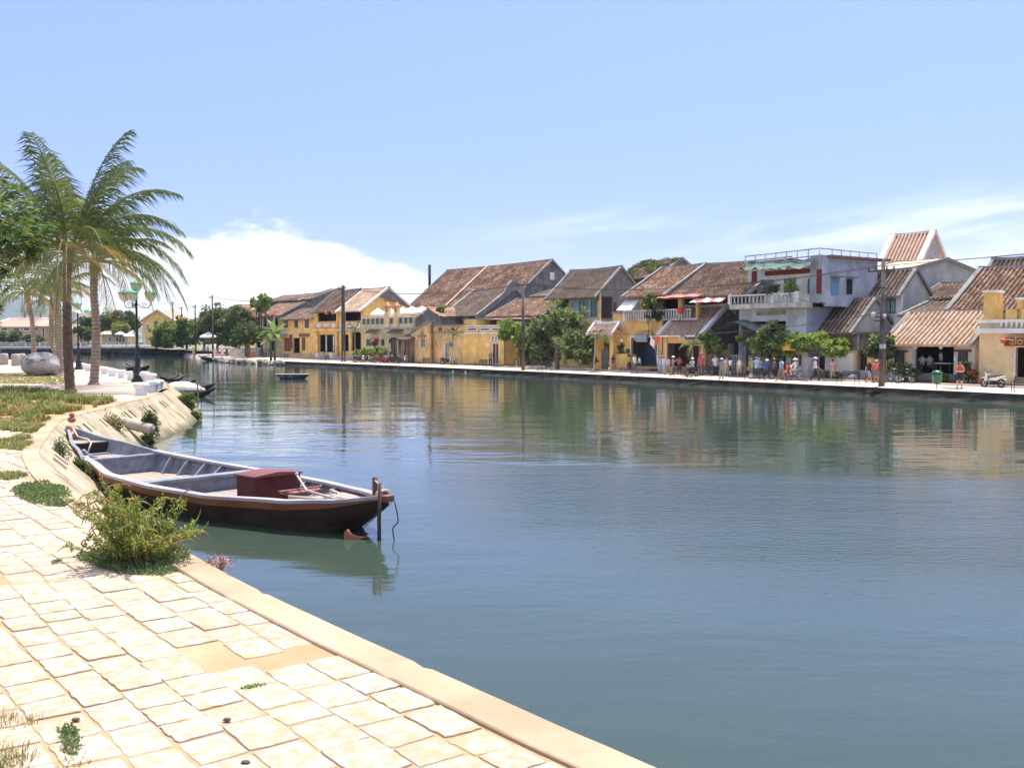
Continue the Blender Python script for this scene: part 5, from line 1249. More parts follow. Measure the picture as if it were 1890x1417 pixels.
# ---------- small sampans
def sampan(loc,rz,label,L=5.5,bm=.55,dep=.35,rise=.55,mo=None,mi=None,group='sampans moored off the near bank',rl=None,cat='boat',board=True,name='sampan'):
    e=empty(name,loc,label,cat,rz,group)
    HB_=[(0,.03),(L*.15,bm*.55),(L*.35,bm*.95),(L*.6,bm),(L*.85,bm*.6),(L,.06)]
    GZ_=[(0,rise),(L*.22,dep*1.0),(L*.5,dep*.75),(L*.8,dep*.85),(L,rise*.7)]
    KZ_=[(0,rise-.08),(L*.16,.12),(L*.3,-.12),(L*.75,-.12),(L*.9,.08),(L,rise*.7-.1)]
    st=hull(L,HB_,GZ_,KZ_,e,mo or M_WOOD,mi or mat('sampan_inside',(.13,.10,.085),.85,.3,3),n=20,thick=.04)
    rail(st,e,rl or mat('sampan_rail',(.20,.16,.13),.8,.3,3),.05,.03)
    if board:
        for f in (.35,.62):
            u=L*f;g=MB();hb=interp(HB_,u)-.04;g.box(u,u+.22,-hb,hb,dep*.42,dep*.5);g.build('thwart',M_WOOD2,e)
    return e
def at0(px,py): return G(px,py,0)
bm_=mat('sampan_black_tar',(.032,.024,.022),.6,.4,3)
def sampan_px(p0,p1,label,bm=.5,rise=.6,**k):
    a,b=at0(*p0),at0(*p1);d=b-a;return sampan(a,math.atan2(d.y,d.x),label,L=d.length,bm=bm,rise=rise,mo=bm_,**k)
sampan_px((398,733),(300,733),'nearest dark sampan with raised pointed bow and pale tarpaulin bundle',.55,.6)
sampan_px((398,722),(310,721),'second dark sampan, its sharp bow leaning far out past the bamboo poles',.45,.55)
sampan_px((365,712),(299,713),'third dark sampan moored behind two others with its bow between the poles',.5,.6)
sampan_px((334,704),(296,706),'farthest dark sampan showing two crossed bow tips behind the bollards',.55,.7)
sampan_px((340,702.5),(300,704),'narrow sampan lying just behind the crossed bow tips',.4,.5)
sampan_px((228,681),(277,683),'grey sampan afloat alone beyond the lamp post with upturned pale bow',.7,.8)
# tarpaulin bundle
t=MB();c0=at0(335,727);vs=[]
for i in range(9):
    for k in range(12):
        a=math.pi*k/11;f=math.sin(math.pi*(i+.01)/8.02);r=.08+.55*f
        vs.append((-1.6+3.2*i/8,r*math.cos(a)*1.1,.25+r*math.sin(a)*.95+.05*noise.noise(Vector((i,k*.7,1)))))
t.add(vs,[(i*12+k,i*12+k+1,(i+1)*12+k+1,(i+1)*12+k) for i in range(8) for k in range(11)],0,True)
o=t.build('tarpaulin_bundle',mat('pale_tarpaulin',(.60,.56,.48),.8,.15,3),loc=c0);tag(o,'pale tarpaulin humped over the nearest moored sampan','tarpaulin')
# farther boats
fg='distant boats by the footbridge'
sampan(G(12,652,0),.05,'long dark boat at far left in front of the footbridge',L=14,bm=1.1,rise=1.5,dep=.8,mo=bm_,group=fg)
sampan(G(118,654,0),0,'dark boat half hidden behind the palm trunks below the bridge',L=12,bm=1.0,rise=1.3,dep=.8,mo=bm_,group=fg)
sampan(G(183,654,0),0.2,'short dark boat beside the bridge piles right of the leaning palm',L=5,bm=.9,rise=1.0,dep=.7,mo=bm_,group=fg)
bl=mat('blue_boat_paint',(.05,.16,.30),.5)
sampan(G(227,655,0),0.,'blue boat below the footbridge behind the lamp post',L=16,bm=1.2,rise=1.0,dep=.9,mo=bl,group=fg)
sampan(G(366,666,0),-.3,'dark boat tied up where the stone edging of the far bank begins',L=7,bm=.8,rise=.9,dep=.6,mo=bm_,group=fg)
o=sampan(G(362,652,.5)+Vector((0,1,.35)),-.15,'blue boat pulled up on the far bank below the trees',L=9,bm=.9,rise=.7,dep=.6,mo=mat('slate_blue_paint',(.12,.14,.25),.6),group=fg)
sampan(G(0,667,0),.0,'dark boat behind the leftmost bollards at the picture edge',L=6,bm=.6,rise=.7,dep=.5,mo=bm_,group=fg)
# round-ended blue tub boat out on the river
e=empty('tub_boat',G(540,699,0),'shallow dark blue flat-ended tub boat floating alone mid-river','boat',.05)
b=MB();b.lathe([(1.15,-.2),(1.45,.12),(1.85,.62),(1.9,.66)],n=24,sy=.42,sx=1);b.build('hull',mat('dark_blue_hull',(.03,.065,.09),.5,.3,1.5),e)
b=MB();b.lathe([(1.9,.62),(1.97,.68),(1.9,.74),(1.8,.70),(1.8,.60)],n=24,sy=.42);b.build('rim',mat('tub_rim',(.36,.30,.25),.8),e)
b=MB();b.lathe([(0,.5),(1.75,.52)],n=24,sy=.40);b.build('inner_floor',mat('sampan_inside',(.13,.10,.085)),e)
b=MB()
for cx in (-1.05,-.1):
    for k in range(5): a=k*1.25;b.tube([(cx+.22*math.cos(a),-.70-.02,.33+.1*math.sin(a)),(cx+.3*math.cos(a+.6),-.72,.33+.13*math.sin(a+.6))],.025,4)
b.build('painted_curls',M_TRIM,e);e.scale=(.84,.84,.62)
# ================================================================ PLANTS
random.seed(21)
L_DK=leafmat('leaf_dark',(.025,.050,.018),(.075,.125,.042))
L_MD=leafmat('leaf_mid',(.045,.085,.026),(.14,.21,.065))
L_LT=leafmat('leaf_light',(.10,.16,.045),(.27,.36,.12))
L_OLV=leafmat('leaf_olive',(.07,.09,.042),(.20,.23,.12))
L_YG=leafmat('leaf_yellowgreen',(.13,.20,.035),(.30,.40,.08))
L_FR=leafmat('frond_green',(.035,.060,.022),(.17,.22,.085),.3,.8)
L_FRY=leafmat('frond_yellow',(.16,.13,.045),(.34,.28,.10),.3,.8)
L_BAN=leafmat('banana_leaf',(.07,.14,.04),(.19,.30,.10))
BARK=mat('bark',(.16,.12,.09),.95,.3,3,bumpy=.5)
FLW=leafmat('pink_blossom',(.30,.14,.20),(.50,.30,.38))
WHT=leafmat('white_blossom',(.55,.52,.45),(.75,.72,.66))
REDF=leafmat('red_blossom',(.5,.05,.04),(.7,.10,.08))
def leaf(mb,p,d,L,w,mi=0,fold=.25):
    """one folded leaf starting at p along d"""
    d=d.normalized();s=d.cross(Vector((0,0,1)))
    if s.length<.1: s=Vector((1,0,0))
    s.normalize();a=ru(-1.2,1.2);n=s.cross(d);s=(s*math.cos(a)+n*math.sin(a));n=s.cross(d)
    m=p+d*L*.5-n*w*fold
    mb.add([p,p+d*L*.45+s*w*.5,p+d*L-n*L*.12,p+d*L*.45-s*w*.5,m],[(0,1,4),(1,2,4),(2,3,4),(3,0,4)],mi)
def leafcheap(mb,p,d,L,w,mi=0):
    d=d.normalized();s=d.orthogonal().normalized();a=ru(0,6.28);s=s*math.cos(a)+d.cross(s)*math.sin(a)
    mb.add([p,p+d*L*.5+s*w*.5,p+d*L,p+d*L*.5-s*w*.5],[(0,1,2,3)],mi)
def rdir(): 
    while 1:
        v=Vector((ru(-1,1),ru(-1,1),ru(-1,1)))
        if .05<v.length<1: return v.normalized()
def crown(mb,c,r,clumps,per,size,w,nm=3,droop=.3,cr=.28,cheap=True,shell=.42,extra=None):
    """leaf clumps through an uneven ellipsoid"""
    c=Vector(c)
    for i in range(clumps):
        d=rdir();rr=(shell+(1-shell)*rnd()**.6)*(1+.55*noise.noise(d*1.9+c*.13))
        q=c+Vector((d.x*r[0]*rr,d.y*r[1]*rr,d.z*r[2]*rr));cs=cr*min(r)*ru(.6,1.3)
        mi=min(nm-1,int(rnd()*nm));
        for k in range(per):
            o=rdir()*cs*rnd()**.5;o.z*=.7
            dd=(o.normalized()*.7+d*.5+Vector((0,0,-droop))+rdir()*.5)
            (leafcheap if cheap else leaf)(mb,q+o,dd,size*ru(.6,1.3),w*ru(.7,1.2),mi if rnd()<.75 else int(rnd()*nm))
def branches(mb,base,targets,r0,mi=0):
    base=Vector(base)
    for t in targets:
        t=Vector(t);m=base.lerp(t,.5)+rdir()*.12*(t-base).length;m.z+=.1*(t-base).length
        mb.tube(catmull([base,m,t],4),[r0*(1-.8*k/8) for k in range(9)],6,mi)
def tree(name,label,cat,base,cl,th,size,w,mats,trunk_r=.16,dens=1.,group=None,droop=.3,per=26,cr=.30,lean=(0,0)):
    """base point; cl = list of (centre, radii) lobes in world space"""
    e=empty(name,base,label,cat,0,group);base=Vector(base)
    b=MB();top=Vector((base.x+lean[0],base.y+lean[1],base.z+th))-base
    b.tube(catmull([Vector((0,0,-.1)),top*.5+Vector((ru(-.1,.1)*th,ru(-.1,.1)*th,0)),top],4),[trunk_r*(1.25-.6*k/8) for k in range(9)],7)
    branches(b,top*.8,[Vector(c)-base for c,_ in cl]+[Vector(c)-base+Vector((ru(-.6,.6)*r[0],ru(-.6,.6)*r[1],ru(-.2,.6)*r[2])) for c,r in cl for _ in range(3)],trunk_r*.6)
    b.build('trunk',BARK,e)
    f=MB()
    for c,r in cl:
        area=(r[0]*r[1]*r[2])**(2/3);n=int(area*10.5*dens)+6
        crown(f,Vector(c)-base,r,n,per,size,w,len(mats),droop,cr)
    f.build('crown',mats,e);return e
def ptree(name,label,cat,bx,by,t,lobes,size,w,mats,zb=.7,**k):
    """a tree standing at street depth t below pixel bx; lobes (px,py,rx,rz,dt) measured on that depth"""
    s,_=SV(bx,by,t);base=WP(s,t,zb);cl=[]
    for (x,y,rx,rz,dt) in lobes:
        s2,z2=SV(x,y,t+dt);p=WP(s2,t+dt,z2);pxm=F/(p.y*cp_)
        cl.append((p,(rx/pxm,rx/pxm*.9,rz/pxm)))
    return tree(name,label,cat,base,cl,k.pop('th',2.0),size,w,mats,**k)
G_=[L_DK,L_MD,L_MD,L_LT]
ptree('broadleaf_tree','large dense tree shading the promenade between walled shop and tiled gate','tree',1030,670,7.2,[(1040,598,44,30,1.5),(1003,612,34,24,1),(1062,634,34,24,0),(1010,642,34,20,.5),(1078,655,22,14,-.5),(975,640,22,22,1.6)],.42,.24,[L_DK,L_OLV,L_OLV,L_LT],trunk_r=.22,dens=1.5,per=34,th=2.6)
ptree('climbing_vine','bright green vine tumbling over the corner of the walled yellow shop','vine',962,668,8.6,[(942,606,24,17,0),(966,618,20,18,.2),(930,618,12,10,-.2)],.36,.24,[L_MD,L_LT,L_LT,L_YG],trunk_r=.08,dens=2.,per=30,th=2.)
ptree('garden_tree','small pale-leaved tree behind the tiled garden gate','tree',1100,670,8.6,[(1095,632,18,16,0),(1118,640,12,14,.5)],.34,.2,[L_MD,L_OLV,L_LT],trunk_r=.08,dens=1.8,th=1.6)
ptree('potted_climber','white-flowering climber against the courtyard wall right of the gate','climber',1143,652,8.6,[(1140,628,8,10,0),(1146,640,6,10,0)],.26,.16,[L_DK,L_MD,WHT],trunk_r=.05,dens=3,th=1.5)
ptree('wall_shrub','bushy green shrub growing along the top of the low garden wall','shrub',1140,650,8.4,[(1134,650,9,6,0),(1146,651,8,5,0)],.26,.12,[L_LT,L_MD],trunk_r=.03,dens=3,th=.6,zb=2.2)
ptree('porch_plant','leafy climber trained over the upstairs porch of the yellow shop house','climber',1196,580,7.9,[(1208,550,16,7,0),(1196,560,9,8,0),(1216,560,9,9,0)],.3,.2,[L_MD,L_LT,L_OLV],trunk_r=.04,dens=2.5,th=1.2,zb=4.)
ptree('porch_shrub','dark green pot shrubs spilling over the porch railing','shrub',1205,585,7.8,[(1203,580,10,6,0),(1215,583,8,5,0)],.26,.16,[L_DK,L_MD],trunk_r=.03,dens=3,th=.5,zb=3.4)
ptree('lemon_tree','small lemon tree beside the tile-roofed shop with pale young leaves','tree',1318,680,7.0,[(1306,620,12,10,0),(1318,634,16,12,.2),(1330,644,12,8,0)],.32,.2,[L_MD,L_LT,L_YG],trunk_r=.07,dens=1.6,th=1.6)
ptree('feathery_tree','feathery rounded tree before the white modern house balcony','tree',1427,688,6.6,[(1425,612,24,18,0),(1405,630,22,18,.3),(1440,634,22,22,0),(1420,640,26,18,.3),(1372,628,10,6,.2)],.32,.15,[L_OLV,L_LT,L_LT,L_OLV],trunk_r=.12,dens=2.6,per=32,th=2.2)
ptree('arbour_vine','spreading bright green arbour vine over the white garden gate','vine',1517,700,6.3,[(1475,634,26,12,0),(1508,628,28,14,0),(1540,640,26,11,0),(1460,645,12,8,0),(1556,648,10,7,0)],.40,.28,[L_MD,L_LT,L_YG,L_LT],trunk_r=.10,dens=2.3,per=30,th=2.4)
ptree('pole_side_tree','slim leafy tree half behind the tall concrete pole','tree',1634,700,7.4,[(1622,628,12,12,0),(1634,645,16,16,0),(1612,650,9,10,0),(1640,630,9,10,.4)],.34,.22,[L_DK,L_MD,L_LT,L_DK],trunk_r=.07,dens=1.8,th=2.)
ptree('potted_bush','dark potted bushes under the left window of the tavern','bush',1668,702,7.2,[(1652,682,14,10,0),(1672,684,14,9,0),(1686,690,8,7,0)],.26,.16,[L_DK,L_DK,L_MD],trunk_r=.04,dens=3,th=.6)
ptree('flowering_bush','dark red-flowering bush at the right corner of the tavern','bush',1787,705,7.0,[(1783,688,13,14,0),(1792,696,10,10,0),(1782,676,6,5,0)],.28,.16,[L_DK,L_MD,L_DK,L_DK,REDF],trunk_r=.05,dens=2.6,th=.8)
ptree('doorway_shrub','shrub beside the tavern doorway steps','shrub',1737,708,7.2,[(1741,697,9,8,0)],.24,.14,[L_DK,L_MD],trunk_r=.03,dens=3,th=.5)
ptree('gate_shrub','low shrub at the foot of the white garden wall','shrub',1545,703,6.6,[(1531,693,10,8,0),(1549,694,9,6,0)],.26,.12,[L_DK,L_MD,L_LT],trunk_r=.03,dens=3,th=.4)
ptree('balcony_cycad','dark cycad pot plant on the modern house balcony','pot plant',1425,545,8.1,[(1425,536,12,4,0)],.5,.1,[L_DK,L_MD],trunk_r=.08,dens=3,th=.5,zb=6.2,droop=.1)
ptree('balcony_tree','yellowish little tree in a pot on the modern house balcony','pot plant',1460,546,8.0,[(1457,524,9,9,0),(1464,534,8,6,0)],.3,.14,[L_LT,L_YG],trunk_r=.04,dens=2,th=1.2,zb=6.2)
ptree('hedge','low leafy hedge with a few pink blossoms before the pale terrace restaurant','hedge',680,660,6.8,[(662,650,8,5,0),(674,649,8,5,0),(686,649,9,5,0),(698,647,9,6,0),(708,650,7,5,0)],.34,.22,[L_LT,L_MD,L_LT,L_YG],trunk_r=.03,dens=3,th=.5)
ptree('bougainvillea','pink bougainvillea by the small window of the pale restaurant','climber',690,655,8.4,[(692,627,5,4,0),(690,633,4,4,0)],.28,.16,[FLW,FLW,REDF,L_MD],trunk_r=.04,dens=4,th=2.5)
ptree('terrace_shrub','shrub in the corner between the great brown roof and the grey stepped gable','shrub',814,575,12,[(814,572,7,7,0)],.34,.2,[L_MD,L_LT],trunk_r=.04,dens=3,th=1,zb=5.5)
ptree('corner_shrub','small shrub growing from the upper corner of the teal-windowed house','shrub',1035,560,11.8,[(1036,560,8,6,0)],.34,.2,[L_LT,L_YG,L_DK],trunk_r=.03,dens=3,th=.5,zb=6.8)
# creeper over the overgrown roof
f=MB();hh=h12;o_=Vector(hh.o.location)
for k in range(110):
    u=ru(hh.x0-.3,hh.x1+.1);v=rnd()**.8
    if noise.noise(Vector((u*.5,v*3,2)))<-.12: continue
    y=-.5+(hh.yr+.5)*v;z=hh.ze+(hh.zr-hh.ze)*y/hh.yr+.18
    for q in range(26): leafcheap(f,Vector((u+ru(-.5,.5),y+ru(-.4,.4),z+ru(-.16,.04))),rdir()+Vector((0,-.3,.6)),.26,.2,int(rnd()*3))
o=f.build('creeper',[L_DK,L_MD,L_OLV],hh.o)
# ---------- far-left bank trees
def yt(name,label,cat,bx,by,Y,lobes,size,w,mats,zb=1.,**k):
    base=AY(bx,by,Y);base.z=zb;cl=[]
    for (x,y,rx,rz) in lobes:
        p=AY(x,y,Y+ru(-1.5,1.5));m=F/Y;cl.append((p,(rx/m,rx/m*.9,rz/m)))
    return tree(name,label,cat,base,cl,k.pop('th',2.5),size,w,mats,**k)
tg='trees on the far bank left of the houses'
for (lab,bx,Y,lb,ms,sz) in [
 ('rounded bright tree right beside the small yellow gabled house',305,225,[(302,614,20,17),(312,628,15,11),(290,628,9,8)],[L_MD,L_LT,L_MD],.75),
 ('mid green tree just left of the bamboo mooring poles',345,215,[(343,604,20,16),(352,620,18,14),(330,622,14,12)],[L_MD,L_LT,L_DK],.7),
 ('shorter tree behind the leftmost utility poles',376,205,[(376,605,16,16),(384,620,14,10)],[L_MD,L_LT,L_DK],.65),
 ('tall feathery tree behind the lone street pole',400,190,[(398,588,26,20),(415,600,24,22),(385,596,16,14),(410,618,24,14)],[L_OLV,L_MD,L_OLV],.6),
 ('dark tree in front of the small distant tiled roof',432,185,[(428,585,24,18),(440,604,22,20),(424,622,22,12)],[L_DK,L_MD,L_OLV],.6),
 ('pink-blossomed tree close to the lantern restaurant',455,168,[(450,582,16,14),(460,592,14,12),(440,575,12,10)],[FLW,L_OLV,L_MD,L_OLV],.5),
 ('dark dense tree below the pink blossoms',458,165,[(455,612,20,17),(446,628,16,10),(466,622,12,12)],[L_DK,L_DK,L_MD],.5),
 ('light green tree rising beside the rear grey house',482,172,[(478,566,12,14),(488,556,12,12)],[L_MD,L_LT],.6)]:
    yt('bank_tree',lab,'tree',bx,640,Y,lb,sz,sz*.6,ms,group=tg,trunk_r=.25,dens=.9,per=30,cr=.34)
bt='trees beyond the footbridge'
for (lab,bx,Y,lb,ms) in [
 ('bushy tree beyond the bridge between the two yellow buildings',205,330,[(200,598,16,14),(215,588,14,12)],[L_DK,L_MD]),
 ('tallest dark tree beyond the bridge beside the lamp post',238,330,[(240,590,14,14),(236,604,14,12),(246,600,10,10)],[L_DK,L_MD]),
 ('light green bush before the tall tree beyond the bridge',222,320,[(222,606,16,9)],[L_LT,L_MD]),
 ('low dark trees at the foot of the long pink-roofed building',22,315,[(10,622,14,6),(30,620,14,7),(60,624,12,5)],[L_DK,L_MD]),
 ('dark bushes below the palm trunks on the far shore',150,312,[(150,610,14,9),(165,618,14,8)],[L_DK,L_MD]),
 ('dark tree behind the two white-edged roofs',162,335,[(160,594,9,8),(172,600,8,8)],[L_DK,L_MD])]:
    yt('shore_tree',lab,'tree',bx,632,Y,lb,1.1,.7,ms,zb=2.,group=bt,trunk_r=.25,dens=.45,per=24,cr=.36)
# ---------- palms
def frond(mb,o,az,el,L,droop,nl=34,ll=.75,mi=0,tw=0.):
    """arched rachis with two ranks of hanging leaflets"""
    P=[];d=Vector((math.cos(az)*math.cos(el),math.sin(az)*math.cos(el),math.sin(el)));p=Vector(o);n=14
    for k in range(n+1):
        P.append(p.copy());p=p+d*(L/n);d=(d+Vector((0,0,-droop*(.4+1.4*k/n)/n*2.2))+Vector((tw,0,0))/n).normalized()
    mb.tube(P,[.045*(1-.9*k/n)+.006 for k in range(n+1)],4,mi+2)
    for k in range(nl):
        f=.14+.86*k/nl;x=f*n;i=min(n-1,int(x));q=P[i].lerp(P[i+1],x-i);t=(P[i+1]-P[i]).normalized()
        s=t.cross(Vector((0,0,1)))
        if s.length<.05: s=Vector((1,0,0))
        s.normalize()
        l=ll*math.sin(math.pi*min(1,.18+f*.78))**.6*ru(.7,1.15)
        for sg in (-1,1):
            a=s*sg*ru(.55,.85)+t*ru(.6,1.)+Vector((.16,-.05,-.12-.35*rnd()));a.normalize()
            m=q+a*l*.55;e=m+(a+Vector((.15,0,-.6-.6*rnd()))).normalized()*l*.5;w=t*.019+Vector((0,0,.010))
            mb.add([q-w*.6,q+w*.6,m+w,m-w,e],[(0,1,2,3),(3,2,4)],mi)
def palm(label,base,path,r,fr,L,group='coconut palms on the near bank',ring=True,ll=.75,nl=36,trunkmat=None,droop=1.,spread=None,seed=0,skirt=3):
    random.seed(100+seed)
    e=empty('coconut_palm',base,label,'palm',0,group);base=Vector(base)
    P=catmull([Vector(p)-base for p in path],10);n=len(P)
    b=MB();rs=[r*(1.45 if k==0 else 1.2 if k==1 else 1.0)*(1-.22*k/n)*(1+(.06 if k%2 else -.03)) for k in range(n)];b.tube(P,rs,12,0)
    b.build('trunk',trunkmat or PTR,e)
    top=P[-1];c=MB()
    c.lathe([(r*1.1,-.5),(r*1.3,-.1),(r*1.0,.3),(r*.4,.6)],top,8,2)
    for k in range(fr):
        az=k*2.399+ru(-.2,.2);q=k/fr;el=R(78-92*q**.9)+ru(-.08,.08)
        if q>.55 and -2.2<((az+math.pi)%(2*math.pi)-math.pi)<.5 and seed==1: el=max(el,R(12))
        if spread: az,el=spread(k,az,el)
        frond(c,top+Vector((math.cos(az)*r,math.sin(az)*r,.15)),az,el,L*ru(.85,1.08)*(.92 if q<.2 else 1),droop*(.55+.5*q),nl,ll,1 if (q>.72 and rnd()<.6) else 0,.0)
    c.build('crown',[L_FR,L_FRY,mat('rachis',(.20,.19,.07),.7),mat('rachis_dry',(.32,.22,.10),.8)],e);return e
PTR,nt,bs=new_mat('palm_trunk');bs.inputs['Roughness'].default_value=.95
wv=nt.nodes.new('ShaderNodeTexWave');wv.bands_direction='Z';wv.inputs['Scale'].default_value=1.6;wv.inputs['Distortion'].default_value=2.;tc=nt.nodes.new('ShaderNodeTexCoord');nt.links.new(tc.outputs['Object'],wv.inputs[0])
c=mixc(nt,.5,ramp(nt,wv.outputs[0],[(.05,(.12,.085,.06)),(.25,(.40,.31,.23))]),ramp(nt,noise_node(nt,5,6,.7),[(.35,(.16,.12,.09)),(.65,(.44,.35,.27))]))
nt.links.new(c,bs.inputs['Base Color']);bump(nt,bs,wv.outputs[0],.6,.05)
PTD=mat('palm_trunk_dark',(.14,.095,.065),.95,.4,5,bumpy=.6)
def nb(px,py,z=1.27): return G(px,py,z)
b1=nb(130,724);Y1=b1.y
palm('largest coconut palm with dark trunk and broad wind-combed crown',b1,[b1,AY(126,660,Y1),AY(124,590,Y1),AY(124,520,Y1),AY(126,466,Y1)],.22,36,6.1,ll=1.5,nl=84,trunkmat=PTD,droop=1.08,seed=1)
b2=nb(173,711);Y2=b2.y
palm('second coconut palm with pale ringed trunk just right of the dark one',b2,[b2,AY(177,650,Y2),AY(177,590,Y2),AY(173,540,Y2),AY(175,488,Y2)],.23,22,4.3,ll=1.15,nl=56,droop=1.1,seed=2)
b3=nb(110,692);Y3=b3.y
palm('coconut palm with orange-brown sheath behind the largest palm',b3,[b3,AY(110,650,Y3),AY(108,610,Y3),AY(106,570,Y3),AY(105,530,Y3)],.26,20,3.6,ll=1.0,nl=46,droop=1.2,seed=3)
b4=nb(99,690);Y4=b4.y+3
palm('slim grey palm trunk tucked left of the orange-brown one',b4+Vector((0,3,0)),[b4+Vector((0,3,0)),AY(98,640,Y4),AY(95,595,Y4),AY(97,560,Y4)],.2,11,2.8,ll=.9,nl=28,droop=1.3,seed=4)
b5=nb(63,689);Y5=b5.y
palm('leaning palm rising from behind the boulder',b5,[b5,AY(62,640,Y5),AY(60,600,Y5),AY(54,565,Y5),AY(50,545,Y5)],.17,14,2.9,ll=.85,nl=30,droop=1.3,seed=5)
for i,(x,y,Y,lab) in enumerate([(46,578,360,'small far palm above the long pink roof, left one'),(75,580,360,'small far palm above the long pink roof, right one'),(198,577,380,'far slender palm silhouetted beyond the bridge')]):
    b=AY(x,620,Y);b.z=2;palm(lab,b,[b,AY(x,600,Y),AY(x,y,Y)],.3,12,3.2,group='far palms beyond the bridge',nl=12,ll=1.1,seed=20+i,trunkmat=PTD)
# young palms and saplings along the promenade
yg='young palms planted along the promenade'
for i,(x,yb,yt_,lab,fr,L) in enumerate([(836,675,622,'young palm in front of the stained doorway of the walled shop',9,1.6),(845,672,624,'leaning young palm just right of the stained doorway',9,1.5),(655,669,612,'young palm left of the parked motorbikes',9,1.7),(663,664,606,'taller young palm beside the lattice pole',9,1.9),(1097,687,626,'thin bent sapling palm in front of the tiled gate',7,1.0),(1278,694,642,'drooping young palm before the dark red shop front',8,1.6),(492,660,622,'young palm with a bushy head before the lantern restaurant',9,1.5)]):
    b=G(x,yb,.57);Y=b.y;palm(lab,b,[b,AY(x+ (8 if i==1 else 0),(yb+yt_)/2,Y),AY(x+(5 if i in(1,4) else 0),yt_,Y)],.06,fr,L,group=yg,nl=16,ll=.5,seed=40+i,droop=1.4,trunkmat=mat('pale_young_trunk',(.38,.34,.27),.9,.2))
# banana plants
def banana(px,py,Y,label,h,n=8,L=2.2,zb=.7):
    base=AY(px,py,Y);base.z=zb;e=empty('banana_plant',base,label,'banana plant',0,'banana plants left of the restaurants');b=MB();b.tube([(0,0,0),(.05,0,h*.6)],[.18,.12],8);b.build('stem',L_BAN,e);f=MB()
    for k in range(n):
        az=k*2.4;el=R(75-60*k/n);P=[];p=Vector((0,0,h*.55));d=Vector((math.cos(az)*math.cos(el),math.sin(az)*math.cos(el),math.sin(el)))
        for q in range(9): P.append(p.copy());p=p+d*(L/8);d=(d+Vector((0,0,-.16))).normalized()
        vs=[]
        for q,p in enumerate(P):
            s=d.cross(Vector((0,0,1))).normalized();w=.30*math.sin(math.pi*(q+.3)/8.6)+.02;vs+=[p-s*w+Vector((0,0,.06)),p,p+s*w+Vector((0,0,.06))]
        f.add(vs,[(3*q+a,3*q+a+1,3*q+a+4,3*q+a+3) for q in range(8) for a in (0,1)],0)
    f.build('leaves',L_BAN,e)
banana(457,655,165,'pale banana plant standing left of the lantern restaurant',4.5,9,3.0)
banana(507,655,143,'tall banana plant in front of the lantern restaurant',6.2,11,3.0)
banana(500,656,141,'shorter banana plant below the tall one',4.4,8,2.2)
# ---------- mango tree overhanging from the left edge
e=empty('mango_tree',Vector((-22.5,36.5,1.27)),'leafy mango tree overhanging from the left edge of the picture','tree');b=MB()
b.tube(catmull([Vector((0,0,-.1)),Vector((.3,0,2)),Vector((.8,-.2,4.2))],5),[.45-.02*k for k in range(11)],10)
LB=[((-18.0,34.4,8.0),(2.3,2.2,1.2)),((-16.5,34.2,7.4),(1.25,1.3,.95)),((-17.6,34,7.0),(1.6,1.6,1.0)),((-18.3,34.2,5.7),(1.7,1.8,1.1)),((-18.2,34,4.6),(1.2,1.2,.9)),((-16.2,34,6.7),(.7,.7,.5)),((-21.5,36,7),(3.2,3,2.4))]
eb=Vector(e.location);branches(b,Vector((.8,-.2,4.0)),[Vector(c)-eb for c,_ in LB]+[Vector((-17.3,34,7.4))-eb],.2);b.build('trunk',BARK,e)
f=MB()
for c,r in LB:
    n=int((r[0]*r[1]*r[2])**(2/3)*34)+14
    for i in range(n):
        d=rdir();rr=.5+.5*rnd()**.6;q=Vector(c)-eb+Vector((d.x*r[0]*rr,d.y*r[1]*rr,d.z*r[2]*rr));mi=int(rnd()*3.2)
        for k in range(13):
            a=k*.48*2.4;dd=Vector((math.cos(a),math.sin(a),-.55+.8*rnd()));leaf(f,q+Vector((0,0,ru(-.08,.08))),dd,ru(.22,.36),.075,min(mi,3),.15)
f.build('crown',[leafmat('mango_dark',(.02,.05,.015),(.06,.12,.03)),leafmat('mango_mid',(.04,.09,.02),(.10,.18,.05)),leafmat('mango_light',(.10,.16,.04),(.22,.30,.09)),leafmat('mango_pale',(.28,.24,.13),(.38,.35,.20))],e)
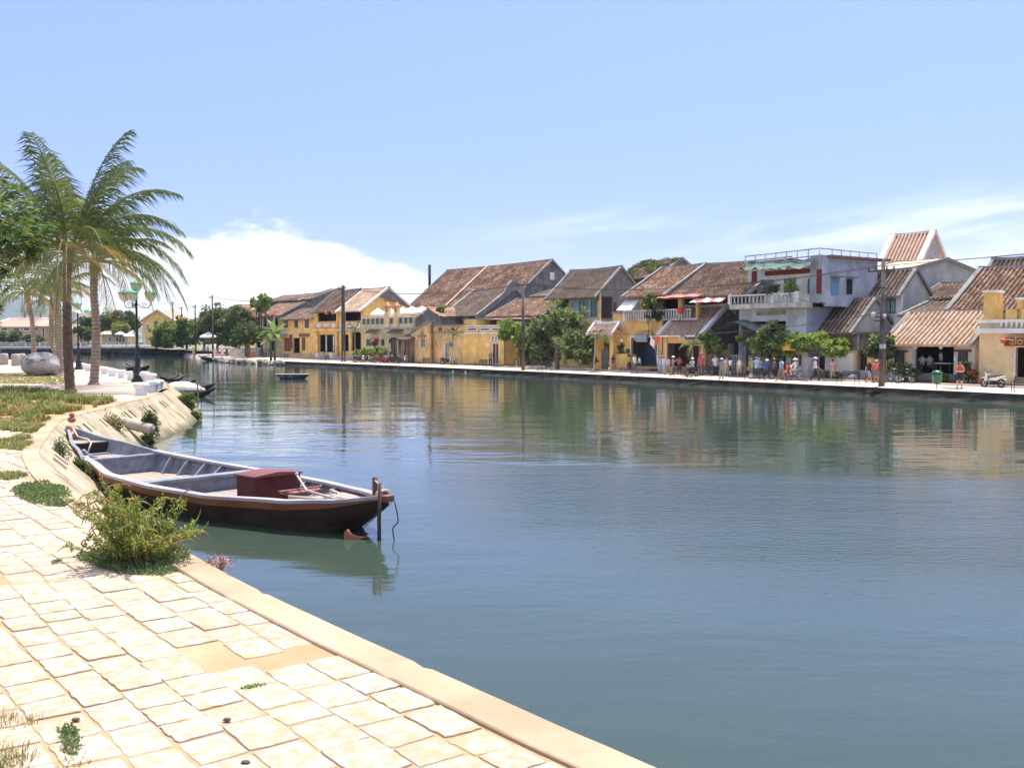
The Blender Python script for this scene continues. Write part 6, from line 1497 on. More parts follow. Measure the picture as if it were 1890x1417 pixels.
# ---------- near-bank grass and weeds
L_GR=leafmat('grass_green',(.07,.12,.03),(.19,.25,.07),.3,1.5);L_GD=leafmat('grass_dry',(.28,.20,.09),(.48,.37,.20),.3,1.5)
def inpoly(x,y,P):
    c=False;j=len(P)-1
    for i in range(len(P)):
        a,b=P[i],P[j]
        if (a[1]>y)!=(b[1]>y) and x<(b[0]-a[0])*(y-a[1])/(b[1]-a[1])+a[0]: c=not c
        j=i
    return c
def grass(name,pxpoly,n,hmin,hmax,label=None,clump=14,w=.012,dry=.4,z=PZ,thr=-.2,mats=None,seed=1,nf=.8):
    random.seed(seed);P=[G(x,y,z) for x,y in pxpoly];xs=[p.x for p in P];ys=[p.y for p in P];PP=[(p.x,p.y) for p in P]
    f=MB();cnt=0;tries=0
    while cnt<n and tries<n*20:
        tries+=1;x=ru(min(xs),max(xs));y=ru(min(ys),max(ys))
        if not inpoly(x,y,PP) or noise.noise(Vector((x*nf,y*nf,seed)))<thr: continue
        cnt+=1;hh=ru(hmin,hmax)*(1+.5*noise.noise(Vector((x*.9,y*.9,9))));mi=1 if noise.noise(Vector((x*.7,y*.7,4)))+ru(-.4,.4)>.5-dry else 0
        for k in range(clump):
            a=ru(0,6.28);r=ru(0,.10)*(1+hh);p=Vector((x+r*math.cos(a),y+r*math.sin(a),z-.01));l=hh*ru(.5,1.1);o=Vector((math.cos(a),math.sin(a),0))*l*ru(.15,.6);s=Vector((-math.sin(a),math.cos(a),0))*w*(1+hh)
            m=p+o*.35+Vector((0,0,l*.6));t=p+o+Vector((0,0,l*ru(.75,1)))
            f.add([p-s,p+s,m+s*.7,m-s*.7,t],[(0,1,2,3),(3,2,4)],mi if rnd()<.8 else 1-mi)
    o=f.build(name,mats or [L_GR,L_GD]);o['kind']='stuff'
    if label: o['label']=label;o['category']='grass'
    return o
grass('lawn',[(-60,690),(60,690),(120,693),(123,709),(-60,709)],2600,.05,.10,'short mown lawn under and left of the boulder',10,.012,.35,thr=-.9)
grass('rough_grass',[(-60,716),(30,722),(90,727),(160,733),(212,741),(175,752),(120,762),(70,782),(20,770),(-60,765)],1500,.16,.42,'tall tousled half-dry grass behind the curved wall',16,.012,.25,thr=-.02,seed=3,nf=.55)
grass('grass_patch',[(0,766),(60,774),(95,776),(60,800),(40,812),(0,790)],500,.06,.2,'green and dry grass patch left of the wall bend',12,.012,.3,thr=-.1,seed=5)
grass('grass_patch',[(0,815),(50,806),(62,812),(45,835),(0,838)],420,.05,.14,'small grass patch creeping in from the left below the bend',12,.010,.2,thr=-.05,seed=6)
grass('grass_patch',[(0,875),(30,872),(48,878),(30,886),(0,886)],140,.04,.10,'thin line of weeds between slabs near the kerb',10,.008,.2,seed=7)
grass('grass_patch',[(-20,1320),(60,1330),(140,1380),(150,1417),(60,1440),(-30,1440)],90,.03,.09,'sparse dry grass in the joints at the bottom left corner',9,.0035,.5,thr=.0,seed=8,nf=2.)
def lowplant(name,label,pxpoly,n,hh,size,mats,seed,z=PZ,cat='weeds'):
    random.seed(seed);P=[G(x,y,z) for x,y in pxpoly];xs=[p.x for p in P];ys=[p.y for p in P];PP=[(p.x,p.y) for p in P];f=MB();c=0
    cx=sum(xs)/len(xs);cy=sum(ys)/len(ys);rx=(max(xs)-min(xs))/2
    while c<n:
        x=ru(min(xs),max(xs));y=ru(min(ys),max(ys))
        if not inpoly(x,y,PP): continue
        c+=1;dd=min(1,math.hypot(x-cx,y-cy)/rx);top=hh*(1-dd**2*.8)*(.5+.8*abs(noise.noise(Vector((x*3,y*3,seed)))))
        leafcheap(f,Vector((x,y,z+top*rnd()**.6)),rdir()+Vector((0,0,.5)),size*ru(.6,1.3),size*ru(.35,.6),int(rnd()*len(mats)))
    o=f.build(name,mats);fit_origin(o,(cx,cy,z));return tag(o,label,cat,kind='stuff')
L_W1=leafmat('weed_green',(.05,.10,.03),(.15,.22,.07),.3,4);L_W2=leafmat('weed_sage',(.10,.14,.06),(.20,.25,.12),.3,4);L_W3=leafmat('weed_red',(.16,.06,.04),(.26,.13,.08),.3,4)
lowplant('creeping_weeds','dense mat of creeping weeds at the left edge of the kerb',[(22,905),(45,893),(85,890),(120,905),(140,930),(110,937),(60,930),(30,918)],3600,.12,.055,[L_W1,L_W2,L_W1],31,cat='weeds')
lowplant('creeping_weeds','low sage-green weed mat spreading round the foot of the bush',[(138,1032),(165,1020),(210,1008),(300,1000),(352,1020),(350,1050),(300,1064),(230,1060),(180,1050)],8500,.15,.04,[L_W2,L_W1,L_W2],32)
lowplant('creeping_weeds','reddish weeds trailing over the kerb left of the bush',[(128,925),(150,928),(175,955),(160,958),(135,940)],350,.10,.045,[L_W3,L_W1],33)
lowplant('moss_tuft','tiny moss tuft wedged under a slab edge',[(440,1271),(490,1262),(494,1266),(450,1275)],260,.03,.018,[L_W1,L_YG],34)
lowplant('moss_tuft','tiny weed tuft between slabs left of the big bush',[(92,1037),(112,1034),(116,1040),(98,1042)],200,.03,.025,[L_W1],35)
lowplant('creeping_weeds','small weeds at the lower left corner beside a slab',[(108,1345),(135,1340),(150,1375),(140,1400),(118,1390)],420,.10,.03,[L_W1,L_W2],36)
# bushy knotweed beside the kerb
random.seed(77)
cb=G(255,1040,PZ);e=empty('weed_bush',cb,'tall yellow-green weed bush with curled reddish tips beside the kerb','bush')
stm_=MB();lf=MB();tp=MB()
for k in range(120):
    a=ru(0,6.28);r0=ru(0,.22);p=Vector((r0*math.cos(a),r0*math.sin(a),0));hgt=ru(.25,.92)*(.66+.55*noise.noise(Vector((math.cos(a)*1.6,math.sin(a)*1.6,2.5))))*(1.10 if abs(a-3.1)<1.2 else .92);out=ru(.05,.50)*(1.10-hgt*.5)
    d=Vector((math.cos(a),math.sin(a),0));P=catmull([p,p+d*out*.35+Vector((0,0,hgt*.45)),p+d*out*.8+Vector((ru(-.05,.05),ru(-.05,.05),hgt*.85)),p+d*out*1.1+Vector((ru(-.06,.06),ru(-.06,.06),hgt))],5)
    stm_.tube(P,[.006*(1-.75*i/len(P)) for i in range(len(P))],4,0,cap=False)
    for i in range(2,len(P)):
        for q in range(5): leafcheap(lf,P[i]+rdir()*.02,rdir()+d*.3+Vector((0,0,.25)),ru(.03,.065),ru(.014,.024),int(rnd()*3))
    # curled tip
    q=P[-1];dd=(P[-1]-P[-3]).normalized();s=rdir();T=[q]
    for i in range(9):
        dd=(dd+s*.35+Vector((0,0,-.10))).normalized();q=q+dd*.018;T.append(q)
    tp.tube(T,[.007,.008,.009,.009,.008,.007,.006,.005,.004,.003],4,int(rnd()*3),cap=False)
    for i in range(0,9,1): leafcheap(tp,T[i],rdir(),.02,.012,int(rnd()*3))
stm_.build('stems',mat('weed_stem',(.22,.16,.06),.8,.3),e);lf.build('leaves',[leafmat('bush_leaf',(.20,.23,.04),(.38,.42,.10),.4,6),leafmat('bush_leaf_yellow',(.20,.22,.04),(.36,.37,.10),.4,6),L_W1],e);tp.build('seed_tips',[leafmat('tip_gold',(.30,.24,.07),(.42,.36,.13),.3,6),leafmat('tip_red',(.28,.12,.06),(.40,.20,.10),.3,6),leafmat('tip_green',(.16,.2,.05),(.28,.32,.10),.3,6)],e)
# plants on the embankment
def slope_plant(label,px,py,w,h,n,mats,size=.10,seed=1,name='slope_shrub',Y=None,twig=False):
    random.seed(seed);p=AY(px,py,Y);m=F/Y;f=MB()
    for k in range(n):
        d=rdir()*rnd()**.4;d*=1+.9*noise.noise(d*2.2+Vector((seed*3,0,0)));q=Vector((d.x*w/m*1.15,d.y*w/m*.5,d.z*h/m*1.1));leafcheap(f,q,rdir()+Vector((.2,-.2,.4)),size*ru(.6,1.3),size*.5,int(rnd()*len(mats)))
    if twig:
        for k in range(30): a=rdir();f.tube([(0,0,-h/m),(a.x*w/m*.8,a.y*.2,abs(a.z)*h/m*.9)],.006,3,0)
    o=f.build(name,mats,loc=p);tag(o,label,'shrub');return o
slope_plant('dense green shrub beside the drain pipe on the sloping wall',275,785,15,20,2600,[L_DK,L_MD,L_W1],.09,1,Y=35.2)
slope_plant('lower green clump at the waterline under the drain pipe',272,812,12,9,1100,[L_MD,L_W1],.09,2,Y=35.6)
slope_plant('airy dry shrub in the middle of the sloping wall',207,783,24,17,1100,[L_OLV,L_W2,L_GD],.08,3,Y=34.2,twig=True)
slope_plant('leafy green shrub low on the wall beside the boat stern',146,868,16,17,1900,[L_MD,L_W1,L_W2],.08,4,Y=24.3)
slope_plant('thin trailing twigs on the wall above the leafy shrub',110,832,16,22,600,[L_OLV,L_W2],.06,5,Y=23.8,twig=True)
slope_plant('green shrubs clinging to the far tip of the embankment',345,742,15,14,1700,[L_MD,L_LT,L_OLV],.13,6,Y=48.2)
slope_plant('low greenery at the waterline of the embankment tip',360,768,9,9,800,[L_MD,L_LT],.12,7,Y=46.8)
slope_plant('dead twiggy plant hanging over the kerb beside the weed bush',405,1040,22,14,120,[mat('dry_twig',(.36,.22,.17),.9),mat('dry_twig_pink',(.42,.26,.22),.9)],.05,8,Y=10.8,twig=True)
random.seed(5)
# ================================================================ PEOPLE
SKIN=[mat('skin_tan',(.42,.24,.16),.6,.06),mat('skin_light',(.55,.34,.25),.6,.06),mat('skin_brown',(.26,.14,.09),.6,.06)]
def cloth(c):
    n='cloth_%02d_%02d_%02d'%tuple(int(x*99) for x in c);return mat(n,c,.85,.10,6)
def skel(pose):
    """joint positions (x right, -y forward, z up) for a 1.65 m figure"""
    J={'pel':(0,0,.90),'bel':(0,.0,1.02),'che':(0,.005,1.22),'nb':(0,.0,1.38),'nk':(0,-.01,1.45),'hd':(0,-.015,1.55),'ht':(0,-.012,1.63)}
    for s,n in ((-1,'l'),(1,'r')):
        J['sh'+n]=(s*.165,0,1.345);J['el'+n]=(s*.22,.03,1.09);J['wr'+n]=(s*.235,-.03,.86);J['hn'+n]=(s*.235,-.05,.79)
        J['hp'+n]=(s*.09,0,.86);J['kn'+n]=(s*.10,-.01,.47);J['an'+n]=(s*.10,.02,.08);J['to'+n]=(s*.115,-.13,.035)
    def leg(n,kn,an,to): J['kn'+n]=kn;J['an'+n]=an;J['to'+n]=to
    def arm(n,el,wr,hn): J['el'+n]=el;J['wr'+n]=wr;J['hn'+n]=hn
    if pose=='walk':
        leg('l',(-.10,-.17,.49),(-.10,-.27,.11),(-.11,-.42,.09));leg('r',(.10,.06,.47),(.10,.32,.15),(.11,.24,.035));arm('l',(-.22,.12,1.11),(-.22,.13,.88),(-.22,.11,.81));arm('r',(.22,-.07,1.10),(.20,-.24,.95),(.19,-.29,.90))
    if pose=='camera':
        arm('l',(-.24,-.13,1.16),(-.10,-.30,1.36),(-.05,-.32,1.42));arm('r',(.24,-.13,1.16),(.10,-.30,1.36),(.05,-.32,1.42));leg('r',(.12,.02,.47),(.14,.05,.08),(.17,-.10,.035))
    if pose=='hold':
        arm('l',(-.23,.0,1.10),(-.08,-.22,1.07),(-.0,-.25,1.08));arm('r',(.23,.0,1.10),(.09,-.22,1.04),(.02,-.26,1.05));leg('l',(-.11,-.05,.47),(-.12,-.03,.08),(-.13,-.18,.035))
    if pose in('sit','ride'):
        dz=-.42 if pose=='sit' else -.10
        for k in list(J): x,y,z=J[k];J[k]=(x,y,z+dz)
        if pose=='sit':
            for s,n in ((-1,'l'),(1,'r')): leg(n,(s*.12,-.42,.50),(s*.12,-.42,.09),(s*.13,-.56,.035));arm(n,(s*.24,-.05,.70),(s*.13,-.28,.62),(s*.10,-.34,.60))
        else:
            for s,n in ((-1,'l'),(1,'r')): leg(n,(s*.15,-.36,.68),(s*.14,-.22,.28),(s*.15,-.36,.22));arm(n,(s*.26,-.14,1.02),(s*.24,-.36,.95),(s*.23,-.43,.95))
    return J
EDG_=[('pel','bel'),('bel','che'),('che','nb'),('nb','nk'),('nk','hd'),('hd','ht')]+[e for n in 'lr' for e in (('nb','sh'+n),('sh'+n,'el'+n),('el'+n,'wr'+n),('wr'+n,'hn'+n),('pel','hp'+n),('hp'+n,'kn'+n),('kn'+n,'an'+n),('an'+n,'to'+n))]
RAD={'pel':(.135,.10),'bel':(.125,.09),'che':(.15,.10),'nb':(.09,.07),'nk':(.052,.055),'hd':(.075,.095),'ht':(.055,.065),'sh':(.058,.058),'el':(.040,.040),'wr':(.026,.030),'hn':(.020,.036),'hp':(.088,.09),'kn':(.056,.060),'an':(.038,.042),'to':(.034,.026)}
BODY={}
def make_body(pose):
    if pose in BODY: return BODY[pose]
    J=skel(pose);names=list(J);vs=[J[n] for n in names];es=[(names.index(a),names.index(b)) for a,b in EDG_];rad=[RAD[n if n in RAD else n[:-1]] for n in names]
    for n in 'lr':     # five fingers
        h=Vector(J['hn'+n]);w=(h-Vector(J['wr'+n])).normalized();s=w.cross(Vector((0,1,0)) if abs(w.y)<.8 else Vector((1,0,0))).normalized();f=s.cross(w)
        for k,(o,l) in enumerate([(-.024,.050),(-.009,.062),(.008,.058),(.022,.045)]):
            a=len(vs);vs.append(tuple(h+s*o+w*.035));rad.append((.009,.009));es.append((names.index('hn'+n),a));vs.append(tuple(h+s*o*1.15+w*(.035+l)+f*.02));rad.append((.007,.007));es.append((a,a+1))
        a=len(vs);vs.append(tuple(h-s*.045+w*.01));rad.append((.010,.010));es.append((names.index('hn'+n),a))
    me=bpy.data.meshes.new('body_'+pose);me.from_pydata([tuple(v) for v in vs],es,[])
    o=bpy.data.objects.new('tmp',me);COL.objects.link(o);sk=o.modifiers.new('s','SKIN');sk.use_smooth_shade=True
    for i,r in enumerate(rad): me.skin_vertices[0].data[i].radius=r
    for d in me.skin_vertices[0].data: d.use_root=False
    me.skin_vertices[0].data[0].use_root=True
    ss=o.modifiers.new('u','SUBSURF');ss.levels=2;ss.render_levels=2
    dg=bpy.context.evaluated_depsgraph_get();dg.update();m2=bpy.data.meshes.new_from_object(o.evaluated_get(dg));bpy.data.objects.remove(o)
    # face: nose, brow and ears pulled from the head surface
    hd=Vector(J['hd'])
    for v in m2.vertices:
        q=v.co-hd
        if q.length<.14 and v.co.z>hd.z-.1:
            if q.y<-.06 and abs(q.x)<.022 and -.05<q.z<.015: v.co.y-=.022
            if abs(q.x)>.06 and abs(q.z)<.03 and abs(q.y)<.03: v.co.x*=1.13
            if q.y<-.05 and .01<q.z<.03 and abs(q.x)<.045: v.co.y+=.006
    seg=[(a,b,Vector(J[a]),Vector(J[b])) for a,b in EDG_]
    def near(p):
        best=None
        for a,b,A,B in seg:
            ab=B-A;t=max(0,min(1,(p-A).dot(ab)/ab.length_squared));d=(p-(A+ab*t)).length-RAD[a if a in RAD else a[:-1]][0]*(1-t)-RAD[b if b in RAD else b[:-1]][0]*t
            if best is None or d<best[0]: best=(d,a,b,t)
        return best
    m2.update();info=[near(p.center) for p in m2.polygons]
    def region(keep,off,zlim=None):
        vm={};V_=[];F_=[]
        for p,(d,a,b,t) in zip(m2.polygons,info):
            if not keep(a,b,t,p.center): continue
            f=[]
            for i in p.vertices:
                if i not in vm: vm[i]=len(V_);v=m2.vertices[i];V_.append(tuple(v.co+v.normal*off))
                f.append(vm[i])
            F_.append(f)
        m=bpy.data.meshes.new('cloth');m.from_pydata(V_,[],F_);m.polygons.foreach_set('use_smooth',[True]*len(F_));return m
    tor=lambda a,b,t,c:(a in('pel','bel','che') and b in('bel','che','nb')) or (a=='nb' and b[:2]=='sh') or (a=='nb' and b=='nk' and t<.25)
    R_={'body':m2,
     'tee':region(lambda a,b,t,c:tor(a,b,t,c) or (a[:2]=='sh' and t<.55) or (a=='pel' and b[:2]=='hp' and t<.3),.022),
     'long':region(lambda a,b,t,c:tor(a,b,t,c) or a[:2]=='sh' or (a[:2]=='el') or (a=='pel' and b[:2]=='hp' and t<.3),.022),
     'tank':region(lambda a,b,t,c:tor(a,b,t,c) and not(a=='nb' and b[:2]=='sh' and t>.6),.020),
     'trousers':region(lambda a,b,t,c:(a=='pel') or a[:2]=='hp' or (a[:2]=='kn' and t<.93),.016),
     'shorts':region(lambda a,b,t,c:(a=='pel') or (a[:2]=='hp' and t<.85),.022),
     'shoe_l':region(lambda a,b,t,c:(a=='anl') or (a=='knl' and t>.94),.012),'shoe_r':region(lambda a,b,t,c:(a=='anr') or (a=='knr' and t>.94),.012)}
    # skirt from hips to the knee, hair, hats
    P=Vector(J['pel']);K=(Vector(J['knl'])+Vector(J['knr']))/2
    b=MB();b.tube([P+Vector((0,0,.10)),P,P.lerp(K,.55),K+Vector((0,0,.02))],[.14,.165,.20,.235],14,cap=False);sk_=bpy.data.meshes.new('skirt');sk_.from_pydata(b.v,[],b.f);sk_.polygons.foreach_set('use_smooth',b.sm);R_['skirt']=sk_
    def hm(prof,c,n=14,sy=1.12):
        b=MB();b.lathe(prof,c,n,sy=sy);m=bpy.data.meshes.new('h');m.from_pydata(b.v,[],b.f);m.polygons.foreach_set('use_smooth',b.sm);return m
    h=tuple(hd+Vector((0,.012,.0)));ht=tuple(hd+Vector((0,0,.045)))
    R_['hair']=hm([(.070,-.03),(.092,.02),(.088,.07),(.055,.105),(0,.118)],h)
    R_['longhair']=hm([(.075,-.16),(.092,-.08),(.095,.02),(.088,.07),(.055,.105),(0,.118)],tuple(hd+Vector((0,.034,0))))
    R_['sunhat']=hm([(.185,-.012),(.19,-.004),(.10,.02),(.095,.075),(.06,.105),(0,.11)],ht)
    R_['conical']=hm([(.235,-.01),(.23,-.004),(.10,.085),(.0,.17)],ht,16,1.)
    R_['helmet']=hm([(.105,-.03),(.118,.02),(.11,.07),(.07,.112),(0,.125)],ht)
    b=MB();b.lathe([(.094,-.01),(.096,.03),(.07,.085),(0,.10)],ht,14,sy=1.12);b.box(ht[0]-.07,ht[0]+.07,ht[1]-.20,ht[1]-.08,ht[2]-.012,ht[2]+.004);m=bpy.data.meshes.new('h');m.from_pydata(b.v,[],b.f);R_['cap']=m
    BODY[pose]=R_;return R_
def person(loc,face,label,pose='stand',top=('tee',(.6,.6,.6)),bot=('trousers',(.1,.1,.12)),hair='hair',hc=(.04,.03,.025),hat=None,skin=0,sc=.97,bag=None,group='people strolling along the far promenade',shoe=(.1,.09,.08)):
    """face: heading in degrees, 0 = towards the camera side of the street (-y)"""
    B_=make_body(pose)
    def add(name,me,m,par=None):
        o=bpy.data.objects.new(name,me);COL.objects.link(o)
        if not me.materials: me.materials.append(None)
        o.material_slots[0].link='OBJECT';o.material_slots[0].material=m
        if par is not None:o.parent=par
        return o
    o=add('person',B_['body'],SKIN[skin]);o.location=loc;o.rotation_euler=(0,0,R(face));o.scale=(sc*1.06,sc*1.06,sc)
    tag(o,label,'person',group)
    add('shirt' if top[0]!='long' else 'long_sleeved_shirt',B_[top[0]],cloth(top[1]),o);add(bot[0],B_[bot[0]],cloth(bot[1]),o);add('shoe',B_['shoe_l'],cloth(shoe),o);add('shoe',B_['shoe_r'],cloth(shoe),o)
    add('hair',B_[hair],cloth(hc),o)
    if hat: add('hat' if hat[0]!='helmet' else 'helmet',B_[hat[0]],cloth(hat[1]),o)
    if bag:
        b=MB();s=1 if bag[1]>0 else -1
        b.box(s*.20,s*.34,-.16,.10,.72,.98);
        g=b.build('shoulder_bag',cloth(bag[0]),o)
    return o
WH=(.78,.77,.75);BK=(.02,.02,.022);KH=(.42,.35,.25);JN=(.06,.09,.17);GY=(.32,.33,.34)
def pp(x,y,*a,z=None,**k): return person(G(x,y,.57 if z is None else z),*a,**k)
pp(1009,678,-60,'person in dark purple shirt and straw hat at the left of the tree-shade group','camera',('tee',(.09,.05,.10)),hat=('sunhat',(.62,.46,.30)))
pp(1017,679,150,'person in brown top and peach sun hat under the big tree','stand',('tee',(.30,.16,.09)),('shorts',(.12,.1,.1)),hat=('sunhat',(.70,.48,.34)))
pp(1024,676,20,'person in pale grey shirt and hat in the shade group','stand',('long',(.52,.52,.50)),('trousers',(.08,.08,.09)),hat=('sunhat',(.55,.54,.5)))
pp(1032,677,70,'person in white shirt and grey hat pointing to the right','walk',('long',(.62,.60,.58)),('trousers',BK),hat=('sunhat',(.5,.49,.45)))
pp(1044,680,-75,'person in yellow top, lime trousers and white hat','walk',('long',(.62,.55,.32)),('trousers',(.42,.55,.13)),hat=('sunhat',WH))
pp(1089,683,160,'person in white shirt and white hat left of the bent sapling','stand',('tee',WH),('shorts',KH),hat=('sunhat',WH))
pp(1095,684,-20,'person in red vest over white with pale bag by the bent sapling','hold',('tank',(.72,.30,.22)),('shorts',GY),hat=('cap',WH),bag=((.5,.52,.5),1))
pp(1107,683,30,'person in pale pink shirt, white hat and red trousers','hold',('long',(.72,.55,.56)),('trousers',(.42,.06,.08)),hat=('sunhat',WH))
pp(1114,684,-30,'person in pink shirt and blue jeans before the tiled gate','stand',('long',(.66,.40,.43)),('trousers',JN))
pp(1132,686,-50,'person in black vest and khaki trousers with folded arms','hold',('tee',(.05,.045,.03)),('trousers',(.33,.27,.19)))
pp(1161,687,20,'person in lime green top and maroon skirt','hold',('tee',(.45,.68,.12)),('skirt',(.12,.03,.04)))
pp(1171,689,60,'tall person in white shirt and dark grey trousers by the blue shop','walk',('tee',WH),('trousers',(.12,.13,.14)),sc=1.04)
pp(1180,689,-100,'person in white top and khaki shorts looking down, black and white bag','walk',('tee',WH),('shorts',(.45,.34,.22)),bag=(BK,1),sc=.93)
pp(1218,690,20,'person in lilac clothes and white hat, left one of a pair','stand',('long',(.60,.58,.66)),('trousers',(.50,.47,.56)),hat=('sunhat',WH))
pp(1224,690,120,'person all in white with white hat, right one of a pair','stand',('long',WH),('trousers',(.66,.65,.72)),hat=('sunhat',WH))
pp(1233,693,-40,'long-haired person in pink top and denim shorts showing bare legs','walk',('tank',(.66,.42,.38)),('shorts',(.2,.22,.22)),hair='longhair')
pp(1242,692,80,'person in khaki with white hat behind the bench, taking a picture','camera',('tee',(.33,.31,.22)),('trousers',(.16,.15,.11)),hat=('sunhat',WH))
pp(1254,692,0,'person in rust top and dark red skirt before the red shop','hold',('tank',(.45,.17,.12)),('skirt',(.17,.03,.03)),skin=2)
pp(1294,694,-20,'big person in red shirt and red cap beside the motorbike rider','stand',('tee',(.50,.11,.13)),('trousers',(.12,.1,.1)),hat=('cap',(.62,.10,.10)),sc=1.14)
pp(1320,694,0,'person in white shirt and dark blue jeans before the plank fence','stand',('tee',(.74,.66,.66)),('trousers',(.035,.055,.11)),hair='hair',hc=(.4,.33,.28),sc=1.06)
pp(1332,700,-40,'person in grey-green clothes nearest the water, writing','hold',('tee',(.36,.38,.32)),('trousers',(.25,.24,.18)),hat=('sunhat',(.55,.54,.45)))
pp(1341,695,10,'person in pale peach shirt holding a white dish','hold',('tee',(.70,.55,.48)),('trousers',(.55,.46,.34)),hc=(.3,.2,.12))
pp(1348,696,100,'person in white blouse and short black skirt','stand',('tee',WH),('shorts',BK),hair='longhair')
pp(1365,697,-20,'person in white vest and khaki shorts walking alone','walk',('tank',(.72,.70,.66)),('shorts',KH),hc=(.3,.2,.12))
pp(1386,699,30,'person in green top and white trousers left of the blue shirt','hold',('tank',(.40,.45,.16)),('trousers',(.74,.73,.70)),hc=(.35,.22,.12),bag=((.3,.16,.08),-1))
pp(1396,699,-30,'person in light blue shirt and blue-grey trousers','stand',('tee',(.38,.55,.72)),('trousers',(.16,.21,.28)),hc=(.55,.48,.4),sc=1.03)
pp(1401,698,150,'grey-haired person partly behind the light blue shirt','stand',('tee',(.5,.56,.6)),('trousers',(.2,.2,.22)),hc=(.6,.6,.6))
pp(1428,700,110,'person in plum shirt and pink cap pushing a bicycle','walk',('long',(.20,.10,.11)),('trousers',BK),hat=('cap',(.62,.30,.30)),skin=2)
pp(1442,705,-70,'person in pale blue shirt and olive shorts striding near the edge','walk',('tee',(.45,.56,.72)),('shorts',(.20,.22,.16)),sc=1.04,skin=2)
pp(1504,706,75,'person in grey-white tee, straw hat and black trousers walking right','walk',('tee',(.62,.62,.66)),('trousers',BK),hat=('sunhat',(.6,.56,.5)),sc=1.08,shoe=WH)
pp(1537,703,0,'person in pink top and khaki trousers carrying a beige bag','hold',('tee',(.66,.42,.40)),('trousers',(.40,.35,.27)),bag=((.55,.47,.3),1))
pp(1604,707,40,'person in black shirt and blue shorts left of the tall pole','walk',('tee',BK),('shorts',(.22,.32,.45)),hc=(.45,.2,.1))
pp(1617,707,-20,'person in bright red shirt and denim shorts beside the tall pole','walk',('tee',(.72,.16,.12)),('shorts',(.16,.2,.28)),hat=('cap',(.5,.5,.48)))
pp(1771,718,-30,'person in red top with folded arms and black shorts before the tavern','hold',('tank',(.66,.10,.05)),('shorts',BK),hc=(.16,.08,.05),skin=1,sc=1.03)
pp(905,676,10,'older person in olive vest and dark trousers, left of two by the yellow wall','hold',('tee',(.40,.36,.16)),('trousers',(.09,.07,.08)),hc=(.5,.48,.45),sc=1.05)
pp(923,674,-10,'person in pale lilac shirt and black trousers, right of two by the yellow wall','stand',('tee',(.62,.60,.66)),('trousers',BK),hc=(.6,.6,.58),sc=1.05)
pp(961.5,674,0,'person in pink half hidden behind the concrete pole','stand',('tee',(.62,.45,.40)),('trousers',(.14,.13,.13)))
pp(971,676,90,'person in cream top photographing, just right of the concrete pole','camera',('tee',(.68,.60,.44)),('trousers',(.36,.28,.20)),hc=(.2,.1,.05))
pp(542,660,20,'small person in yellow hat near the left restaurants','stand',('tee',(.62,.62,.5)),('shorts',(.12,.15,.14)),hat=('sunhat',(.7,.55,.15)),sc=.9)
pp(556,661,0,'person in white shirt and dark blue trousers near the left restaurants','walk',('tee',WH),('trousers',(.05,.07,.28)))
pp(458,660.5,30,'person in white and dark skirt left of the orange crate','stand',('tee',(.66,.64,.6)),('skirt',(.12,.08,.07)))
pp(470,660.5,-60,'person in pink beside the orange crate at the promenade end','stand',('tee',(.66,.36,.36)),('trousers',(.4,.18,.2)))
for x,y,l,c1,c2 in [(396.5,659.3,'person in white tunic, leftmost of the far-left group',(.66,.66,.72),(.6,.6,.68)),(401.5,659,'person in red, second from left in the far-left group',(.5,.1,.12),(.4,.2,.3)),(410,659.2,'person in lavender dress in the middle of the far-left group',(.66,.55,.66),(.62,.5,.6)),(419,659,'person in dark top, fourth in the far-left group',(.12,.1,.1),(.2,.12,.1)),(424,659,'person in white with mauve skirt, rightmost of the far-left group',(.72,.7,.7),(.5,.4,.5))]:
    pp(x,y,ru(-60,60),l,'stand',('long',c1),('skirt' if 'dress' in l or 'skirt' in l else 'trousers',c2),hat=('sunhat',WH) if 'red' not in l else None)
for x,l,c in [(376,'distant person in pink beyond the far-left group',(.6,.35,.35)),(383,'distant person in white under the bank trees',WH),(361,'distant person in brown by the beached blue boat',(.3,.2,.15))]:
    person(AY(x,655,190)+Vector((0,0,0)),0,l,'stand',('tee',c),('trousers',(.15,.14,.14))).location.z=.72
# people inside the tavern
ts=lambda x,y,dt:(lambda q:WP(q[0],tv.t+dt,tv.zb+op_z+.0))(SV(x,y,tv.t+dt))
op_z=tv.rect(*zr_(Z6,(568,920,888,1192)))[2]
for x,l,c,f in [(1702,'seated customer in pale shirt, left one at the tavern table',(.55,.56,.60),-40),(1716,'seated customer in cream shirt, right one at the tavern table',(.62,.55,.50),20)]:
    person(ts(x,672,1.0),f,l,'sit',('tee',c),('trousers',(.07,.06,.08)),skin=0,sc=1.08,group='customers inside the open tavern')
person(ts(1736.5,672,1.0),60,'person in white shirt standing inside the tavern','stand',('tee',(.76,.76,.80)),('shorts',BK),skin=2,group='customers inside the open tavern')
# ================================================================ STREET FURNITURE, VEHICLES, NEAR-BANK OBJECTS
random.seed(9)
IRON=mat('black_iron',(.025,.025,.028),.5,.3,4,.3);LG=mat('lamp_green_black',(.008,.017,.016),.45,.3,4);CHR=mat('chrome',(.5,.5,.52),.25,.1,4,.9);RUB=mat('tyre_rubber',(.02,.02,.02),.8,.2)
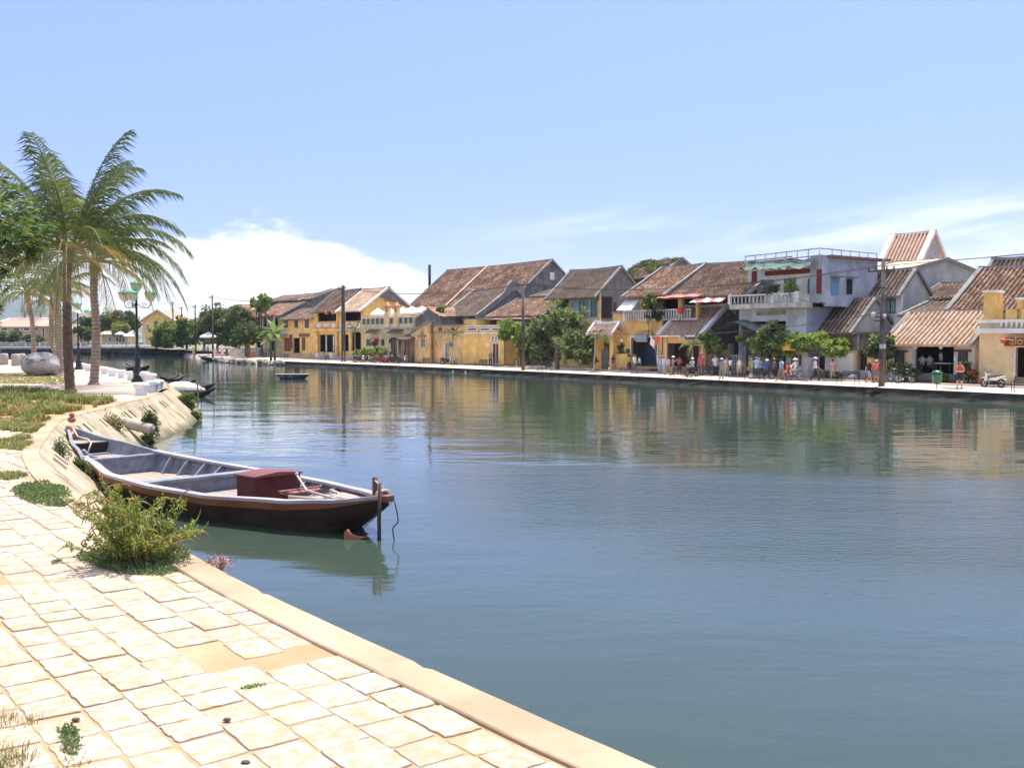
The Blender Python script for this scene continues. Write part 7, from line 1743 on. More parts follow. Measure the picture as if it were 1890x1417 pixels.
# ---------- bollard seats
SEAT=plaster('seat_white_paint',(.78,.78,.79),(.55,.53,.50),.3,off=70,edge=(.4,.68),rough=.6)
def bollard(px,py,label,wpx):
    p=G(px,py,PZ);w=wpx/F*p.y/2
    e=empty('bollard_seat',p,label,'bollard',ru(-.3,.3),'white concrete bollard seats round the point')
    b=MB();b.lathe([(w*.86,-.02),(w*.84,.02),(w*.80,w*.8),(w*.90,w*.95)],n=4,sm=False);b.xf(Matrix.Rotation(R(45),4,'Z'));b.build('pedestal',SEAT,e)
    b=MB();b.lathe([(w*.64,w*.86),(w*.94,w*1.06),(w*1.0,w*1.22),(w*1.0,w*1.42),(w*.93,w*1.58),(w*.75,w*1.68),(w*.4,w*1.72),(0,w*1.73)],n=20);b.build('seat_cap',SEAT,e)
Z1=lambda x,y:(x/3.935,500+y/3.935)
for x,y,w,l in [(1028,905,112,'nearest white bollard seat at the kerb, leftmost of the front cluster'),(1110,882,102,'white bollard seat second in the front cluster'),(1152,858,80,'white bollard seat third in the front cluster, nearest the water'),(1100,812,80,'white bollard seat tucked behind the front cluster'),(1045,806,90,'white bollard seat just right of the lamp post base'),(955,795,78,'white bollard seat just left of the lamp post'),(880,778,70,'white bollard seat second to the left of the lamp post'),(815,765,64,'white bollard seat third to the left of the lamp post'),(760,750,62,'white bollard seat fourth to the left of the lamp post'),(637,727,56,'white bollard seat between the two big palm trunks, right one'),(593,715,54,'white bollard seat between the two big palm trunks, left one')]: bollard(*Z1(x,y),l,w/3.935)
for x,y,l in [(30,683,'grey cylindrical stone bollard at the far left'),(115,690,'grey cylindrical stone bollard second from left'),(157,684,'grey cylindrical stone bollard just left of the boulder')]:
    p=G(*Z1(x,y),PZ);b=MB();b.lathe([(.36,0),(.36,.95),(.30,1.05),(0,1.07)],n=16);o=b.build('stone_bollard',plaster('old_bollard_stone',(.36,.32,.30),(.2,.18,.17),.5,off=72),loc=p);o['group']='grey stone bollards';tag(o,l,'bollard')
# ---------- boulder with carved marks
e=empty('boulder',G(72,694,PZ),'large pale carved boulder resting on the lawn behind the palms','boulder');bm_b=bmesh=None
import bmesh
bmh=bmesh.new();bmesh.ops.create_icosphere(bmh,subdivisions=5,radius=1)
for v in bmh.verts:
    q=v.co.copy();z=q.z
    r=1+.20*noise.noise(q*1.3+Vector((2,5,1)))+.04*noise.noise(q*3.5)+.012*noise.noise(q*11)
    sx=1.26;v.co=Vector((q.x*sx*r,q.y*.95*r,(max(z,-.62)*.85 if z<0 else z*.90)*r))
    if z<-.1: v.co.x*=1-.28*(-z-.1);v.co.y*=1-.28*(-z-.1)
me=bpy.data.meshes.new('rock');bmh.to_mesh(me);bmh.free()
rm,nt,bs=new_mat('boulder_granite');bs.inputs['Roughness'].default_value=.9
c=ramp(nt,noise_node(nt,1.6,9,.7),[(.32,(.13,.125,.12)),(.5,(.28,.265,.255)),(.7,(.44,.415,.40))]);nt.links.new(c,bs.inputs['Base Color']);bump(nt,bs,noise_node(nt,5,9,.7),.8,.06)
me.materials.append(rm);me.polygons.foreach_set('use_smooth',[True]*len(me.polygons));o=bpy.data.objects.new('rock',me);COL.objects.link(o);o.parent=e;o.location=(0,.3,.62)
dkp=mat('dark_flaked_stone',(.13,.125,.12),.9,.3,3)
def on_rock(x,z):     # front surface of the rock (local)
    s,hit,n,_=0,None,None,None
    ok,hit,n,_i=o.ray_cast(Vector((x,-4,z-.62)),Vector((0,1,0)));return (hit+Vector((0,.3,.62)),n) if ok else (None,None)
bpy.context.view_layer.update()
g=MB()
def patch(cells,mtl,name):
    g=MB()
    for x0,x1,z0,z1 in cells:
        n=max(1,int((x1-x0)/.06))
        for i in range(n):
            xa=x0+(x1-x0)*i/n;xb=x0+(x1-x0)*(i+1)/n;za=z0+.05*noise.noise(Vector((xa*4,z0,1)));zb=z0+.05*noise.noise(Vector((xb*4,z0,1)));zc=z1+.06*noise.noise(Vector((xb*3,z1,4)));zd=z1+.06*noise.noise(Vector((xa*3,z1,4)))
            P=[on_rock(x,z)[0] for x,z in ((xa,za),(xb,zb),(xb,zc),(xa,zd))]
            if all(p is not None for p in P): g.add([p+Vector((0,-.012,.008)) for p in P],[(0,1,2,3)])
    if g.v: g.build(name,mtl,e)
patch([(-.62,-.45,.98,1.14),(-.45,.35,.90,1.12),(.35,.62,.98,1.10),(-.45,-.25,.84,.92)],dkp,'flaked_hollow')
patch([(-.70,-.35,.60,.64),(-.65,-.30,.52,.55),(-.52,-.26,.68,.70)],dkp,'carved_lines')
patch([(.52,.66,.50,.68)],mat('ochre_stain_stone',(.42,.33,.22),.9,.2,3),'ochre_mark')
# ---------- street lamps
def lamp(base,label,h,arms,group='green-capped globe street lamps'):
    e=empty('street_lamp',base,label,'street lamp',0,group);k=h/5.6
    b=MB();b.lathe([(.34*k,0),(.34*k,.12),(.24*k,.2),(.22*k,.5),(.28*k,.56),(.17*k,.7),(.14*k,1.15),(.19*k,1.22),(.10*k,1.35),(.085*k,1.9),(.12*k,1.95),(.075*k,2.02),(.06*k,h-1.05),(.10*k,h-1.0),(.06*k,h-.93),(.05*k,h-.80)],n=14);b.build('post',LG,e)
    for a,r,z in arms:
        c,s=math.cos(R(a)),math.sin(R(a));top=Vector((c*r,s*r,z))
        if r>.05:
            b=MB();P=[Vector((0,0,h-1.25)),Vector((c*r*.35,s*r*.35,h-1.50)),Vector((c*r*.8,s*r*.8,h-1.55)),Vector((c*r,s*r,h-1.32)),top]
            b.tube(catmull(P,6),.026,6);sp=[];
            for i in range(22): t=i/21*math.pi*3.2;q=.16*(1-i/24);sp.append(Vector((c*(r*.55+q*math.cos(t)),s*(r*.55+q*math.cos(t)),h-1.38+q*math.sin(t))))
            b.tube(sp,.016,5);b.build('arm',LG,e)
        b=MB();b.lathe([(.05,0),(.10,.02),(.20,.10),(.275,.25),(.30,.40),(.30,.46)],top,16);gl=b.build('globe',mat('milky_globe',(.62,.61,.58),.35,.1,5),e)
        b=MB();b.lathe([(.33,.45),(.335,.49),(.30,.53),(.20,.58),(.06,.62),(.03,.68),(0,.70)],top,16);b.build('cap',mat('lamp_cap_green',(.02,.42,.20),.4,.15),gl)
lb_=G(254,705,PZ)
lamp(lb_,'tall black lamp post with four green-capped globes beside the bollards',5.65,[(0,0,4.95),(0,.78,4.42),(205,.62,4.42),(262,.45,4.42)])
lamp(G(131,682,PZ)+Vector((.6,0,0)),'second globe lamp mostly hidden behind the largest palm trunk',5.2,[(0,0,4.6),(0,.8,4.05),(180,.8,4.05)])
# ---------- bamboo poles in the water
bam=mat('bamboo_pole',(.26,.20,.14),.8,.3,4)
BP=[((366,735),(357,638),.05,'thick bamboo pole with yellowed tip standing in the water among the sampans',1),((371,733),(370,656),.035,'dark thin pole just right of the thick bamboo pole',0),((354,712),(357,640),.03,'thin pole behind the thick bamboo pole',0),((408,720),(416,668),.03,'leaning bamboo stick farthest right in open water',0),((298,693),(297,673),.03,'short upright stake right of the lamp post',0),((287,693),(283,662),.025,'thin leaning stick right of the lamp post',0),((195,675),(196,665),.04,'short stake beyond the bollards left of the lamp post',0),((187,677),(184,664),.03,'thin leaning stake beside the pale palm trunk',0),((276,689),(277,665),.04,'stake at the bow of the lone grey sampan',0),((2,680),(1,640),.04,'thin pole at the very left edge in the water',0)]
for a,c,r,l,y in BP:
    p=G(*a,0);q=AY(c[0],c[1],p.y);b=MB();b.tube([(0,0,-.6),*[Vector((0,0,0)).lerp(q-p,k/5)+Vector((.02*math.sin(k*2),0,0)) for k in range(6)]],[r*1.1]+[r*(1-.06*k) for k in range(6)],7);o=b.build('bamboo_pole',bam,loc=p);o['group']='mooring poles standing in the river';tag(o,l,'pole')
    if y: b=MB();b.lathe([(.07,-.5),(.09,-.2),(.08,0),(0,.02)],q-p,7);b.build('pole_tip',mat('yellow_tip',(.50,.45,.22),.8),o)
# ---------- drain pipe in the embankment
p=AY(283,793,35.0);b=MB();b.tube([(-1.1,.35,.22),(0,0,0)],.19,16,cap=False);b.tube([(0,0,0),(-.7,.22,.14)],.15,16);o=b.build('drain_pipe',plaster('pipe_concrete',(.46,.40,.32),(.25,.2,.15),.4,off=75),loc=p);tag(o,'short concrete drain pipe sticking out of the sloping wall','pipe')
# ---------- utility poles and wires
CONC=plaster('pole_concrete',(.13,.12,.105),(.05,.045,.04),.6,off=77);CER=mat('insulator',(.5,.48,.45),.4)
TOPS=[]
def upole(px,py,ptop,label,r=.17,arms=((0,1.1),),Y=None,lattice=False,zb=.57,group='utility poles along the waterfront',dark=False):
    base=G(px,py,zb) if Y is None else AY(px,640,Y)
    base.z=zb;top=AY(px,ptop,base.y);H_=top.z-base.z
    e=empty('utility_pole',base,label,'utility pole',TH,group);m=IRON if dark else CONC
    b=MB()
    if lattice:
        for sx in (-1,1): b.prism([(sx*.40-.05,-.12,0),(sx*.40+.05,-.12,0),(sx*.40+.05,.12,0),(sx*.40-.05,.12,0)],(-sx*.22,0,H_*.999))
        for k in range(int(H_/.76)): z=.3+k*.75;w=.38-.22*z/H_;b.box(-w,w,-.08,.08,z,z+.12)
    else: b.tube([(0,0,-.1),(0,0,H_)],[r,r*.6],10)
    b.build('shaft',m,e)
    for dz,w in arms:
        b=MB();b.box(-w,w,-.05-r,-r+.03,H_-dz-.45,H_-dz-.35)
        for q in (-1,-.45,.45,1): b.lathe([(.03,0),(.06,.04),(.05,.12),(.07,.16),(.02,.24)],(q*w*.94,-r-.01,H_-dz-.35),7)
        b.build('crossarm',m,e)
    b=MB();b.lathe([(.03,0),(.07,.05),(.05,.14),(.02,.25)],(0,0,H_),7);b.build('insulator',CER,e)
    top.z=base.z+H_;TOPS.append((top,arms));return e,H_
pl=[upole(965.5,683,519,'tall concrete pole standing before the broadleaf tree',.19),
 upole(634,668,527,'ladder-like concrete lattice pole in front of the yellow restaurant',lattice=True),
 upole(393,657,545,'lone dark pole at the far left end of the promenade',.2,((.0,1.0),),Y=175,zb=.6)]
t4=upole(1627,712,482,'tallest pole at right with crossarms, lamp bracket and cable clutter',.22,((.25,1.0),))
b=MB();e4,H4=t4
for z,w in ((H4*.55,.75),(H4*.52,.45),(H4*.22,.4),(H4*.78,.6)): b.box(-w,w*.6,-.30,-.22,z,z+.07)
b.build('cable_bracket',IRON,e4)
b=MB();b.lathe([(.12,0),(.16,.1),(.14,.3),(.02,.36)],(-.5,-.3,H4*.55),8);b.lathe([(.10,0),(.13,.1),(.10,.25)],(.35,-.3,H4*.545),8);b.box(.1,.45,-.45,-.25,H4*.30,H4*.30+.3);b.build('insulator_cluster',CER,e4)
for x,yt_,Y,l in [(361,563,200,'distant pole in front of the bank trees'),(336,566,225,'distant short pole left of the bank trees'),(320,557,245,'distant taller pole next to the yellow gabled house')]: upole(x,640,yt_,l,.2,((.0,1.3),),Y=Y,zb=.8,dark=True)
def wire(a,c,sag,label,r=.014,n=14):
    P=[a.lerp(c,k/n)+Vector((0,0,-sag*4*(k/n)*(1-k/n))) for k in range(n+1)];b=MB();b.tube(P,r,4,cap=False);o=b.build('overhead_wire',mat('black_cable',(.02,.02,.022),.7));fit_origin(o,a);tag(o,label,'cable','overhead wires between the poles')
A_=TOPS[0][0];B_2=TOPS[1][0];C_=TOPS[2][0];D_=TOPS[3][0];E_=TOPS[4][0]
off=Vector((U[0],U[1],0))
for k,dz in enumerate((-.3,-.3,-.3)):
    o_=off*(-.9+.9*k)
    nm=['leftmost','middle','rightmost'][k]
    wire(D_+o_+Vector((0,0,dz)),WP(45,5,12.5)+o_,.9,f'overhead wire leaving the picture right of the tallest pole, {nm} strand')
    wire(A_+o_+Vector((0,0,dz)),D_+o_+Vector((0,0,dz)),1.0,f'overhead wire between the tallest and the concrete pole, {nm} strand')
    wire(B_2+o_+Vector((0,0,dz)),A_+o_+Vector((0,0,dz)),.9,f'overhead wire from lattice pole to concrete pole, {nm} strand')
    wire(C_+o_+Vector((0,0,dz)),B_2+o_+Vector((0,0,dz)),1.2,f'overhead wire from the lone left pole to the lattice pole, {nm} strand')
wire(D_+Vector((0,0,-3.2)),WP(-30,9,9.),.6,'low cable slung from the tallest pole to the white modern house')
wire(D_+Vector((0,0,-3.4)),A_+Vector((0,0,-4.0)),1.4,'heavy low cable drooping between tallest pole and concrete pole',.025)
wire(C_+Vector((0,0,-.3)),E_,1.2,'thin wire from the lone left pole to the next distant pole')
# ---------- benches
def make_bench(loc,rz,label):
    e=empty('bench',loc,label,'bench',rz,'iron benches facing the river');b=MB()
    for i in range(6): b.box(-.75,.75,-.25+.08*i,-.19+.08*i,.42,.45)
    b.build('seat',IRON,e);b=MB()
    for i in range(5): y=.25+.02*i;b.box(-.75,.75,y,y+.03,.50+.085*i,.56+.085*i)
    b.build('backrest',IRON,e)
    for sx in (-1,1):
        b=MB();x=sx*.72;b.tube(catmull([Vector((x,-.30,0)),Vector((x,-.20,.22)),Vector((x,-.26,.43)),Vector((x,-.30,.56)),Vector((x,-.20,.64)),Vector((x,.22,.64))],4),.026,6);b.tube([(x,.34,0),(x,.20,.22),(x,.22,.45),(x,.36,.95)],.026,6);b.tube([(x,-.24,.42),(x,.24,.42)],.022,6);b.build('side_frame',IRON,e)
    return e
bn=None
for x,y,l,dr in [(1565,709,'iron bench with a white bag left on it, right of the garden wall',0),(1392,702,'iron bench nearest the middle of the crowd, before the feathery tree',0),(1252,696,'iron bench left of the motorbike rider',0),(1004,685,'iron bench in the shade of the big tree',0),(888,678.5,'iron bench before the plain yellow wall',0),(783,674.5,'iron bench before the stained wall of the narrow gable house',0),(693,671.5,'iron bench before the row of motorbikes',0),(600,668,'iron bench left of the lattice pole',0),(525,664,'iron bench before the small yellow shophouse',0),(486,661.5,'leftmost iron bench near the lantern restaurant',0)]:
    p=G(x,y,.565)
    bn=make_bench(p,TH,l) if bn is None else dup(bn,p,TH+ru(-.05,.05),l)
p=G(1893,724,.565);dup(bn,p,TH+R(10),'iron bench cut off by the right edge, seen from behind')
b=MB();b.box(-.25,.25,-.15,.15,0,.12);b.box(-.12,.2,-.1,.1,.12,.2);o=b.build('bag',P_WHITE,loc=G(1571,709,.565)+Vector((.1,0,.455)),rz=TH);tag(o,'white bag lying on the iron bench','bag')
# ---------- litter bin
e=empty('litter_bin',G(1729,717,.565),'green litter bin on a post before the tavern','litter bin',TH);gm_=mat('bin_green',(.01,.13,.06),.4,.15)
b=MB();b.tube([(0,0,0),(0,0,.4)],.03,6);b.build('post',IRON,e);b=MB();b.lathe([(.20,.32),(.26,.38),(.30,.88),(.32,.90)],n=12);b.build('body',gm_,e);b=MB();b.lathe([(.33,.95),(.33,1.0),(.22,1.12),(0,1.16)],n=12);b.box(-.25,.25,-.02,.02,.88,.96);b.build('lid',gm_,e)
# ---------- signs, flag, posts
e=empty('flag',G(1206,690,.6)+Vector((0,0,0)),'red and white flag hanging from a leaning pole by the blue shop','flag',TH);b=MB();b.tube([(0,.6,0),(.1,0,3.3)],.025,6);b.build('flagpole',CHR,e)
for k,(m_,dx) in enumerate([(WH,-.55),((.72,.13,.06),.0)]):
    b=MB();vs=[]
    for i in range(6):
        for j in range(5): vs.append((.1+dx+.11*i,.05*math.sin(i*1.3+j),3.25-j*.20-(.10*i if k==0 else -.02*i)+(.2 if k==0 else 0)))
    b.add(vs,[(i*5+j,i*5+j+1,i*5+j+6,i*5+j+5) for i in range(5) for j in range(4)]);v2=[(x,y+.012,z) for x,y,z in vs];b.add(v2,[(i*5+j+5,i*5+j+6,i*5+j+1,i*5+j) for i in range(5) for j in range(4)]);b.build('cloth',cloth(m_),e)
def signpost(px,py,label,h,w,hh,m,zb=.565,Y=None,cat='sign'):
    p=G(px,py,zb);e=empty('sign_post',p,label,cat,TH);b=MB();b.tube([(0,0,0),(0,0,h)],.04,7);b.build('post',CHR if cat=='sign' else IRON,e);b=MB();b.box(-w/2,w/2,-.06,-.03,h-hh,h);b.build('sign_panel',m,e)
signpost(1199,679,'grey sign board on a post before the blue shop doorway',2.5,.45,.6,P_LGREY,.75)
signpost(1361,684,'pale metal sign post in front of the iron yard gate',4.2,.35,.12,P_LGREY,.75)
signpost(953,682,'small dark table-like sign on a post left of the concrete pole',1.1,.7,.12,IRON)
signpost(402,655,'white street sign by the far-left group of people',3.3,1.2,.5,P_WHITE,.6)
# ---------- orange crate, table-cloth tables, shop clutter
for i,(x,y) in enumerate([(462,660.5)]):
    p=G(x,y,.57);b=MB();b.box(-.9,.3,-.4,.4,0,1.0);b.box(-.8,.2,-.45,-.4,.1,.9);o=b.build('crate',mat('orange_crate',(.55,.20,.07),.8,.2,2),loc=p,rz=TH);tag(o,'orange box stall on the promenade end','crate')
def table(h,x,y,dt,label,zb=.7):
    s,_=SV(x,y,h.t+dt);e=empty('dining_table',WP(s,h.t+dt,zb),label,'table',TH,'restaurant tables with white cloths')
    b=MB();b.box(-.45,.45,-.4,.4,0.02,.74);b.build('tablecloth_body',P_WHITE,e);b=MB();b.box(-.50,.50,-.45,.45,.741,.77);b.build('table_top',P_WHITE,e)
table(h3,589,645,-.9,'table with white cloth in the first dark doorway of the yellow restaurant',.77);table(h3,615,645,-.9,'table with white cloth in the second dark doorway of the yellow restaurant',.77)
o_=tv;s,_=SV(1745,680,tv.t+.9);e=empty('cafe_table',WP(s,tv.t+.9,tv.zb+op_z),'white-topped table inside the open tavern','table',TH);b=MB();b.box(-.6,.6,-.4,.4,.68,.73);b.build('table_top',P_WHITE,e)
for a in (-1,1):
    for c in (-1,1): b=MB();b.box(a*.52-.03,a*.52+.03,c*.33-.03,c*.33+.03,0,.68);b.build('leg',M_WOOD,e)
for x,l in ((1737,'white paper lantern hanging in the tavern opening'),(1690,'small pale lantern hanging at the left of the tavern opening')):
    s,_=SV(x,636,tv.t-.15);zz=SV(x,636,tv.t-.15)[1];b=MB();b.lathe([(.08,-.3),(.13,-.25),(.13,.2),(.08,.26)],n=10);o=b.build('paper_lantern',P_WHITE,loc=WP(s,tv.t-.15,zz));o['group']='paper lanterns at the tavern';tag(o,l,'lantern')
q=SV(1852,629,7.2);b=MB();b.lathe([(.07,-.16),(.17,-.08),(.20,0),(.17,.08),(.07,.16)],n=12);o=b.build('red_lantern',mat('red_lantern',(.6,.06,.03)),loc=WP(q[0],7.2,q[1]));tag(o,'round red lantern hanging by the cafe sign at right edge','lantern')
for x,y,t_,l in [(1256,573,7.9,'round red lantern by the porch railing of the yellow shop house'),(603,577,9.8,'orange lantern in the left balcony room of the yellow restaurant'),(615,577,9.8,'pink lantern in the left balcony room of the yellow restaurant')]:
    q=SV(x,y,t_);b=MB();b.lathe([(.1,-.3),(.3,-.15),(.36,0),(.3,.15),(.1,.3)],n=12);o=b.build('round_lantern',MATS['red_lantern'] if 'red' in l else mat('orange_lantern',(.6,.17,.06),.6),loc=WP(q[0],t_,q[1]));tag(o,l,'lantern')
q=SV(1466,625,6.9);pz=WP(q[0],6.9,.7);parasol(pz,'yellow parasol above the white garden gate',2.4,SV(1466,630,6.9)[1]-.55,mat('yellow_canvas',(.72,.42,.04),.8,.06),'parasol',None)
# pots in front of the tavern
for x,l in ((1655,'left-hand low pale trough of plants before the tavern'),(1682,'second low pale trough before the tavern'),(1700,'round stone pot at the tavern steps')):
    p=G(x,705,.62);b=MB();b.lathe([(.28,0),(.42,.32),(.46,.34),(.38,.36),(.30,.30)],n=12,sx=1.5 if 'trough' in l else 1.);o=b.build('stone_pot',P_OWHITE,loc=p,rz=TH);o['group']='stone pots before the tavern';tag(o,l,'plant pot')
for k in range(1): pass
# rice-straw shade frame behind motorbikes
q=G(1055,672,.62);vs=[];b=MB()
for i in range(7):
    a=i/6;b.tube([(-.2+.1*i,0,.1),(-1.2+.9*i*.35,.2*i,1.2+.5*math.sin(math.pi*a))],.05,5)
b.add([(-1.3,0,1.2),(1.4,0,.9),(1.2,1.2,1.5),(-.6,1.2,1.9)],[(0,1,2,3)]);o=b.build('folded_awning',mat('straw_mat',(.50,.36,.22),.9,.25,2),loc=q,rz=TH);tag(o,'folded straw-coloured awning leaning behind the motorbikes','awning')
# ---------- two-wheelers
def wheel(e,x,r,z,tw=.05,spokes=0,name='wheel'):
    b=MB();n=18;ring=[Vector((x+r*math.cos(2*math.pi*k/n),0,z+r*math.sin(2*math.pi*k/n))) for k in range(n+1)]
    vs=[];fs=[]
    for k in range(n):
        a=2*math.pi*k/n
        for q in range(6):
            t=2*math.pi*q/6;rr=r+tw*math.cos(t)-tw;vs.append((x+rr*math.cos(a),tw*math.sin(t)*.9,z+rr*math.sin(a)))
    for k in range(n):
        for q in range(6): fs.append((k*6+q,k*6+(q+1)%6,((k+1)%n)*6+(q+1)%6,((k+1)%n)*6+q))
    b.add(vs,fs,0,True);w=b.build(name,RUB,e)
    b=MB()
    for k in range(spokes or 6):
        a=2*math.pi*k/(spokes or 6);b.tube([(x,0,z),(x+(r-2*tw)*math.cos(a),0,z+(r-2*tw)*math.sin(a))],.007 if spokes else .018,4)
    b.lathe([(0,-.04),(.05,-.04),(.05,.04),(0,.04)],(0,0,0),8)
    b.xf(Matrix.Identity(4));b.build('spokes',CHR,w);return w
PROTO={}
def motorbike(loc,rz,label,body,shield,group='motorbikes parked along the waterfront'):
    e=empty('motorbike',loc,label,'motorbike',rz,group)
    wheel(e,.62,.29,.29);wheel(e,-.60,.29,.29)
    key='mb'
    if key not in PROTO:
        d={}
        b=MB();b.tube([(.62,0,.29),(.50,0,.62),(.38,0,.98)],[.035,.035,.03],7);b.tube([(.36,-.33,1.02),(.38,0,.98),(.36,.33,1.02)],.02,6);b.tube([(.40,.0,.95),(.16,0,.45),(-.10,0,.36),(-.6,0,.32)],[.045,.06,.05,.03],7);b.box(-.18,.14,-.11,.11,.24,.44);b.tube([(-.05,.14,.26),(-.75,.16,.33)],[.035,.05],7);d['frame']=b
        b=MB();b.prism([(.48,-.17,.40),(.40,-.19,.90),(.30,-.17,.92),(.33,-.15,.42)],(0,.36,0));b.prism([(.86,-.07,.52),(.70,-.07,.64),(.45,-.07,.60),(.45,-.07,.55),(.70,-.07,.59)],(0,.14,0));d['leg_shield']=b
        b=MB();b.prism([(.18,-.12,.58),(-.25,-.13,.66),(-.86,-.09,.80),(-.88,-.09,.70),(-.35,-.14,.46),(.10,-.12,.44)],(0,.25,0));b.prism([(-.55,-.06,.62),(-.95,-.06,.50),(-.98,-.06,.56),(-.6,-.06,.68)],(0,.12,0));d['body']=b
        b=MB();b.prism([(.16,-.12,.66),(.12,-.13,.73),(-.30,-.14,.76),(-.72,-.12,.84),(-.74,-.12,.79),(-.3,-.13,.67)],(0,.26,0));d['seat']=b
        b=MB();b.lathe([(.0,-.05),(.09,-.03),(.10,.03),(.07,.09),(0,.11)],(0,0,0),10);b.xf(Matrix.Translation((.50,0,.90))@Matrix.Rotation(R(90),4,'Y'));d['headlight']=b
        b=MB()
        for s in (-1,1): b.tube([(.38,s*.22,1.02),(.36,s*.30,1.16)],.01,4);b.lathe([(0,-.01),(.05,-.01),(.05,.01),(0,.01)],(.36,s*.32,1.2),8)
        d['mirrors']=b;PROTO[key]=d
    d=PROTO[key];M={'frame':IRON,'leg_shield':shield,'body':body,'seat':RUB,'headlight':CHR,'mirrors':IRON}
    for k_,b in d.items(): b.build(k_ if k_!='mirrors' else 'mirror',M[k_],e)
    return e
MR=mat('bike_red',(.45,.03,.03),.3);MW=mat('bike_white',(.7,.7,.7),.35);MBL=mat('bike_black',(.02,.02,.025),.3);MBU=mat('bike_blue',(.04,.08,.25),.3)
def mb_(x,y,dt,label,b,s,da=0,zb=.6): 
    p=G(x,y,zb);return motorbike(p,TH+R(da),label,b,s)
for x,y,l,b,s,da in [(664,669,'motorbike with white shield, first in the row left of the red ones',MBL,MW,75),(676,668.5,'black and silver motorbike second in the left row',MBL,MW,80),(700,669.5,'red motorbike in the middle of the left row',MR,MR,70),(708,670,'red and white motorbike next to the helmeted figure',MR,MW,100),(718,670.5,'red motorbike facing right in the left row',MR,MBL,20),(728,671,'black motorbike near the dark shed door',MBL,MBL,75),(741,671,'motorbike with round pale mirror, last in the left row',MBL,MW,60),(826,673,'motorbike leaning at the stained doorway of the walled shop',MBL,MW,50),(1066,678,'white and red motorbike first of the trio beside the straw awning',MR,MW,-35),(1075,679,'dark motorbike second of the trio beside the straw awning',MBL,MW,-20),(1083,679.5,'dark motorbike nearest the bent sapling',MBL,MBL,-30),(1380,693,'dark motorbike parked against the plank wall behind the crowd',MBL,MBL,20)]: mb_(x,y,0,l,b,s,da)
mb_(1832,715,0,'white motorbike parked before the yellow cafe wall',MW,MW,172)
mb_(1276,695,0,'white motorbike being ridden by a person in a white helmet',MBL,MW,172)
rp=G(1276,695,.6);person(rp+Vector((U[0]*.12,U[1]*.12,0)),math.degrees(TH)-90,'person in grey vest and white helmet riding the white motorbike','ride',('tee',(.46,.48,.44)),('trousers',(.10,.10,.11)),hat=('helmet',WH),skin=2,group='riders on the promenade')
for x,l,f,c,h_ in [(713,'helmeted person in grey standing among the red motorbikes',20,(.40,.42,.40),(.6,.55,.2)),(722,'person in dark clothes and pale helmet among the motorbikes',-30,(.08,.09,.13),(.45,.55,.6)),(690,'person in red bending among the left row of motorbikes',60,(.45,.10,.13),(.1,.1,.1))]:
    pp(x,669,f,l,'hold',('tee',c),('trousers',(.08,.08,.1)),hat=('helmet',h_),group='riders beside the parked motorbikes')
def bicycle(loc,rz,label,m,group='bicycles'):
    e=empty('bicycle',loc,label,'bicycle',rz,group);wheel(e,.52,.33,.33,.02,14);wheel(e,-.52,.33,.33,.02,14);b=MB()
    for q in ([(-.52,0,.33),(-.12,0,.30),(.36,0,.80)],[(-.12,0,.30),(-.22,0,.86)],[(-.52,0,.33),(-.20,0,.76),(.36,0,.78)],[(.52,0,.33),(.38,0,.85),(.34,0,1.0)]): b.tube(q,.017,6)
    b.build('frame',m,e);b=MB();b.tube([(.22,-.26,1.0),(.34,-.22,1.02),(.36,0,1.0),(.34,.22,1.02),(.22,.26,1.0)],.014,6);b.build('handlebar',CHR,e)
    b=MB();b.prism([(-.36,-.08,.88),(-.08,-.03,.87),(-.08,-.03,.92),(-.36,-.08,.93)],(0,.14,0));b.build('saddle',RUB,e)
    b=MB();b.lathe([(0,0),(.09,0),(.09,.02),(0,.02)],(0,0,0),10);b.xf(Matrix.Translation((-.12,0,.30))@Matrix.Rotation(R(90),4,'X'));b.build('crank',CHR,e);return e
bicycle(G(1646,707,.62),TH,'blue bicycle leaning by the left tavern bushes',MBU);bicycle(G(1669,708,.62),TH,'second bicycle leaning nearer the tavern doorway',MBL)
bicycle(G(1413,700,.57),TH+R(180),'bicycle ridden by the person in the blue jacket',MBL);person(G(1413,700,.57)+Vector((-U[0]*-.15,-U[1]*-.15,0)),math.degrees(TH)-90,'person in royal blue jacket and white helmet riding a bicycle','ride',('long',(.05,.10,.38)),('trousers',(.05,.05,.06)),hat=('helmet',WH),group='riders on the promenade')
bicycle(G(1433,700,.57),TH+R(170),'bicycle pushed by the person in the pink cap',MR);bicycle(G(1305,693,.6),TH,'bicycle with a big basket behind the red-capped person',MBL)
# cyclo: passenger seat in front, driver behind
cl_=G(1462,702,.57);e=empty('cyclo',cl_,'cyclo rickshaw with passenger seat in front, heading left','cyclo',TH+R(180))
w1=wheel(e,-.75,.38,.38,.022,16)
for s in (-.42,.42):
    b=MB();n=18;vs=[];fs=[]
    for k in range(n):
        a=2*math.pi*k/n
        for q in range(5): t=2*math.pi*q/5;rr=.36+.022*math.cos(t);vs.append((.62+rr*math.cos(a),s+.022*math.sin(t),.38+rr*math.sin(a)))
    b.add(vs,[(k*5+q,k*5+(q+1)%5,((k+1)%n)*5+(q+1)%5,((k+1)%n)*5+q) for k in range(n) for q in range(5)],0,True)
    for k in range(12): a=2*math.pi*k/12;b.tube([(.62,s,.38),(.62+.34*math.cos(a),s,.38+.34*math.sin(a))],.006,4)
    b.build('wheel',RUB,e)
b=MB();b.tube([(-.75,0,.38),(-.3,0,.36),(.1,0,.40),(.9,-.3,.35)],.022,6);b.tube([(.1,0,.4),(.9,.3,.35)],.022,6);b.tube([(-.3,0,.36),(-.38,0,.92)],.02,6);b.tube([(-.1,-.3,1.0),(-.05,.3,1.0)],.016,6);b.build('frame',CHR,e)
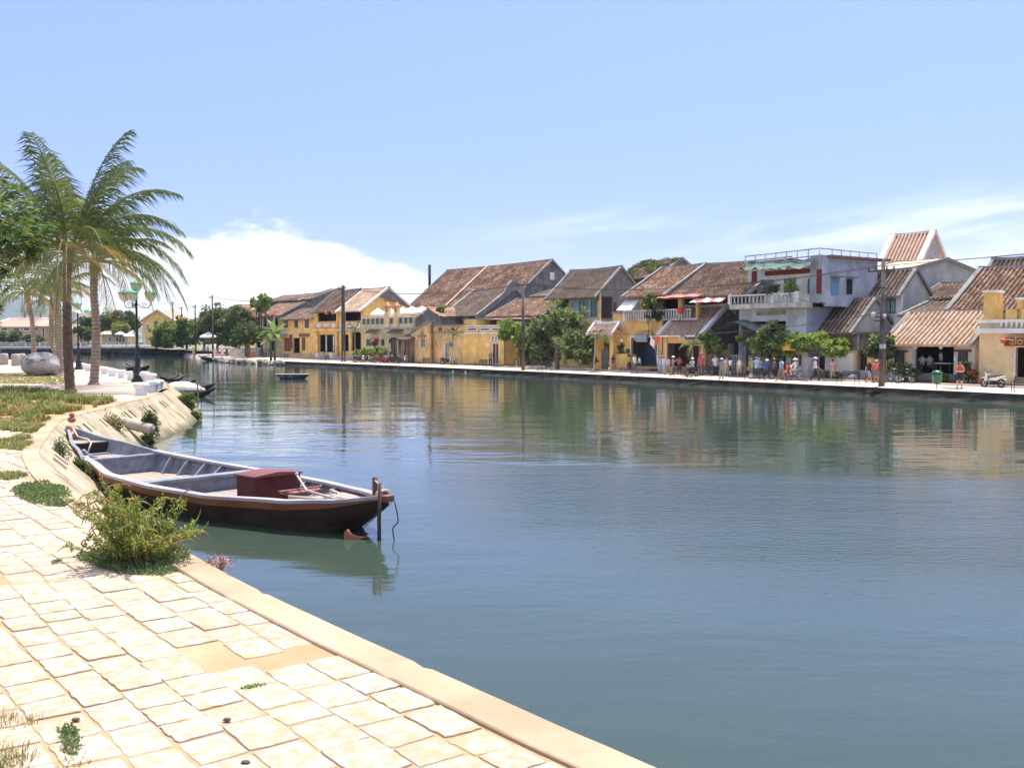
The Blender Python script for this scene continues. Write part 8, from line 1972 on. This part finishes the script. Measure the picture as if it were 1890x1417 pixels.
b=MB();b.box(.15,.80,-.33,.33,.50,.60);b.prism([(.12,-.35,.55),(-.02,-.35,1.15),(.05,-.35,1.18),(.22,-.35,.60)],(0,.70,0));b.box(.85,1.2,-.25,.25,.18,.22);b.build('passenger_seat',mat('cyclo_seat_red',(.42,.06,.05),.6),e)
b=MB();b.prism([(-.50,-.08,.92),(-.25,-.04,.92),(-.25,-.04,.97),(-.50,-.08,.97)],(0,.16,0));b.build('saddle',RUB,e)
dv_=Vector((-U[0],-U[1],0));fc=math.degrees(TH)-90
person(cl_-dv_*.30+Vector((0,0,.12)),fc,'cyclo driver in white with pinkish conical hat pedalling behind the seat','ride',('long',(.66,.70,.64)),('trousers',(.45,.55,.50)),hat=('conical',(.72,.50,.38)),group='riders on the promenade')
person(cl_+dv_*.35+Vector((0,0,.12)),fc,'passenger in bright red seated in the cyclo','sit',('tee',(.72,.10,.09)),('trousers',(.5,.42,.36)),group='riders on the promenade')
# red shopping bag, pedestal flowers
o=MB();o.lathe([(.18,0),(.26,.12),(.24,.3),(.1,.4)],n=10,sx=1.4);o=o.build('shopping_bag',cloth((.72,.05,.06)),loc=G(1120,681,.57)+Vector((0,0,.45)));tag(o,'bright red shopping bag carried beside the blue jeans','bag')
# birds / floats near the quay
for x,y,l in ((836,692,'left one of two small white posts in the water at the quay'),(859,693,'right one of two small white posts in the water at the quay'),(1352,712,'pale ornament on the quay face below the feathery tree')):
    p=G(x,y,0);b=MB();b.lathe([(.07,-.3),(.09,.15),(.13,.24),(.06,.32),(.09,.42),(0,.47)],n=8);o=b.build('quay_post',P_OWHITE,loc=p);tag(o,l,'post')
# planting discs on the promenade
for x,y,l in [(1097,687,'round soil bed at the foot of the bent sapling'),(655,669,'soil bed below the young palm by the motorbikes'),(735,671,'green weedy tree pit before the pale restaurant'),(565,664.5,'green weedy tree pit before the yellow shophouse'),(1761,717,'round metal cover on the paving by the green bin'),(1278,694,'soil bed with weeds under the drooping young palm'),(837,675,'grassy tree bed before the walled shop')]:
    p=G(x,y,.556);b=MB();b.lathe([(.75,0),(.72,.05),(.55,.06),(0,.05)],n=16);o=b.build('planting_bed',mat('soil',(.16,.12,.08),.95,.3,3) if 'soil' in l else (M_TRIMG if 'metal' in l else L_MD),loc=p);tag(o,l,'planting bed')
# scattered debris on the slabs
for x,y,l in [(419,1329,'small dark pebble on the lower slabs'),(453,1408,'dark seed pod near the bottom edge'),(140,1329,'dark dry leaf on a slab at lower left')]:
    p=G(x,y,PZ+.012);b=MB();b.lathe([(0,0),(.022,.004),(.018,.014),(0,.017)],n=7,sx=1.3);o=b.build('pebble',mat('dark_debris',(.10,.05,.04),.8),loc=p);tag(o,l,'debris')
# ---------- buildings beyond the bridge
T_PINK=tilemat('far_pink_tile',(.40,.21,.15),(.50,.28,.21),(.58,.36,.28),off=33)
def far_house(name,label,px0,px1,Y,yb,ye,yr,wm,tm,depth=14,hip=False,cat='house',wins=(),gable=False,verge=M_TRIM):
    a=AY(px0,yb,Y);c=AY(px1,yb,Y);ze=AY(px0,ye,Y).z;zr=AY(px0,yr,Y).z;zb=2.0;W=c.x-a.x
    e=empty(name,Vector((a.x,Y,zb)),label,cat);b=MB();he=ze-zb;hr=zr-zb
    if gable:   # gable towards the river
        b.prism([(0,0,0),(W,0,0),(W,0,he),(W/2,0,hr),(0,0,he)],(0,depth,0));b.build('wall',wm,e);b=MB()
        for s in (0,1):
            x0=-.5 if s==0 else W+.5;zz=he-.5*(hr-he)/(W/2);P=[(x0,-.6,zz),(W/2,-.6,hr+.12),(W/2,-.6,hr+.42),(x0,-.6,zz+.3)];b.prism(P if s==0 else P[::-1],(0,depth+1.2,0))
        b.build('roof',tm,e);b=MB()
        for s in (0,1):
            x0=-.6 if s==0 else W+.6;zz=he-.6*(hr-he)/(W/2);P=[(x0,-.75,zz+.1),(W/2,-.75,hr+.22),(W/2,-.75,hr+.62),(x0,-.75,zz+.5)];b.prism(P if s==0 else P[::-1],(0,.5,0))
        b.build('verge',verge,e)
    else:
        b.box(0,W,0,depth,0,he);b.build('wall',wm,e);hx=(hr-he)*1.3 if hip else 0;b=MB();o=.7
        V_=[(-o,-o,he),(W+o,-o,he),(W+o,depth+o,he),(-o,depth+o,he),(hx,depth/2,hr),(W-hx,depth/2,hr)]
        b.add(V_,[(0,1,5,4),(2,3,4,5),(1,2,5),(3,0,4),(3,2,1,0)]);b.build('roof',tm,e);b=MB();b.tube([V_[4],V_[5]],.28,5);
        for p,q in ((0,4),(1,5)): b.tube([V_[p],V_[q]],.25,5)
        b.build('ridge_cap',verge,e)
    for (x0,y0,x1,y1,m_) in wins:
        p=AY(x0,y1,Y);q=AY(x1,y0,Y);b=MB();b.box(p.x-a.x,q.x-a.x,-.12,-.0,p.z-zb,q.z-zb);w=b.build('window',M_TRIM,e);b=MB();b.box(p.x-a.x+.25,q.x-a.x-.25,-.16,-.12,p.z-zb+.25,q.z-zb-.25);b.build('pane',m_,w)
    return e
far_house('long_building','long two-storey ochre building with pink hipped roof beyond the bridge',-25,92,350,632,603,587,plaster('ochre_wall',(.58,.42,.26),(.4,.3,.2),.3,off=80),T_PINK,18,True,'building',wins=[(x,604,x+13,611,M_GLASS) for x in (2,24,43,64)]+[(x,616,x+13,624,M_GLASS) for x in (2,24,43,64)])
far_house('side_wing','orange-tinted wing with round window at the end of the long building',70,96,349,632,602,592,plaster('orange_wall',(.58,.36,.18),(.4,.25,.15),.3,off=82),T_PINK,10,True,'building',wins=[(78,603,83,628,M_DARK)])
far_house('rear_house','pink-roofed house seen between the dark palm trunk and the pale one, higher roof',132,172,380,632,598,584,P_OWHITE,T_PINK,12,False,gable=True)
far_house('front_house','lower pink-roofed house with yellow wall behind the palm trunks',120,168,345,632,612,600,P_CREAM,T_PINK,10,False,wins=[(122,616,132,626,M_GLASS)])
far_house('low_shop','low yellow building with open porch between the trees beyond the bridge',188,236,322,633,617,610,P_CREAM,T_PEACH,10,False,wins=[(201,621,206,632,M_DARK),(214,621,219,632,M_DARK),(226,619,231,632,M_DARK)])
far_house('gabled_house','yellow gabled house with pink roof and pale cornice near the bridge end',263,322,290,636,592,574,P_YEL,T_PINK,16,gable=True,wins=[(269,597,277,607,M_BLU),(265,615,268,633,M_TRIM)])
far_house('brown_roof_cottage','distant roof showing over the trees left of the lantern restaurant',425,462,215,640,572,561,P_YELD,T_RUST,8)
far_house('small_roof_house','small distant house between the utility poles',338,362,330,636,598,588,P_LGREY,T_BROWN,8)
for x,y,Y,l in [(222,613,318,'small white parasol beyond the bridge, left one'),(238,616,318,'small white parasol beyond the bridge, right one'),(385,615,186,'pink and white parasol under the bank trees'),(53,624,330,'pale parasol below the long pink-roofed building'),(150,613,335,'white parasol behind the palm trunks beyond the bridge')]:
    p=AY(x,y,Y);zb=2.0 if Y>200 else .7;parasol(Vector((p.x,p.y,zb)),l,3.4,max(2.2,p.z-zb),group='distant parasols')
b=MB();e=empty('parapet_wall',AY(425,652,172),'low pale wall behind the far-left people','wall');e.location.z=.6;b.box(0,6.5,0,.3,0,1.5);b.build('wall',P_OWHITE,e);b=MB();b.box(-.1,6.6,-.1,.4,1.5,1.62);b.build('coping',M_TRIM,e)
# ================================================================ HAZE (air between here and the hills)
hz=MB();hz.box(-6500,6500,-250,7500,-2.6,400)
hzm=bpy.data.materials.new('haze_air');hzm.use_nodes=True;nt=hzm.node_tree;nt.nodes.clear()
o_=nt.nodes.new('ShaderNodeOutputMaterial');pv=nt.nodes.new('ShaderNodeVolumePrincipled');pv.inputs['Color'].default_value=(.80,.88,1,1);pv.inputs['Density'].default_value=.0001;pv.inputs['Anisotropy'].default_value=.2
nt.links.new(pv.outputs[0],o_.inputs['Volume']);hz=hz.build('haze',hzm);hz['kind']='stuff'
